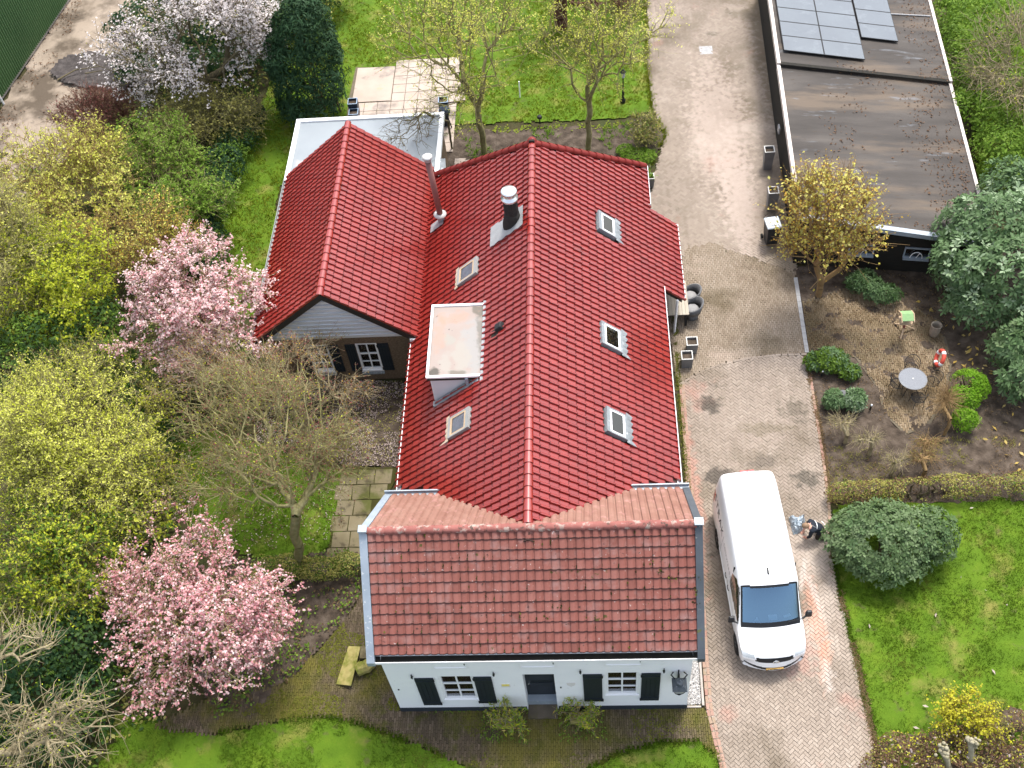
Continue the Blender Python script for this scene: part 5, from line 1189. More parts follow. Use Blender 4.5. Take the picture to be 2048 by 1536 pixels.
sel[(y < .6) & (NN[:, 1] < -.2) & (z > .455) & (z < .545) & (ax < .93)] = 'bumper_grille'
sel[(y < .85) & (z > .86) & (z < .965) & (ax > .58) & (ax < .97) & (NN[:, 2] < .95)] = 'headlight'
sel[(y > 5.6) & (ax > .86) & (z > 1.0) & (z < 1.55)] = 'tail_light'
WH_ = [(1.0, .36), (4.62, .36)]
for wy, wz_ in WH_: sel[((y - wy) ** 2 + (z - wz_) ** 2 < .41 ** 2) & (ax > .6)] = 'gone'
def part_of(name, key, mt, par=VAN, split=False, lab=None):
    for sgn in ((-1, 1) if split else (0,)):
        k = sel == key
        if sgn: k &= np.sign(x) == sgn
        if not k.any(): continue
        f = FF[k]; u, inv = np.unique(f, return_inverse=True)
        ob = bpy.data.objects.new(name, np_mesh(name, VV[u], inv.reshape(-1, 4), M[mt] if isinstance(mt, str) else mt, True)); link(ob, par, True)
part_of('body', 'body', 'van_white'); part_of('windshield', 'windshield', WIND); part_of('windshield_rim', 'windshield_rim', 'black_plastic'); part_of('door_window', 'door_window', GLASS, split=True)
part_of('grille', 'grille', 'black_plastic'); part_of('bumper_grille', 'bumper_grille', 'black_plastic'); part_of('headlight', 'headlight', 'lamp_lens', split=True); part_of('tail_light', 'tail_light', 'red_lens', split=True)
def lb(name, fn, mt, par=VAN, bevel=0, label=None):
    m = MB(); fn(m); return m.build(name, M[mt] if isinstance(mt, str) else mt, par, local=True, bevel=bevel, label=label)
lb('cabin', lambda m: (m.b2((-.93, 1.0, .6), (.93, 2.6, .95)), m.b2((-.93, 2.6, .6), (.93, 2.65, 2.2))), 'interior')
db = lb('dashboard', lambda m: m.slab([(-.85, 1.22, 1.16), (.85, 1.22, 1.16), (.85, 1.62, 1.24), (-.85, 1.62, 1.24)], (0, 0, -.2)), 'black_plastic')
lb('paper', lambda m: m.slab([(-.02, 1.3, 1.215), (.24, 1.3, 1.215), (.24, 1.46, 1.25), (-.02, 1.46, 1.25)], (0, 0, .006)), 'paper', db)
lb('paper', lambda m: m.slab([(-.46, 1.32, 1.22), (-.32, 1.32, 1.22), (-.36, 1.42, 1.25)], (0, 0, .006)), 'paper', db)
lb('paper', lambda m: m.slab([(.45, 1.34, 1.22), (.66, 1.4, 1.23), (.62, 1.46, 1.25), (.42, 1.4, 1.24)], (0, 0, .006)), 'paper', db)
for sx_ in (-.5, 0, .5): lb('seat', lambda m: (m.box((sx_, 2.1, 1.05), (.48, .5, .2)), m.box((sx_, 2.38, 1.45), (.46, .12, .75), taper=.85), m.box((sx_, 2.4, 1.92), (.26, .1, .18))), 'iron')
lb('steering_wheel', lambda m: m.path([(.48 + .18 * math.cos(t), 1.62 + .05 * math.sin(t), 1.36 + .17 * math.sin(t)) for t in np.linspace(0, 6.28, 17)], .015, 6), 'iron')
lb('mirror_sensor', lambda m: m.box((0, 1.86, 2.1), (.22, .14, .08)), 'iron')
for s in (-1, 1):
    q = lb('wing_mirror', lambda m: m.box((s * 1.15, 1.34, 1.42), (.2, .13, .28), taper=.85), 'black_plastic', bevel=.03)
    lb('mirror_arm', lambda m: m.path([(s * .96, 1.26, 1.28), (s * 1.08, 1.32, 1.3)], .03, 6), 'black_plastic', q)
    lb('mirror_glass', lambda m: m.box((s * 1.15, 1.402, 1.40), (.14, .004, .16)), 'lamp_lens', q)
    for wy, wz_ in WH_:
        t_ = MB(); t_.smooth = True
        prof = [(.2, -.12), (.33, -.12), (.355, -.08), (.355, .08), (.33, .12), (.2, .12)]
        t_.M = Matrix.Translation((s * .88, wy, wz_)) @ Matrix.Rotation(rad(90), 4, 'Y'); t_.lathe(prof, n=24); wq = t_.build('wheel', M['rubber'], VAN, local=True)
        t_ = MB(); t_.M = Matrix.Translation((s * .88, wy, wz_)) @ Matrix.Rotation(rad(90) * s, 4, 'Y'); t_.lathe([(.21, .07), (.21, .128), (.17, .1), (.06, .11), (.05, .13), (0, .13)], n=20)
        for k in range(6): a = k * math.pi / 3; t_.box((.115 * math.cos(a), .115 * math.sin(a), .115), (.13, .04, .02), a)
        t_.build('rim', M['rim_dark'], wq, local=True)
        lb('arch_liner', lambda m: m.b2((s * .62, wy - .45, .28), (s * .64, wy + .45, .85)), 'gutter_dark')
    for yy_ in (2.52, 2.95): lb('door_handle', lambda m: m.path([(s * 1.025, yy_ - .1, 1.09), (s * 1.05, yy_ - .05, 1.1), (s * 1.05, yy_ + .05, 1.1), (s * 1.025, yy_ + .1, 1.09)], .014, 6), 'iron')
    lb('door_seam', lambda m: (m.b2((s * 1.004, 2.73, .45), (s * 1.012, 2.74, 1.2)), m.b2((s * 1.004, 1.42, .8), (s * 1.012, 1.43, 1.2)), m.b2((s * 1.004, 4.0, .45), (s * 1.012, 4.01, 1.2))), 'drain_steel')
    lb('rub_strip', lambda m: m.b2((s * 1.0, 1.5, .62), (s * 1.016, 4.1, .7)), 'van_white', bevel=.004)
lb('aerial', lambda m: m.slab([(-.02, 2.2, 2.43), (.02, 2.2, 2.43), (.02, 2.38, 2.46), (-.02, 2.38, 2.46)], (0, .02, .06)), 'iron')
bl = lb('brake_light', lambda m: m.b2((-.22, 5.72, 2.36), (.22, 5.86, 2.42)), 'lamp_lens'); lb('brake_lens', lambda m: m.b2((-.22, 5.83, 2.405), (.22, 5.875, 2.425)), 'red_lens', bl)
lb('rear_aerial', lambda m: m.tube((0, 5.78, 2.42), (-.01, 5.82, 2.56), .012, .006, 6), 'iron')
for s in (-.42, .42): lb('wiper', lambda m: m.path([(s, 1.06, 1.28), (s + .1, 1.14, 1.385), (s + .5, 1.2, 1.38)], .012, 5), 'iron')
np_ = lb('number_plate', lambda m: m.b2((-.26, .05, .475), (.26, .085, .535)), 'plate_yellow')
lb('plate_marks', lambda m: [m.b2((-.2 + k * .062, .046, .485), (-.2 + k * .062 + .035, .05, .525)) for k in (0, 1, 3, 4, 5)], 'iron', np_)
def text(name, s, size, mt, par, fn, offs=.0, font_w=1.0):
    cu = bpy.data.curves.new('lettering', 'FONT'); cu.body = s; cu.size = size; cu.space_character = 1.25; cu.align_x = 'CENTER'; cu.resolution_u = 3
    o = bpy.data.objects.new('lettering', cu); COL.objects.link(o); me = applied(o); bpy.data.curves.remove(cu)
    bm = bmesh.new(); bm.from_mesh(me)
    for v in bm.verts: v.co = fn(v.co)
    bmesh.ops.recalc_face_normals(bm, faces=bm.faces); bm.to_mesh(me); bm.free(); me.materials.append(M[mt]); me.name = name
    o = bpy.data.objects.new(name, me); return link(o, par, True)
def on_hood(c):
    h = van_bvh.ray_cast(Vector((c.x - .05, .52 + c.y, 3)), Vector((0, 0, -1))); return Vector((c.x - .05, .52 + c.y, (h[0].z if h[0] else 1.1) + .006))
text('hood_lettering', 'STRAK', .15, 'letter_light', VAN, on_hood)
def on_side(yc, zc):
    def f(c):
        h = van_bvh.ray_cast(Vector((-3, yc - c.x, zc + c.y)), Vector((1, 0, 0))); return Vector(((h[0].x if h[0] else -1) - .006, yc - c.x, zc + c.y))
    return f
text('side_lettering', 'STRAK', .42, 'iron', VAN, on_side(4.85, 1.38)); text('side_lettering', '|', .4, 'letter_light', VAN, on_side(4.0, 1.38)); text('side_lettering', 'SOUWERBOEN', .2, 'letter_grey', VAN, on_side(3.05, 1.42))
yb_ = .14; bdg = MB(); bdg.path([(.02 + .085 * math.cos(t), yb_, .82 + .085 * math.sin(t)) for t in np.linspace(0, 6.283, 25)], .012, 6, False)
for a, b in (((-.04, .05), (.0, .0)), ((.0, .0), (.04, .05)), ((-.065, .0), (-.035, -.06)), ((-.035, -.06), (0, -.015)), ((0, -.015), (.035, -.06)), ((.035, -.06), (.065, .0))): bdg.tube((.02 + a[0], yb_, .82 + a[1]), (.02 + b[0], yb_, .82 + b[1]), .01, n=6)
bdg.build('badge', M['steel'], VAN, local=True)

# ================================================================== person kneeling beside the van
def person():
    A = lambda px, py, z: at(px, py, z)
    hip, belly, chest, neck = A(1641, 1058, .48), A(1634, 1055, .60), A(1626, 1053, .70), A(1618, 1052, .76)
    head0, head1 = A(1614, 1052, .80), A(1608.5, 1052.5, .74)
    sL, sR = A(1621, 1042, .66), A(1623, 1063, .66)
    eL, hL = A(1613, 1049, .34), A(1606, 1062.5, .06)
    eR, hR = A(1620, 1073, .36), A(1612, 1076.5, .06)
    kL, fL, tL = A(1628, 1056, .08), A(1648, 1060, .1), A(1653, 1061, .06)
    kR, fR, tR = A(1632, 1076, .08), A(1650, 1078, .1), A(1655, 1078, .06)
    hpL, hpR = A(1641, 1054, .45), A(1643, 1064, .45)
    J = [hip, belly, chest, neck, head0, head1, sL, eL, sR, eR, hpL, kL, fL, tL, hpR, kR, fR, tR]
    Rr = [.16, .155, .17, .075, .10, .085, .085, .06, .085, .06, .11, .075, .055, .05, .11, .075, .055, .05]
    E_ = [(0, 1), (1, 2), (2, 3), (3, 4), (4, 5), (2, 6), (6, 7), (2, 8), (8, 9), (0, 10), (10, 11), (11, 12), (12, 13), (0, 14), (14, 15), (15, 16), (16, 17)]
    hands = []
    for e, h, sgn in ((7, hL, 1), (9, hR, -1)):
        d = (h - J[e]).normalized(); w_ = len(J); J.append(h - d * .09); Rr.append(.04); E_.append((e, w_))
        p = len(J); J.append(h); Rr.append(.042); E_.append((w_, p)); hd = Vector((d.x, d.y, 0)).normalized(); sd = Vector((-hd.y, hd.x, 0))
        for k in range(4):
            b_ = len(J); o_ = sd * (.03 - .02 * k); ln = (.07, .08, .075, .055)[k]
            J.append(h + hd * .045 + o_ + Vector((0, 0, -.005))); Rr.append(.012); E_.append((p, b_))
            J.append(h + hd * (.045 + ln) + o_ * 1.3 + Vector((0, 0, -.03))); Rr.append(.01); E_.append((b_, b_ + 1))
        b_ = len(J); J.append(h + sd * .045 * sgn + hd * .01); Rr.append(.013); E_.append((p, b_)); J.append(h + sd * .075 * sgn + hd * .05 + Vector((0, 0, -.02))); Rr.append(.011); E_.append((b_, b_ + 1))
    me = bpy.data.meshes.new('pose'); me.from_pydata(J, E_, []); o = bpy.data.objects.new('pose', me); COL.objects.link(o)
    mo = o.modifiers.new('k', 'SKIN'); mo.use_smooth_shade = True
    for i, v in enumerate(me.skin_vertices[0].data): v.radius = (Rr[i], Rr[i]); v.use_root = (i == 0)
    s2 = o.modifiers.new('s', 'SUBSURF'); s2.levels = 2; s2.render_levels = 2
    me = applied(o); me.name = 'body'
    for q in ('navy', 'trousers', 'skin'): me.materials.append(M[q])
    root = thing('person', 'person in a navy jacket kneeling on the bricks between the van and the round bush', 'person', tuple(A(1634, 1068, 0)))
    for p in me.polygons:
        c = p.center; p.use_smooth = True
        dh = min((c - J[4]).length, (c - J[5]).length); dn = (c - J[3]).length
        hand = min((c - hL).length, (c - hR).length) < .15
        if hand or dh < .135 or (dn < .09): p.material_index = 2
        elif (c - chest).dot((hip - chest).normalized()) > .36 or c.z < .30 and min((c - J[7]).length, (c - J[9]).length) > .12 and (c - hL).length > .3 and (c - hR).length > .3: p.material_index = 1
        else: p.material_index = 0
    o = bpy.data.objects.new('body', me); link(o, root)
    # hair cap over the back of the head
    m = MB(); m.smooth = True; d = (head1 - head0).normalized(); c = head0.lerp(head1, .5) + Vector((.0, .0, .012)); up = (Vector((0, 0, 1)) + d * .35).normalized(); s = d.cross(up).normalized(); R3 = Matrix((s, up.cross(s), up)).transposed()
    rings = []
    for i in range(6):
        t = i / 5 * 1.45; rings += [c + R3 @ Vector((.105 * math.cos(a) * math.cos(t), .125 * math.sin(a) * math.cos(t), .118 * math.sin(t))) for a in np.linspace(0, 2 * math.pi, 14, endpoint=False)]
    m.add(rings, [(i * 14 + k, i * 14 + (k + 1) % 14, (i + 1) * 14 + (k + 1) % 14, (i + 1) * 14 + k) for i in range(5) for k in range(14)] + [tuple(range(70, 84))]); m.build('hair', M['hair'], root)
    m = MB()
    for s_ in (-1, 1): m.lathe([(.0, -.012), (.02, -.01), (.024, .0), (.018, .012), (.0, .014)], head0.lerp(head1, .55) + s * (.1 * s_), 8)
    m.build('ear', M['skin'], root)
    m = MB(); bv = None
    pts = [A(1629.5, 1041, .74), A(1633, 1046, .79), A(1634.5, 1052, .80), A(1634, 1058, .755)]
    m.smooth = True; m.path(pts, [.013] * 4, 6); m.build('back_stripe', M['stripe'], root)
    m = MB(); m.smooth = True; m.path([A(1643, 1042.5, .58), A(1647, 1046, .62), A(1649, 1051, .61)], [.012] * 3, 6); m.build('back_stripe', M['stripe'], root)
    m = MB(); m.smooth = True; m.path([A(1624, 1050, .855), A(1628, 1053, .86), A(1632, 1055, .80)], [.006] * 3, 5); m.build('seam', M['drain_steel'], root)
    return root
person()
# crumpled grey sheet over a bag
t = thing('plastic_sheet', 'crumpled silver grey plastic sheet on the ground beside the kneeling person', 'plastic sheet', tuple(at(1596, 1046, 0)))
r_ = np.random.default_rng(12); n_ = 15
c = [at(1578, 1027, .25), at(1611, 1029, .25), at(1609, 1058, .25), at(1588, 1064, .2)]
V = []; 
for i in range(n_):
    for j in range(n_):
        u, v = i / (n_ - 1), j / (n_ - 1); p = c[0].lerp(c[1], u).lerp(c[3].lerp(c[2], u), v); e = min(u, v, 1 - u, 1 - v)
        h = .06 + min(1, e * 5) * .26 + r_.normal() * .035 + .07 * math.sin(u * 9 + v * 4) ; V.append((p.x + r_.normal() * .012, p.y + r_.normal() * .012, max(.035, h * (1 - .25 * v)) if e > 0 else .04))
m = MB(); m.add(V, [(i * n_ + j, (i + 1) * n_ + j, (i + 1) * n_ + j + 1, i * n_ + j + 1) for i in range(n_ - 1) for j in range(n_ - 1)]); m.build('sheet', M['tarp'], t)

# ================================================================== yard objects
def square_pot(name, label, p, top, bot, h, mt, rimmt, group=None, rz_=0.0, soil=True):
    t = thing(name, label, 'planter', (p[0], p[1], .02), rz_, group); m = MB(); a, b = top / 2, bot / 2; i = a - .035
    q = lambda s, z: [(-s, -s, z), (s, -s, z), (s, s, z), (-s, s, z)]
    m.add(q(b, 0) + q(a, h) + q(i, h) + q(i - .01, h - .12), [(3, 2, 1, 0)] + [(k, (k + 1) % 4, 4 + (k + 1) % 4, 4 + k) for k in range(4)] + [(8 + k, 8 + (k + 1) % 4, 12 + (k + 1) % 4, 12 + k) for k in range(4)]); m.build('pot', M[mt], t, True)
    m = MB()
    for k in range(4):
        m.M = Matrix.Rotation(k * math.pi / 2, 4, 'Z'); m.b2((-a, -a, h - .002), (a - .035, -a + .035, h + .012))
    m.build('rim', M[rimmt], t, True); m = MB(); m.poly([(-i, -i, h - .1), (i, -i, h - .1), (i, i, h - .1), (-i, i, h - .1)]); m.build('soil', M['soil'], t, True); return t
p = at(1384, 683, .52); square_pot('planter', 'empty square grey planter by the red roof edge, farther of the pair', p, .42, .36, .52, 'zinc_pot', 'pot_rim', 'square planters beside the red roof')
p = at(1374, 711, .52); square_pot('planter', 'square grey planter with green stain by the red roof edge, nearer of the pair', p, .42, .38, .52, 'zinc_pot', 'pot_rim', 'square planters beside the red roof')
p = at(1539, 299, 1.0); square_pot('planter', 'tall tapered grey planter standing free before the barn side wall', p, .42, .32, 1.0, 'zinc_pot', 'pot_rim', 'tall planters along the barn')
p = at(1547, 381, 1.0); square_pot('planter', 'tall tapered grey planter half behind the golden tree', p, .42, .34, 1.0, 'zinc_pot', 'pot_rim', 'tall planters along the barn')
p = at(1537, 56, .3); square_pot('planter', 'low dark planter at the far barn corner by the driveway', p, .5, .46, .6, 'barn_wall', 'gutter_dark')
p = at(1300, 355, .45); tq = square_pot('planter', 'small grey planter with a green plant at the far roof corner', p, .36, .3, .5, 'zinc_pot', 'pot_rim')
V, F = leaf_quads(np.random.default_rng(3).normal(size=(60, 3)) * [.09, .09, .07] + [0, 0, .52], np.tile([0, 0, 1.], (60, 1)), .14, .3, np.random.default_rng(4), .7); ob = bpy.data.objects.new('plant', np_mesh('plant', V, F, M['l_fresh'])); link(ob, tq, True)
for (px, py, z, lab) in ((705, 203, .85, 'tall blue black planter left of the patio, farther of the pair'), (707, 224, .62, 'blue black planter left of the patio, close to the annex roof'), (886, 200, .85, 'tall blue black planter with dead stems right of the patio'), (886, 226, .7, 'blue black planter covered by a board right of the patio')):
    p = at(px, py, z); square_pot('planter', lab, p, .44, .38, z, 'blue_pot', 'blue_rim', 'blue planters around the rear patio', rad(2))
p = at(886, 226, .72); m = MB(); m.box((p.x - .05, p.y + .05, .78), (.6, .16, .04), .4); tag(m.build('board', M['wood_light']), 'short pale board lying across a blue planter', 'board')
t = thing('garden_stand', 'black metal garden stand beside the annex corner', 'garden stand', tuple(at(895, 262))); p = at(895, 262)
m = MB()
for a in range(4): m.tube((p.x + .25 * math.cos(a * 1.57 + .6), p.y + .25 * math.sin(a * 1.57 + .6), 0), (p.x + .08 * math.cos(a * 1.57), p.y + .08 * math.sin(a * 1.57), 1.0), .03, n=6)
m.build('leg', M['iron'], t); m = MB(); m.lathe([(.08, .95), (.24, 1.02), (.26, 1.16), (.2, 1.3), (.05, 1.38)], (p.x, p.y, 0), 10); m.build('bowl', M['blue_pot'], t)

# porch table and wicker chairs
q0, q1 = at(1373.5, 597, .75), at(1376, 629, .75); tx1 = q0.x + .03; ty0, ty1 = q1.y, q0.y + .9
t = thing('garden_table', 'pale slatted garden table under the low red roof edge', 'table', (tx1 - .5, (ty0 + ty1) / 2, .02))
nb = 8; tw = 1.0
for k in range(nb):
    m = MB(); xa = tx1 - tw + tw * k / nb; m.b2((xa + .004, ty0, .72), (xa + tw / nb - .004, ty1, .75)); m.build('plank', M['plank'], t)
m = MB(); m.b2((tx1 - tw + .05, ty0 + .04, .64), (tx1 - .05, ty1 - .04, .718)); m.build('table_frame', M['iron'], t)
for a in (tx1 - tw + .1, tx1 - .1):
    for b in (ty0 + .1, ty1 - .1): m = MB(); m.b2((a - .04, b - .04, .02), (a + .04, b + .04, .64)); m.build('leg', M['iron'], t)
def wicker(label, p):
    t = thing('wicker_chair', label, 'chair', (p.x, p.y, .02), 0, 'grey wicker tub chairs at the slatted table')
    m = MB(); m.smooth = True; m.lathe([(.24, 0), (.22, .12), (.23, .3), (.27, .42), (.0, .42)], (0, 0, 0), 14); m.build('base', M['wicker'], t, True)
    m = MB(); m.smooth = True; K = 18; V = []
    for k in range(K + 1):
        a = -2.3 + 4.6 * k / K; h = .60 + .27 * math.cos(a * .62) ** 2; r0, r1 = .27, .33 + .03 * math.cos(a)
        for r, z in ((r0, .34), (r1, h), (r1 + .05, h - .01), (r0 + .06, .34)): V.append((r * math.cos(a), r * math.sin(a), z))
    m.add(V, [(k * 4 + i, (k + 1) * 4 + i, (k + 1) * 4 + (i + 1) % 4, k * 4 + (i + 1) % 4) for k in range(K) for i in range(4)] + [(0, 1, 2, 3), (K * 4 + 3, K * 4 + 2, K * 4 + 1, K * 4)]); m.build('shell', M['wicker'], t, True)
    m = MB(); m.smooth = True; m.lathe([(.22, .42), (.25, .45), (.22, .49), (0, .5)], (0, 0, 0), 14); m.build('cushion', M['cushion'], t, True); return t
wicker('grey wicker tub chair at the slatted table, farther of the two', at(1381, 592, .45)); wicker('grey wicker tub chair at the slatted table, nearer of the two', at(1385, 618, .45))
# wheelie bin
p = at(1540, 484, 0); t = thing('wheelie_bin', 'black wheelie bin with wet shining lid beside the golden tree', 'bin', (p.x, p.y, .02), rad(8))
m = MB(); m.M = Matrix.Translation((0, 0, .53)); m.box((0, 0, 0), (.44, .5, .98), taper=1.22); m.build('bin_body', M['bin'], t, True, bevel=.02)
m = MB(); m.box((0, 0, 1.06), (.6, .66, .06), taper=.9); m.box((0, 0, 1.105), (.42, .46, .04), taper=.8); l_ = m.build('lid', M['bin_lid'], t, True, bevel=.015)
m = MB(); m.box((0, 0, 1.128), (.24, .26, .014)); m.build('lid_panel', M['bin_lid'], l_, True)
m = MB(); m.tube((-.28, .36, 1.02), (.28, .36, 1.02), .018); m.build('handle', M['bin'], t, True)
for s in (-.27, .27): m = MB(); m.M = Matrix.Translation((s, .28, .1)) @ Matrix.Rotation(rad(90), 4, 'Y'); m.lathe([(.03, -.03), (.1, -.03), (.1, .03), (.03, .03)], n=12); m.build('wheel', M['rubber'], t, True)
# lamp post
p = at(1246, 204, 0); hgt = atY(1248, 138, p.y).z; t = thing('lamp_post', 'slim black lamp post on the lawn beside the driveway', 'lamp post', tuple(p))
m = MB(); m.smooth = True; m.lathe([(.12, 0), (.12, .12), (.06, .2), (.05, .5), (.065, .55), (.035, .6), (.03, hgt - .5), (.05, hgt - .45)], p, 10); m.build('post', M['iron'], t)
m = MB(); m.lathe([(.07, hgt - .45), (.11, hgt - .15), (.0, hgt - .14)], p, 6); m.build('lantern', M['lamp_lens'], t); m = MB(); m.lathe([(.14, hgt - .16), (.06, hgt - .05), (.02, hgt)], p, 6); m.build('lantern_cap', M['iron'], t)
p = at(1040, 195, 0); m = MB(); m.tube(p, atY(1038, 163, p.y + .1), .03, .03, 8); tag(m.build('pole', M['white_paint']), 'thin white pole standing in the lawn between the two budding trees', 'pole')
p = at(1080, 248, 0); t = thing('garden_lamp', 'small dark lamp on a stake at the edge of the rear flower bed', 'garden lamp', tuple(p)); m = MB(); m.tube(p, p + Vector((0, 0, .35)), .03); m.build('stake', M['iron'], t); m = MB(); m.lathe([(.05, .3), (.12, .36), (.1, .45), (.03, .48)], p, 8); m.build('lamp_head', M['iron'], t)
# manhole and drain
p = at(1412, 101, 0); m = MB(); m.b2((p.x - .3, p.y - .3, .0), (p.x + .3, p.y + .3, .026))
for k in range(5): m.b2((p.x - .24, p.y - .22 + k * .1, .026), (p.x + .24, p.y - .18 + k * .1, .034))
tag(m.build('manhole_cover', M['drain_steel']), 'square grey manhole cover set in the far driveway', 'manhole cover')
a, b = at(1591, 556, 0), at(1614, 706, 0); t = thing('drain_channel', 'narrow steel drain channel between the driveway and the garden bed', 'drain', tuple((a + b) / 2)); d = b - a; nq = 12; s = Vector((-d.y, d.x, 0)).normalized() * .07
for k in range(nq):
    p0, p1 = a + d * (k / nq), a + d * ((k + .97) / nq); m = MB(); m.slab([p0 - s, p1 - s, p1 + s, p0 + s], (0, 0, .032))
    for j in range(6): c0 = p0.lerp(p1, (j + .3) / 6); c1 = p0.lerp(p1, (j + .7) / 6); m.slab([c0 - s * .6 + Vector((0, 0, .033)), c1 - s * .6 + Vector((0, 0, .033)), c1 + s * .6 + Vector((0, 0, .033)), c0 + s * .6 + Vector((0, 0, .033))], (0, 0, .003))
    m.build('grate', M['drain_steel'], t)
# lifebuoy on a stake
c = at(1880, 716, .42); nrm = Vector((-.95, .1, .3)).normalized(); u = nrm.cross(Vector((0, 0, 1))).normalized(); v = u.cross(nrm)
t = thing('lifebuoy', 'red lifebuoy with white bands standing by the rhododendron', 'lifebuoy', (c.x, c.y, 0))
def arc(a0, a1, k=12): return [c + .27 * (math.cos(t_) * u + math.sin(t_) * v) for t_ in np.linspace(a0, a1, k)]
m = MB(); m.smooth = True
for k in range(4): m.path(arc(k * 1.5708 + .2, k * 1.5708 + 1.37), .075, 10)
m.build('ring', M['life_red'], t); m = MB(); m.smooth = True
for k in range(4): m.path(arc(k * 1.5708 - .2, k * 1.5708 + .2, 5), .078, 10)
m.build('band', M['white_paint'], t)
m = MB(); m.tube((c.x + .14, c.y - .02, 0), (c.x + .1, c.y, .6), .035, n=7); m.build('stake', M['wood_light'], t)
# bird table
p = at(1806, 662, 0); tp = at(1814, 632, 1.25); t = thing('bird_table', 'wooden bird table with green felt roof on the brown terrace', 'bird table', tuple(p))
m = MB(); m.tube(p + Vector((0, 0, .1)), (tp.x, tp.y, 1.0), .045, n=8); m.build('post', M['wood_red'], t)
for k in range(3): a = 2.2 + k * 2.09; m = MB(); m.tube(p + Vector((.42 * math.cos(a), .42 * math.sin(a), .03)), p + Vector((.03 * math.cos(a), .03 * math.sin(a), .32)), .035, n=5); m.build('leg', M['wood_light'], t)
m = MB(); m.box((tp.x, tp.y, 1.0), (.46, .42, .03)); m.build('tray', M['wood_light'], t)
for k, sg in enumerate((-1, 1)):
    m = MB(); m.slab([(tp.x - .2, tp.y, 1.36), (tp.x + .2, tp.y, 1.36), (tp.x + .2, tp.y + sg * .24, 1.24), (tp.x - .2, tp.y + sg * .24, 1.24)], (0, 0, .02)); m.build('roof_half', M['felt_green'], t)
for sx_ in (-.22, .22):
    m = MB(); m.path([(tp.x + sx_, tp.y - .28, 1.22), (tp.x + sx_, tp.y, 1.38), (tp.x + sx_, tp.y + .28, 1.22)], .022, 5)
    for sy in (-.18, .18): m.tube((tp.x + sx_, tp.y + sy, 1.0), (tp.x + sx_, tp.y + sy, 1.28), .018, n=5)
    m.build('rafter', M['wood_light'], t)
# stoneware vase
p = at(1866, 671, 0); m = MB(); m.smooth = True; m.lathe([(.13, 0), (.17, .12), (.19, .35), (.16, .5), (.17, .56), (.2, .6), (.17, .6), (.14, .5), (.16, .35), (.0, .1)], p, 18); tag(m.build('vase', M['vase']), 'tall stoneware vase on the terrace beside the rhododendron', 'vase')
# round metal table with four wire chairs
c = at(1826, 757, .72); t = thing('round_table', 'round grey mesh metal table on the brown brick terrace', 'table', (c.x, c.y, .02)); TC = Vector((c.x, c.y, 0))
m = MB(); m.lathe([(.0, .70), (.47, .70), (.47, .715), (.0, .716)], TC, 32); m.build('table_top', M['mesh_metal'], t)
m = MB(); m.smooth = True; m.path([TC + Vector((.48 * math.cos(a), .48 * math.sin(a), .708)) for a in np.linspace(0, 6.2832, 37)], .013, 6, False); m.build('rim', M['zinc_pot'], t)
m = MB(); m.lathe([(.025, .715), (.03, .73), (0, .732)], TC, 8); m.build('parasol_cap', M['pot_rim'], t)
for k in range(4): a = .8 + k * 1.57; m = MB(); m.path([TC + Vector((.2 * math.cos(a), .2 * math.sin(a), .7)), TC + Vector((.22 * math.cos(a), .22 * math.sin(a), .35)), TC + Vector((.4 * math.cos(a), .4 * math.sin(a), .03))], .014, 6); m.build('leg', M['iron'], t)
def wire_chair(label, p, rz_):
    t = thing('wire_chair', label, 'chair', (p.x, p.y, .02), rz_, 'wire chairs around the round metal table'); m = MB(); r = .24
    for k in range(-6, 7):
        o_ = k * .036; h = math.sqrt(max(0, r * r - o_ * o_)); m.tube((-h, o_, .43), (h, o_, .43), .0045, n=3, cap=False); m.tube((o_, -h, .432), (o_, h, .432), .0045, n=3, cap=False)
    m.path([(r * math.cos(a), r * math.sin(a), .43) for a in np.linspace(0, 6.283, 21)], .011, 5, False); m.build('seat', M['iron'], t, True)
    m = MB(); N_ = 15
    for k in range(N_):
        a = -1.45 + 2.9 * k / (N_ - 1); h = .44 + .4 * math.cos(a * .85) ** .7; m.path([(r * math.cos(a), r * math.sin(a), .43), (1.22 * r * math.cos(a), 1.18 * r * math.sin(a), h)], .0045, 3, False)
    for f_ in (.35, .65): m.path([((1 + .22 * f_) * r * math.cos(a), (1 + .18 * f_) * r * math.sin(a), .43 + f_ * (.01 + .4 * math.cos(a * .85) ** .7)) for a in np.linspace(-1.45, 1.45, 13)], .0045, 3, False)
    m.path([(1.22 * r * math.cos(a), 1.18 * r * math.sin(a), .44 + .4 * math.cos(a * .85) ** .7) for a in np.linspace(-1.45, 1.45, 15)], .012, 5); m.build('backrest', M['iron'], t, True)
    for a in (.8, 2.35, 3.93, 5.5): m = MB(); m.tube((r * .9 * math.cos(a), r * .9 * math.sin(a), .43), (1.15 * r * math.cos(a), 1.15 * r * math.sin(a), .0), .011, n=5); m.build('leg', M['iron'], t, True)
for px, py, lab in ((1793, 772, 'dark wire chair on the drive side of the round table'), (1862, 768, 'dark wire chair on the lifebuoy side of the round table'), (1835, 800, 'dark wire chair on the near side of the round table'), (1821, 741, 'dark wire chair on the bird table side of the round table')):
    p = at(px, py, .3); wire_chair(lab, p, math.atan2(p.y - c.y, p.x - c.x))
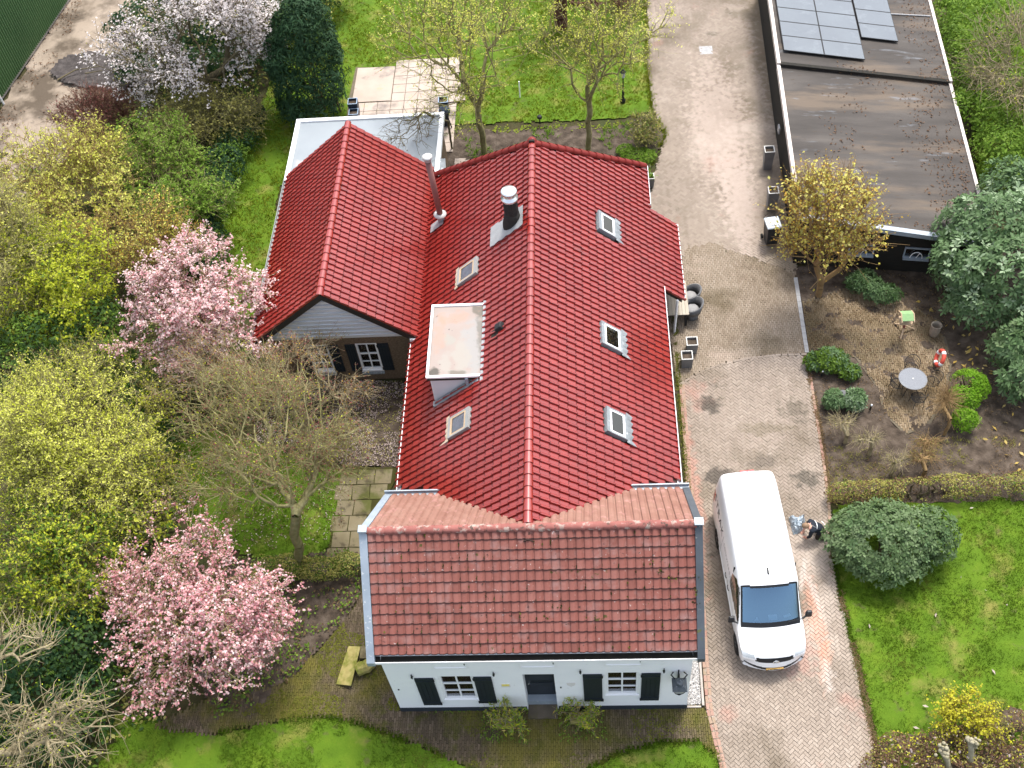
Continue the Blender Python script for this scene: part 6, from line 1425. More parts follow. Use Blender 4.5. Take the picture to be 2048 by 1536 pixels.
# garden spots and rod light
for px, py, lab in ((1643, 752, 'small steel garden spotlight below the rhododendron nearest the drain'), (1740, 820, 'small steel garden spotlight in bare soil left of the terrace')):
    p = at(px, py, 0); t = thing('garden_spotlight', lab, 'garden light', tuple(p), 0, 'garden spotlights'); m = MB(); m.tube(p, p + Vector((0, 0, .25)), .035, n=8); m.build('stake', M['iron'], t); m = MB(); m.smooth = True; m.lathe([(.05, .24), (.055, .3), (.03, .33), (0, .335)], p, 10); m.build('lamp_head', M['steel'], t)
p = at(1690, 800, 0); t = thing('path_light', 'black stake light with tilted dish among the two small bushes', 'garden light', tuple(p)); m = MB(); m.path([p, p + Vector((-.03, .1, .55)), at(1703, 771, .6)], .012, 6); m.build('stake', M['iron'], t)
m = MB(); q = at(1685, 786, .6); m.M = Matrix.Translation(q) @ Matrix.Rotation(.5, 4, 'X'); m.lathe([(.02, 0), (.1, .03), (.11, .05), (.0, .05)], (0, 0, 0), 14); m.build('dish', M['zinc_pot'], t)
# lantern on the front wall
q = atY(1359, 1370, 11.52); t = thing('wall_lantern', 'large dark lantern hanging on the white wall at the driveway corner', 'lantern', (q.x, 11.86, q.z)); zt = q.z
m = MB(); m.lathe([(.29, .0), (.16, .14), (.12, .15)], (q.x, 11.52, zt), 4); m.v = [tuple(Matrix.Translation((q.x, 11.52, 0)) @ Matrix.Rotation(rad(45), 4, 'Z') @ Matrix.Translation((-q.x, -11.52, 0)) @ Vector(v_)) for v_ in m.v]; lr = m.build('lantern_roof', M['lantern'], t)
m = MB(); m.smooth = True; m.lathe([(.1, .14), (.12, .2), (.08, .26), (.03, .28), (.03, .33), (0, .34)], (q.x, 11.52, zt), 12); m.build('finial', M['lantern'], lr)
m = MB(); m.box((q.x, 11.52, zt - .2), (.2, .2, .38), taper=1.7); m.build('lantern_glass', M['lamp_lens'], t); m = MB()
for sx_ in (-1, 1):
    for sy in (-1, 1): m.tube((q.x + sx_ * .1, 11.52 + sy * .1, zt - .39), (q.x + sx_ * .175, 11.52 + sy * .175, zt), .013, n=4)
m.lathe([(.14, -.42), (.1, -.47), (.03, -.5), (.035, -.56), (0, -.58)], (q.x, 11.52, zt), 8); m.build('lantern_frame', M['iron'], t)
m = MB()
for a in (-.5, 0, .5): m.path([(q.x + a * .15, 11.6, zt + .1), (q.x + a * .45, 11.75, zt + .16), (q.x + a * .3, 11.87, zt + .05)], .018, 6)
m.path([(q.x, 11.87, zt - .4), (q.x, 11.87, zt + .2)], .02, 6); m.build('bracket', M['iron'], t)
# mossy board and log left of the cottage
m = MB(); bq = [at(697, 1292, .12), at(721, 1293, .3), at(702, 1371, .22), at(672, 1368, .06)]; m.slab(bq, (0, 0, -.05)); t = m.build('mossy_board', M['cut_wood'], bevel=.005); tag(t, 'moss covered board lying on the path beside the white cottage', 'board')
m = MB(); m.box(at(706, 1330, .08), (.3, .8, .16)); 
m = MB(); r_ = np.random.default_rng(9); p0, p1 = at(714, 1340, .22), at(748, 1326, .22); d = (p1 - p0)
m.path([p0 + d * k / 5 + Vector(r_.normal(size=3) * .015) for k in range(6)], [.2, .22, .2, .21, .19, .17], 9); lg = m.build('log', M['cut_wood']); tag(lg, 'short mossy log lying against the cottage corner', 'log')
m = MB(); m.b2((p0.x + .05, p0.y + .35, 0), (p0.x + .4, p0.y + .75, .3)); tag(m.build('timber_block', M['bark'], bevel=.01), 'dark timber block behind the mossy log', 'timber block')
# branches on the debris heap, hose in the bed
m = MB(); m.path([at(115, 160, .3), at(150, 140, .34), at(200, 133, .32)], [.04, .03, .015], 6); m.path([at(170, 147, .3), at(205, 141, .35)], [.03, .015], 6); tag(m.build('branch', M['bark']), 'dry bent branches lying on the debris heap', 'branch')
m = MB(); m.smooth = True; m.path([at(925, 338, .02), at(926, 328, .1), at(932, 322, .12), at(942, 320, .03)], .035, 6); tag(m.build('hose', M['concrete']), 'short pale bent hose end in the rear flower bed', 'hose')
# ================================================================== trees and shrubs
def W(px, py): p = at(px, py); return (p.x, p.y, 0.0)
def PL(px, py, by, dy, rx, ry, rz):             # lobe seen at a pixel, standing in the plane y = by + dy
    p = atY(px, py, by + dy); return (p.x, p.y, p.z, rx, ry, rz)
lf = MATS
# --- rear lawn: two budding trees, dark yew, white blossom tree
b = W(969, 306); by = b[1]
tree('budding_tree', 'bare budding tree with lime green buds nearer the annex roof', 'tree', b, [PL(930, 110, by, 0, 2.9, 2.4, 2.6), PL(870, 60, by, .5, 2.0, 1.8, 2.2), PL(1010, 60, by, 0, 1.9, 2, 2.3), PL(960, 10, by, .5, 2.6, 2.2, 2.2), PL(900, 180, by, -.8, 2.2, 1.8, 1.2)],
     lf['bark_green'], [(lf['l_lemon'], 5200, .085, .5, .10, .6)], 520, 0, .14, (3, .55), .008, 'budding trees on the rear lawn', 31, .1, 0, (atY(955, 215, by).x, by, atY(955, 215, by).z), .010)
b = W(1176, 305); by = b[1]
tree('budding_tree', 'bare budding tree with lime green buds nearer the driveway', 'tree', b, [PL(1185, 120, by, 0, 2.2, 2.0, 2.3), PL(1140, 60, by, .5, 1.8, 1.7, 2.1), PL(1240, 80, by, 0, 1.7, 1.8, 2.0), PL(1190, 20, by, .5, 2.4, 2.1, 2.0)],
     lf['bark_green'], [(lf['l_lemon'], 4800, .085, .5, .10, .6)], 440, 0, .125, (3, .55), .008, 'budding trees on the rear lawn', 32, .1, 0, (atY(1178, 205, by).x, by, atY(1178, 205, by).z), .010)
b = W(1122, 55); by = b[1]
tree('brown_tree', 'thick brown trunked tree at the top of the rear lawn', 'tree', b, [PL(1110, -70, by, 0, 2.6, 2.2, 2.4), PL(1160, -30, by, 0, 1.8, 1.6, 1.6)], lf['bark_red'], [(lf['l_brown'], 900, .1, .5, .12, .5)], 220, 2.4, .34, (2, .5), .014, None, 33)
b = W(1245, 28); by = b[1]
tree('brown_bush', 'leafless brown bush at the far end of the lawn by the driveway', 'bush', b, [PL(1245, 5, by, 0, 1.3, 1.2, .9)], lf['bark_red'], [(lf['l_brown'], 500, .09, .5, .1, .5)], 160, .2, .06, (3, .4), .012, None, 34)
b = W(618, 228); by = b[1]
yl = [PL(618, 200, by, 0, 1.75, 1.6, 1.3), PL(620, 150, by, .1, 1.85, 1.6, 1.7), PL(608, 100, by, .2, 1.7, 1.5, 1.6), PL(600, 55, by, .2, 1.2, 1.1, 1.5), PL(650, 120, by, .2, 1.0, 1.0, 1.2), PL(575, 140, by, 0, .9, .9, 1.3), PL(600, 30, by, .2, .7, .7, 1.0)]
shrub('yew_tree', 'dense dark green yew tree on the lawn behind the annex', 'tree', yl, [(lf['l_yew'], 24000, .26, .22, .5), (lf['l_dark'], 2500, .2, .22, .5)], lf['bark'], None, 35, 0, .35, .08, .28, 1.6)
b = W(437, 222); by = b[1]
wl = [PL(385, 70, by, .5, 3.0, 2.4, 2.0), PL(300, 110, by, 0, 2.2, 1.8, 1.6), PL(470, 60, by, .5, 2.2, 2.0, 2.0), PL(420, 130, by, -.3, 2.4, 1.8, 1.2), PL(270, 170, by, -.4, 1.3, 1.2, .8), PL(400, 10, by, 1, 3.2, 2.4, 2.0), PL(520, 90, by, 0, 1.0, 1.2, 1.3)]
tree('blossom_tree', 'wide tree covered in white blossom beside the sandy track', 'tree', b, wl, lf['bark'], [(lf['l_white'], 19000, .105, .8, .11, 1.2), (lf['l_olive'], 1500, .1, .5, .15, .5)], 640, 1.8, .2, (4, .7), .012, None, 36, .22, .2)
shrub('ivy_thicket', 'dark evergreen ivy thicket behind the white blossom tree', 'bush', [L_(330, 60, 1.8, 2.6, 2.0, 1.5), L_(440, 40, 1.8, 2.6, 2.0, 1.6), L_(300, 130, 1.0, 1.9, 1.4, 1.0), L_(500, 110, 1.0, 1.6, 1.3, 1.0), L_(400, 130, .9, 2.2, 1.5, 1.0)], [(lf['l_ivy'], 9000, .2, .55, .5), (lf['l_dark'], 4000, .17, .5, .6)], lf['bark'], None, 37, 0, .3, .15, .2)
shrub('conifer_bush', 'tall dark bush behind the yew at the edge of the rear lawn', 'bush', [L_(590, 15, 1.5, 2.0, 1.6, 1.7), L_(640, -20, 1.2, 1.6, 1.4, 1.4)], [(lf['l_dark'], 5000, .2, .4, .5), (lf['l_olive'], 1500, .16, .5, .6)], lf['bark'], None, 38, 0, .35, .1, .25)
shrub('small_conifer', 'tiny dark conifer standing on the lawn left of the yew', 'conifer', [L_(522, 222, .35, .22, .22, .4)], [(lf['l_yew'], 420, .14, .25, .5)], lf['bark'], None, 39)
# --- left belt
T = 'trees and shrubs of the wild belt left of the house'
def twiggy(name, label, px, py, lobes, bark, leafs_, nodes, seed, th=.4, tr=.08, tw=(4, .7), twr=.009, gap=.1, cat='shrub'):
    leafs = [(a_, b_, c_, d_, e_ * .55, f_) for a_, b_, c_, d_, e_, f_ in leafs_]
    return tree(name, label, cat, W(px, py), lobes, bark, leafs, nodes, th, tr, tw, twr, T, seed, gap, .1, tip_up=.6)
twiggy('olive_shrub', 'twiggy olive grey shrub below the white blossom tree', 430, 275, [L_(425, 245, 1.2, 2.0, 1.5, 1.1), L_(380, 225, 1.2, 1.6, 1.2, 1.0), L_(480, 255, .8, 1.2, 1.0, .8)], lf['bark_green'], [(lf['l_olive'], 4200, .12, .5, .12, .6)], 420, 41)
twiggy('red_twig_shrub', 'bare reddish brown twig shrub at the edge of the sandy track', 185, 275, [L_(180, 235, 1.2, 1.7, 1.4, 1.3), L_(215, 215, 1.0, 1.3, 1.0, .9)], lf['bark_red'], [(lf['l_redbud'], 1500, .08, .5, .12, .5), (lf['l_brown'], 1200, .1, .5, .12, .5)], 480, 42, .2, .07, (5, .5))
twiggy('fresh_shrub', 'fresh light green shrub along the strip of lawn', 340, 385, [L_(310, 330, 1.8, 1.9, 1.6, 1.3), L_(370, 400, 1.5, 1.9, 1.6, 1.2), L_(270, 290, 1.6, 1.5, 1.2, 1.0), L_(330, 440, 1.2, 1.6, 1.3, 1.0)], lf['bark_green'], [(lf['l_fresh'], 15500, .115, .55, .15, .8)], 420, 43, gap=.0)
twiggy('yellow_shrub', 'tall pale yellow green shrub beside the sandy track', 100, 420, [L_(90, 330, 2.5, 2.6, 2.0, 1.6), L_(190, 330, 2.2, 2.0, 1.6, 1.4), L_(40, 420, 2.4, 2.4, 1.8, 1.6), L_(170, 420, 2.2, 2.2, 1.6, 1.4)], lf['bark_tan'], [(lf['l_lemon'], 10500, .11, .5, .17, .7), (lf['l_olive'], 3500, .11, .5, .17, .6)], 620, 44)
twiggy('tan_shrub', 'tan twiggy shrub just above the upper pink tree', 300, 545, [L_(300, 480, 2.2, 1.8, 1.3, 1.4), L_(230, 480, 2.0, 1.6, 1.2, 1.3), L_(350, 470, 1.8, 1.2, 1.0, 1.2)], lf['bark_tan'], [(lf['l_orange'], 2200, .09, .5, .14, .6), (lf['l_lemon'], 3000, .1, .5, .14, .6), (lf['l_olive'], 1200, .1, .5, .14, .6)], 420, 45)
twiggy('lime_shrub', 'bright lime green shrub left of the upper pink tree', 120, 640, [L_(90, 520, 2.8, 2.0, 1.6, 1.4), L_(160, 570, 2.6, 1.8, 1.5, 1.3), L_(60, 620, 2.4, 2.0, 1.5, 1.4), L_(130, 640, 2.0, 1.7, 1.3, 1.2)], lf['bark_green'], [(lf['l_lime'], 13500, .12, .55, .15, .8), (lf['l_mid'], 2500, .12, .5, .2, .6)], 480, 46, gap=.12)
twiggy('pale_tree', 'pale budding tree at the left edge of the picture', -20, 560, [L_(10, 470, 4.0, 2.0, 1.8, 2.0), L_(-30, 560, 3.5, 2.0, 1.6, 1.8)], lf['bark_green'], [(lf['l_olive'], 2600, .1, .5, .15, .6), (lf['l_lemon'], 1500, .1, .5, .15, .6)], 460, 47, 1.5, .15, (3, .7), cat='tree')
shrub('dark_shrub', 'dark evergreen shrub between the lime green shrub and the big pale tree', 'shrub', [L_(90, 690, 1.4, 2.2, 1.4, 1.4), L_(180, 660, 1.4, 1.6, 1.3, 1.4), L_(210, 740, 1.1, 1.6, 1.3, 1.1), L_(130, 770, 1.0, 1.6, 1.2, 1.1), L_(30, 740, 1.2, 1.6, 1.2, 1.2), L_(280, 790, .9, 1.3, 1.1, .9), L_(310, 870, .8, 1.2, 1.1, .8), L_(300, 960, .8, 1.1, 1.0, .8)], [(lf['l_mid'], 11000, .15, .5, .6), (lf['l_dark'], 8000, .15, .5, .6)], lf['bark'], T, 48, 0, .35, .15, .25)
twiggy('leafy_tree', 'big pale yellow green tree at the left edge below the dark shrub', 110, 1010, [L_(130, 880, 4.2, 2.3, 1.7, 1.5), L_(50, 840, 4.0, 1.8, 1.5, 1.5), L_(200, 940, 3.6, 1.8, 1.5, 1.3), L_(70, 960, 3.8, 2.2, 1.7, 1.4), L_(110, 790, 4.2, 1.3, 1.1, 1.3), L_(240, 880, 3.4, 1.3, 1.1, 1.0)], lf['bark_green'], [(lf['l_lemon'], 25000, .08, .5, .16, .9), (lf['l_lime'], 7500, .08, .5, .16, .7)], 660, 49, 1.6, .18, (5, .85), cat='tree')
twiggy('mossy_shrub', 'olive yellow shrub left of the lower pink tree', 110, 1220, [L_(70, 1080, 3.0, 2.0, 1.6, 1.4), L_(160, 1090, 2.8, 1.9, 1.5, 1.3), L_(230, 1040, 2.6, 1.4, 1.3, 1.0), L_(60, 1180, 2.5, 2.0, 1.5, 1.4), L_(150, 1170, 2.3, 1.6, 1.3, 1.2)], lf['bark_green'], [(lf['l_lime'], 9000, .11, .5, .16, .8), (lf['l_mid'], 8000, .12, .5, .18, .6)], 520, 50)
shrub('ivy_shrub', 'dark ivy covered shrub under the bare pale branches', 'shrub', [L_(130, 1290, 1.4, 1.7, 1.3, 1.4), L_(60, 1330, 1.4, 1.9, 1.4, 1.4), L_(170, 1380, 1.0, 1.1, 1.0, 1.0), L_(60, 1440, 1.0, 1.8, 1.3, 1.0), L_(150, 1470, .7, 1.1, .9, .7)], [(lf['l_dark'], 6500, .14, .6, .6), (lf['l_ivy'], 4500, .14, .7, .6), (lf['l_mid'], 3000, .12, .5, .6)], lf['bark'], T, 51, 0, .35, .15, .22)
tree('bare_pale_tree', 'leafless tree with long pale branches in the lower left corner', 'tree', W(-90, 1560), [L_(50, 1430, 3.8, 1.9, .9, .8), L_(130, 1430, 3.4, 1.3, .8, .6), L_(30, 1290, 3.8, 1.4, .8, .7), L_(90, 1510, 3.2, 1.5, .7, .6)], lf['bark_pale'], [(lf['l_lime'], 700, .06, .5, .1, .5), (lf['l_brown'], 400, .06, .6, .06, .5)], 170, 1.2, .16, (4, .8), .010, None, 52, .0, .1, tip_up=.15)
twiggy('lime_undershrub', 'low lime green shrub between the big pale tree and the bare tree', 280, 960, [L_(270, 850, 1.6, 1.4, 1.2, 1.0), L_(300, 930, 1.3, 1.3, 1.2, .9), L_(250, 1010, 2.0, 1.5, 1.2, 1.0), L_(310, 790, 1.4, 1.1, 1.0, .9), L_(200, 740, 1.6, 1.5, 1.2, 1.0)], lf['bark_green'], [(lf['l_lime'], 5500, .085, .5, .15, .8), (lf['l_olive'], 4000, .09, .5, .15, .7), (lf['l_brown'], 1200, .08, .5, .15, .7)], 420, 60)
# hedge edge along the strip of lawn
shrub('hedge_edge', 'dark green hedge edge along the lawn strip beside the wing', 'hedge', [L_(470, 285, .6, 1.0, .9, .7), L_(450, 330, .8, 1.1, 1.0, .9), L_(425, 380, .8, 1.0, 1.0, .9), L_(415, 430, .8, .9, .9, .9), L_(410, 480, .7, .9, .9, .8), L_(430, 530, .6, .8, .9, .7), L_(500, 240, .5, .8, .8, .5), L_(395, 520, .8, 1.0, .9, .9)], [(lf['l_ivy'], 8000, .13, .55, .6), (lf['l_mid'], 4500, .12, .5, .6)], lf['bark'], T, 53, 0, .3, .12, .22)
# pink trees
tree('pink_blossom_tree', 'pale pink blossom tree reaching over the corner of the wing roof', 'tree', W(420, 720), [L_(380, 560, 3.6, 2.3, 1.9, 1.5), L_(330, 600, 3.2, 1.7, 1.5, 1.3), L_(450, 600, 3.4, 1.9, 1.5, 1.3), L_(400, 640, 2.8, 2.2, 1.4, 1.0), L_(510, 630, 3.0, 1.0, .9, .8), L_(310, 670, 2.5, 1.4, 1.0, .9), L_(380, 520, 3.8, 1.5, 1.2, 1.0), L_(470, 690, 2.7, 1.3, 1.0, .8), L_(350, 720, 2.2, 1.3, .9, .7), L_(420, 500, 3.6, 1.0, .8, .7)], lf['bark_green'],
     [(lf['l_pink_pale'], 17500, .085, .8, .08, 1.2), (lf['l_pink'], 5500, .085, .8, .09, .9), (lf['l_redbud'], 2500, .07, .5, .14, .5)], 520, 1.2, .16, (4, .45), .009, 'pink blossom trees', 54, .14, .1)
tree('pink_blossom_tree', 'deeper pink blossom tree beside the mossy brick path', 'tree', W(415, 1300), [L_(390, 1130, 3.2, 1.9, 1.5, 1.2), L_(330, 1190, 3.0, 1.7, 1.4, 1.2), L_(460, 1180, 3.0, 1.8, 1.5, 1.2), L_(420, 1240, 3.0, 2.1, 1.6, 1.2), L_(300, 1290, 2.6, 1.2, 1.1, 1.0), L_(500, 1240, 2.6, 1.3, 1.1, .9), L_(350, 1040, 2.8, 1.2, 1.0, .8), L_(420, 1330, 2.2, 1.7, 1.1, .8), L_(330, 1370, 1.9, 1.1, .9, .7), L_(270, 1200, 2.6, 1.0, .9, .9)], lf['bark_green'],
     [(lf['l_pink'], 15500, .075, .8, .06, 1.0), (lf['l_pink_pale'], 9500, .075, .8, .06, 1.2), (lf['l_redbud'], 1800, .06, .5, .13, .5), (lf['l_olive'], 1500, .06, .5, .13, .5)], 660, 1.2, .15, (4, .5), .008, 'pink blossom trees', 55, .22, .1)
b = W(603, 1140); by = b[1]
tp = Vector(b).lerp(atY(588, 985, by), .75)
tree('bare_tree', 'large leafless tree with greenish twigs before the wing', 'tree', b, [L_(540, 830, 5.0, 2.2, 1.7, 1.4), L_(440, 860, 4.6, 1.8, 1.5, 1.3), L_(640, 880, 4.4, 1.5, 1.3, 1.2), L_(560, 940, 4.4, 2.2, 1.4, 1.2), L_(670, 950, 4.0, 1.2, 1.1, 1.0), L_(420, 950, 4.0, 1.4, 1.2, 1.0), L_(520, 750, 5.0, 1.5, 1.1, 1.1), L_(440, 770, 4.6, 1.4, 1.1, 1.1)], lf['bark_green'],
     [(lf['l_lime'], 2200, .06, .5, .08, .5), (lf['l_redbud'], 4200, .06, .6, .08, .5), (lf['l_brown'], 3200, .065, .5, .08, .5)], 640, 3, .16, (6, .6), .006, None, 56, .1, .1, (tp.x, tp.y, tp.z), .008, tip_up=.2)
tree('bare_tree', 'brownish bare tree with reddish buds over the petal bed', 'tree', W(620, 890), [L_(590, 740, 3.2, 1.5, 1.2, 1.1), L_(660, 820, 2.6, 1.2, 1.2, 1.0), L_(520, 740, 3.4, 1.5, 1.2, 1.2), L_(700, 880, 2.0, .9, 1.0, .8), L_(400, 740, 3.2, 1.6, 1.1, 1.1), L_(640, 700, 3.0, .7, .6, .6)], lf['bark_pale'], [(lf['l_redbud'], 2600, .06, .6, .08, .5), (lf['l_orange'], 1800, .06, .5, .08, .5), (lf['l_brown'], 1000, .06, .5, .08, .5)], 420, 1.0, .11, (5, .5), .006, None, 57, .1, .1)
shrub('box_hedge', 'low olive green box hedge at the foot of the bare tree', 'hedge', [L_(530, 1140, .5, .7, .5, .5), L_(580, 1135, .5, .8, .5, .5), L_(640, 1140, .45, .8, .45, .45), L_(695, 1130, .4, .6, .45, .4)], [(lf['l_olive'], 4500, .07, .5, .7), (lf['l_mid'], 3500, .07, .5, .7)], lf['bark'], None, 58, 0, .25, .1, .12, 4)
# ground plants of the belt
P = scatter_pts([bed_ivy], 170, 61); P = P[snoise(P, 2.2, 3) > -.05]; n = len(P); r_ = np.random.default_rng(62)
V, F = leaf_quads(np.c_[P, .05 + r_.random(n) * .18], np.tile([0, 0, 1.], (n, 1)), .09, .7, r_, .5); tag(np_obj('ivy_cover', V, F, [lf['l_mid'], lf['l_fresh'], lf['l_litter']], None, False, 'stuff', r_.integers(0, 3, n)), None); bpy.context.scene.objects['ivy_cover']['label'] = 'low green leafy ground cover beside the mossy path'
P = scatter_pts([und], 75, 63); P = P[snoise(P, 1.1, 4) > -.25]; n = len(P); hgt_ = .05 + np.clip(snoise(P, .9, 8) + .3, 0, 1) * .7 * r_.random(n)
V, F = leaf_quads(np.c_[P, hgt_], np.tile([0, 0, 1.], (n, 1)), .15, .6, r_, .6); o = np_obj('undergrowth', V, F, [lf['l_dark'], lf['l_mid'], lf['l_olive']], None, False, 'stuff', r_.integers(0, 3, n)); o['label'] = 'dark leafy undergrowth between the wild shrubs'
P = scatter_pts([bed_petal, wpoly([(560, 700), (700, 770), (640, 900), (480, 880)])], 420, 64); P = P[snoise(P, 2, 9) > -.45]; o = flat_leaves('fallen_petals', P, .045, lf['l_petal'], 65, .06, None, 'stuff', .8, .5); o['label'] = 'pale fallen petals covering the bed before the wing'
P = scatter_pts([bed_petal], 120, 66); o = flat_leaves('leaf_litter', P, .06, lf['l_olive'], 67, .06, None, 'stuff', .5, .6); o['label'] = 'greenish leaf litter in the bed before the wing'
P = scatter_pts([bed_back], 26, 68); P = P[snoise(P, 1.8, 10) > .2]; o = blades('weeds', P, .16, .05, lf['l_fresh'], 69, .0, 5, 1.0); o['label'] = 'green weeds in the bare rear flower bed'
P = scatter_pts([bed_right], 90, 70); P = P[snoise(P, 1.4, 11) > -.1]; o = flat_leaves('leaf_litter', P, .06, lf['l_litter'], 71, .05, None, 'stuff', .5, .6); o['label'] = 'brown leaf litter in the garden bed on the right'
P = scatter_pts([yard_poly], 46, 72); o = flat_leaves('leaf_litter', P, .06, lf['l_brown'], 73, .026, None, 'stuff', .5, .4); o['label'] = 'brown leaf litter scattered over the brown terrace'
P = scatter_pts([wpoly([(1800, 560), (1880, 600), (1960, 690), (2060, 720), (2060, 960), (1960, 900), (1900, 740), (1860, 640)])], 7, 74); P = P[snoise(P, 1.2, 12) > -.4]; o = flat_leaves('fallen_leaves', P, .2, lf['l_fallen'], 75, .07, None, 'stuff', .42, .4); o['label'] = 'large yellow fallen leaves around the rhododendron'
P = scatter_pts([lawn_right], .35, 76); o = flat_leaves('fallen_leaves', P, .15, lf['l_petal'], 77, .06, None, 'stuff', .42, .4); o['label'] = 'few pale fallen leaves on the bright lawn'
P = scatter_pts([bed_right], 110, 78); P = P[(snoise(P, .9, 13) > .1) & (P[:, 1] < at(1800, 880).y)]; o = blades('weeds', P, .07, .02, lf['l_olive'], 79, .0, 4, 1.0); o['label'] = 'olive moss and weeds in the lower garden bed'
P = scatter_pts([lawn_tree], 110, 140); P = P[snoise(P, 1.6, 14) > -.3]; n = len(P); r_ = np.random.default_rng(141)
V, F = leaf_quads(np.c_[P, .03 + r_.random(n) * .04], np.tile([0, 0, 1.], (n, 1)), .06, .6, r_, .5); o = np_obj('leaf_litter', V, F, [lf['l_litter'], lf['l_brown'], lf['l_petal']], None, False, 'stuff', r_.integers(0, 3, n)); o['label'] = 'brown litter and petals on the grass under the large bare tree'
P = scatter_pts([wpoly([(-250, 460), (-20, 250), (140, -10), (180, -10), (70, 200), (0, 300), (-120, 560)]), wpoly([(110, 170), (180, 180), (240, 190), (230, 230), (150, 290), (80, 240)])], 30, 142); P = P[snoise(P, 1.3, 15) > -.1]; o = flat_leaves('leaf_litter', P, .12, lf['l_brown'], 143, .05, None, 'stuff', .5, .5); o['label'] = 'brown litter on the sandy track beside the green shed'
# --- right side: big rhododendrons and laurels
shrub('rhododendron', 'huge grey green rhododendron beside the barn front', 'bush', [L_(1985, 470, 2.3, 2.0, 1.5, 1.6), L_(2040, 560, 2.0, 2.2, 1.6, 1.7), L_(1930, 540, 1.9, 1.15, 1.2, 1.4), L_(1955, 610, 1.3, 1.25, 1.0, 1.1), L_(2060, 440, 2.2, 1.9, 1.5, 1.6), L_(2030, 400, 2.4, 1.5, 1.2, 1.3)], [(lf['l_rhodo'], 2600, .24, .36, .35), (lf['l_rhodo_light'], 420, .22, .36, .5)], lf['bark'], None, 81, 7, .2, .0, .22, 1.8)
shrub('rhododendron', 'grey green rhododendron at the right edge behind the lime shrub', 'bush', [L_(2050, 690, 1.3, 1.2, 1.1, 1.1), L_(2070, 760, 1.0, 1.1, 1.0, .9)], [(lf['l_rhodo'], 650, .24, .36, .35), (lf['l_laurel'], 150, .2, .36, .4)], lf['bark'], None, 82, 7, .25, .1, .22, 2)
shrub('laurel_bush', 'clipped oval laurel bush at the edge of the lawn', 'bush', [L_(1775, 1075, .95, 1.85, 1.2, 1.0), L_(1712, 1082, .85, 1.0, 1.1, .9), L_(1850, 1072, .9, .95, 1.0, .85), L_(1780, 1112, .75, 1.45, 1.0, .8), L_(1740, 1050, 1.3, .7, .6, .55), L_(1810, 1055, 1.25, .75, .6, .5)], [(lf['l_laurel'], 3600, .15, .4, .35), (lf['l_rhodo'], 500, .14, .4, .35)], lf['bark'], None, 83, 6, .42, .02, .1, 2.6)
shrub('hedge', 'green overgrown hedge along the garden side of the barn', 'hedge', [L_(1905, 30, 1.0, 1.3, 1.6, 1.2), L_(1930, 100, 1.2, 1.3, 1.6, 1.3), L_(1950, 170, 1.3, 1.4, 1.5, 1.4), L_(1985, 240, 1.4, 1.5, 1.5, 1.5), L_(2020, 310, 1.5, 1.6, 1.4, 1.5), L_(2030, 210, 1.6, 1.8, 1.6, 1.6), L_(1990, 60, 1.4, 2.0, 1.8, 1.5), L_(1925, 215, 1.6, .7, .9, .8)], [(lf['l_fresh'], 13500, .15, .5, .7), (lf['l_mid'], 7500, .15, .5, .7)], lf['bark'], None, 84, 0, .4, .15, .3, 1.5)
tree('bare_twig_tree', 'bare tree with long pale twigs at the top right corner', 'tree', W(2120, 260), [L_(2040, 80, 3.0, 2.6, 1.9, 1.4), L_(2000, 150, 2.6, 1.9, 1.4, 1.0), L_(2070, 180, 3.0, 1.8, 1.4, 1.2)], lf['bark_pale'], [(lf['l_lime'], 900, .09, .5, .1, .5)], 300, 1.0, .14, (5, .9), .012, None, 85)
shrub('small_rhododendron', 'small dark rhododendron in the soil before the barn', 'bush', [L_(1722, 565, .4, .62, .5, .45), L_(1770, 590, .35, .6, .45, .4), L_(1745, 578, .4, .5, .5, .42)], [(lf['l_rhodo'], 700, .13, .34, .4), (lf['l_dark'], 150, .12, .34, .4)], lf['bark'], 'small rhododendrons in the garden bed', 86, 6, .25, 0, .2, 3)
shrub('small_rhododendron', 'small rhododendron with shining leaves at the end of the drain', 'bush', [L_(1660, 722, .35, .62, .45, .42), L_(1632, 725, .25, .4, .35, .3), L_(1700, 745, .22, .35, .3, .28)], [(lf['l_mid'], 420, .15, .4, .35), (lf['l_rhodo'], 250, .15, .38, .35)], lf['bark'], 'small rhododendrons in the garden bed', 87, 6, .25, 0, .2, 3)
shrub('small_rhododendron', 'pale green small rhododendron right of the path light', 'bush', [L_(1708, 800, .35, .42, .42, .38)], [(lf['l_rhodo'], 260, .14, .3, .4), (lf['l_rhodo_light'], 100, .14, .3, .4)], lf['bark'], 'small rhododendrons in the garden bed', 88, 6, .25, 0, .18, 3)
shrub('small_rhododendron', 'small rhododendron with a few dead flowers left of the path light', 'bush', [L_(1668, 800, .32, .36, .38, .34)], [(lf['l_rhodo'], 250, .12, .34, .4)], lf['bark'], 'small rhododendrons in the garden bed', 89, 6, .25, 0, .2, 3)
shrub('lime_bush', 'bright green feathery bush beside the leafless ball tree', 'bush', [L_(1938, 765, .55, .62, .5, .55), L_(1925, 800, .5, .55, .5, .5), L_(1955, 775, .5, .4, .45, .45), L_(1930, 840, .45, .5, .45, .45)], [(lf['l_bright'], 5500, .085, .5, .7), (lf['l_fresh'], 1200, .08, .5, .7)], lf['bark'], None, 90, 0, .3, .05, .25, 3)
b = W(1888, 870); by = b[1]
tree('ball_tree', 'leafless little tree with a ball of thin reddish twigs', 'tree', b, [L_(1893, 800, 1.15, .22, .2, .2)], lf['bark_tan'], [], 60, .95, .06, (6, .55), .006, None, 91, tip_up=0)
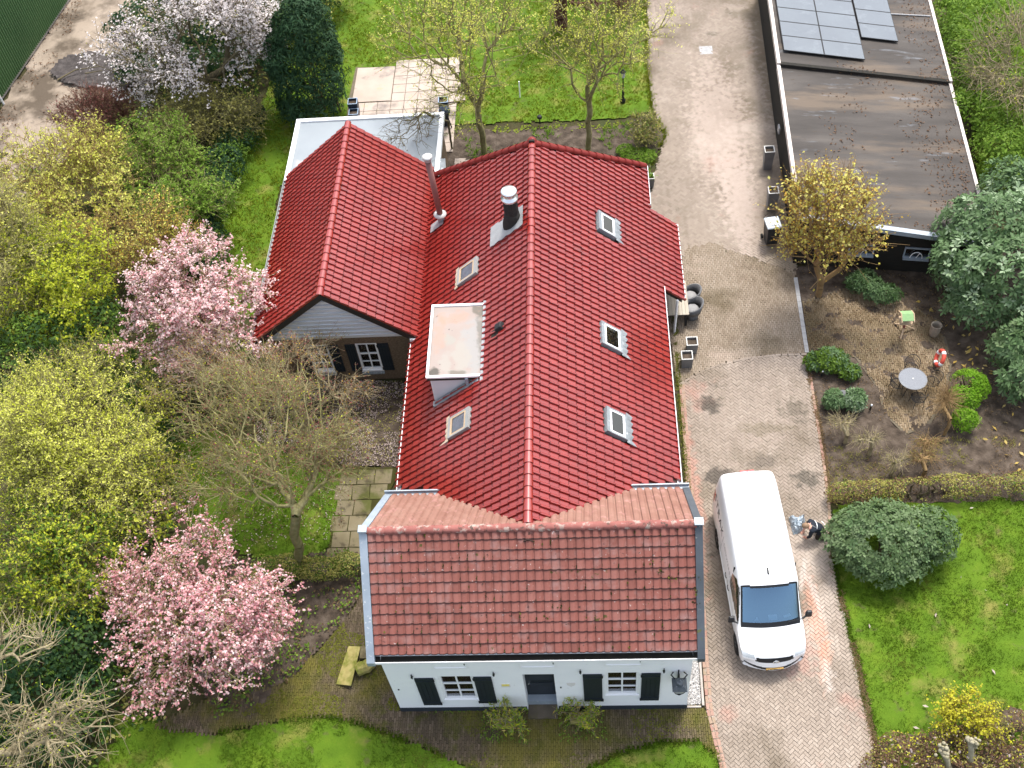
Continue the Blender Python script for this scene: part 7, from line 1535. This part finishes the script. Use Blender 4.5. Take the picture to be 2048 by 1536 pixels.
for i, (px, py, q, lab) in enumerate(((1690, 886, (1680, 845), 'mossy pollarded stump below the two small rhododendrons'), (1738, 910, (1728, 880), 'forked mossy pollarded stump in the middle of the garden bed'), (1782, 950, (1790, 920), 'pollarded stump with whitish twigs near the low hedge'), (1845, 955, (1835, 915), 'slim pollarded stump with brown twigs near the low hedge'), (1850, 900, (1846, 885), 'short stump with thin twigs at the edge of the terrace'))):
    l = L_(q[0], q[1], .75, .28, .22, .14); tree('pollard_stump', lab, 'stump', W(px, py), [l, (l[0] + .35, l[1] + .1, .7, .2, .2, .12)], lf['bark_pale'] if i < 3 else lf['bark_tan'], [(lf['l_olive'], 90, .05, .6, .06, .5)], 40, .45, .075, (5, .35), .006, 'pollarded stumps in the garden bed', 92 + i, tip_up=.1)
hl = [L_(1675 + i * 24, 988 - i * 1.4, .4, .45, .42, .4) for i in range(18)]
shrub('low_hedge', 'low brownish olive hedge between the garden bed and the lawn', 'hedge', hl, [(lf['l_olive'], 8000, .07, .5, .7), (lf['l_brown'], 4500, .07, .5, .7), (lf['l_mid'], 1800, .07, .5, .7)], lf['bark'], None, 98, 0, .3, .12, .2, 3)
b = W(1637, 592); by = b[1]
tree('golden_tree', 'golden budding tree with orange twigs before the barn corner', 'tree', b, [PL(1650, 470, by, 0, 1.7, 1.5, 1.4), PL(1640, 410, by, .2, 1.5, 1.4, 1.3), PL(1700, 430, by, .2, 1.3, 1.2, 1.3), PL(1610, 480, by, -.2, 1.1, 1.1, 1.1), PL(1690, 500, by, -.3, 1.2, 1.0, .8), PL(1620, 400, by, .1, .8, .8, .9)], lf['bark_tan'], [(lf['l_gold'], 3200, .11, .7, .1, .8), (lf['l_orange'], 3300, .08, .6, .13, .6)], 330, .8, .13, (5, .75), .009, None, 99, .12, 0, tip_up=1.5)
for (px, py, z0_) in ((1640, 395, 0),): pass
tree('edge_bush', 'brown green bush on the lawn corner beside the driveway', 'bush', W(1292, 288), [L_(1292, 262, .7, .7, .6, .6)], lf['bark_green'], [(lf['l_olive'], 900, .1, .5, .1, .6), (lf['l_mid'], 500, .1, .5, .1, .6)], 150, .1, .05, (4, .35), .01, None, 101)
shrub('flower_clump', 'low green clump of leaves behind the far roof corner', 'plant', [L_(1278, 312, .15, .75, .5, .2), L_(1250, 300, .12, .4, .35, .15)], [(lf['l_fresh'], 1300, .14, .3, .8)], lf['bark_green'], None, 102)
b = W(1925, 1465); by = b[1]
tree('yellow_bush', 'bright yellow flowering bush at the bottom of the lawn', 'bush', b, [L_(1925, 1405, 1.0, .6, .5, .45), L_(1895, 1440, .8, .45, .4, .35), L_(1955, 1440, .8, .45, .4, .35), L_(1925, 1460, .5, .8, .5, .3)], lf['bark_tan'], [(lf['l_yellow'], 3300, .07, .75, .06, .8)], 170, .1, .04, (4, .4), .006, None, 103, .1, tip_up=1.1)
shrub('brown_hedge', 'brown leafy hedge below the yellow bush', 'hedge', [L_(1800, 1500, .35, .7, .5, .4), L_(1870, 1490, .4, .8, .5, .45), L_(1950, 1490, .4, .8, .5, .45), L_(2030, 1460, .4, .8, .6, .45), L_(1760, 1540, .3, .6, .5, .35), L_(1900, 1545, .4, 1.2, .6, .4), L_(2040, 1530, .4, .9, .6, .45)], [(lf['l_brown'], 6500, .07, .6, .7), (lf['l_olive'], 2800, .07, .5, .7), (lf['l_petal'], 260, .1, .6, .7), (lf['l_yellow'], 600, .07, .7, .7)], lf['bark'], None, 104, 0, .35, .12, .22, 3)
for i, (px, py, q, z, lab) in enumerate(((1905, 1560, (1888, 1502), 1.0, 'pale pollarded trunk with knobbly head, left of the two at the bottom edge'), (1940, 1550, (1943, 1482), 1.25, 'pale upright pollarded trunk below the yellow bush'))):
    p0, p1 = at(px, py, 0), at(*q, z); t = thing('pollarded_tree', lab, 'tree', tuple(p0), 0, 'pale pollarded trunks'); r_ = np.random.default_rng(105 + i); m = MB(); m.smooth = True
    m.path([p0 + (p1 - p0) * k / 6 + Vector(r_.normal(size=3) * .012) for k in range(7)], [.1, .095, .085, .085, .08, .085, .1], 9); m.build('trunk', lf['stump'], t); m = MB(); m.smooth = True
    for k in range(26): q_ = p1 + Vector((r_.normal() * .1, r_.normal() * .08, r_.normal() * .06 + .01)); e_ = .5 + .5 * r_.random(); m.lathe([(.0, -.08 * e_), (.06 * e_, -.05 * e_), (.075 * e_, 0), (.055 * e_, .05 * e_), (0, .07 * e_)], q_, 6)
    m.build('knobby_head', lf['stump'], t)
# planter boxes with straggly oleanders before the door
for i, (px, py, lab) in enumerate(((1012, 1450, 'straggly oleander in a wooden trough left of the front door'), (1160, 1440, 'straggly oleander in a wooden trough right of the front door'))):
    p = at(px, py, 0); l = L_(px - 5, py - 25, .85, .55, .4, .45)
    o = tree('oleander', lab, 'potted plant', (p.x, p.y, .12), [l, (l[0] + .25, l[1] - .2, .6, .4, .35, .3), (l[0] - .25, l[1] - .1, .55, .4, .35, .3)], lf['bark_pale'], [(lf['l_lime'], 260, .15, .2, .05, .5), (lf['l_fresh'], 240, .16, .2, .05, .5), (lf['l_fallen'], 90, .13, .2, .05, .5)], 60, .25, .025, (3, .25), .005, 'oleanders before the white cottage', 111 + i)
    m = MB(); m.b2((p.x - .28, p.y - .14, .02), (p.x + .28, p.y - .11, .26)); m.b2((p.x - .28, p.y + .11, .02), (p.x + .28, p.y + .14, .26)); m.b2((p.x - .28, p.y - .11, .02), (p.x - .25, p.y + .11, .26)); m.b2((p.x + .25, p.y - .11, .02), (p.x + .28, p.y + .11, .26)); m.b2((p.x - .25, p.y - .11, .02), (p.x + .25, p.y + .11, .2)); m.build('trough', M['cut_wood'], o)
P = np.concatenate([scatter_pts([wpoly(q)], 150, 120 + i) for i, q in enumerate(([(965, 1425), (1055, 1425), (1065, 1490), (960, 1485)], [(1118, 1418), (1205, 1418), (1215, 1480), (1120, 1490)]))])
n = len(P); r_ = np.random.default_rng(121); V, F = leaf_quads(np.c_[P, .03 + r_.random(n) * .15], np.tile([0, 0, 1.], (n, 1)), .08, .5, r_, .7); o = np_obj('weeds', V, F, [lf['l_mid'], lf['l_fresh']], None, False, 'stuff', r_.integers(0, 2, n)); o['label'] = 'green weeds around the troughs at the front door'
P = scatter_pts([wpoly([(860, 1418), (960, 1416), (960, 1426), (860, 1428)]), wpoly([(1250, 1410), (1320, 1410), (1320, 1420), (1250, 1420)])], 60, 130); o = blades('weeds', P, .1, .03, lf['l_fresh'], 131, .0, 4, 1.0); o['label'] = 'green tufts at the foot of the white wall'
# twigs poking over the annex roof come from a small bare shrub by its corner
b = W(905, 300); by = b[1]
tree('bare_shrub', 'small bare dark twigged shrub leaning over the annex roof', 'shrub', b, [(-6.9, 34.6, 3.2, 1.0, 1.1, .45), (-6.4, 35.6, 3.2, .7, .7, .4)], lf['bark'], [(lf['l_brown'], 160, .06, .6, .05, .5)], 70, 1.6, .05, (3, .5), .008, None, 132)
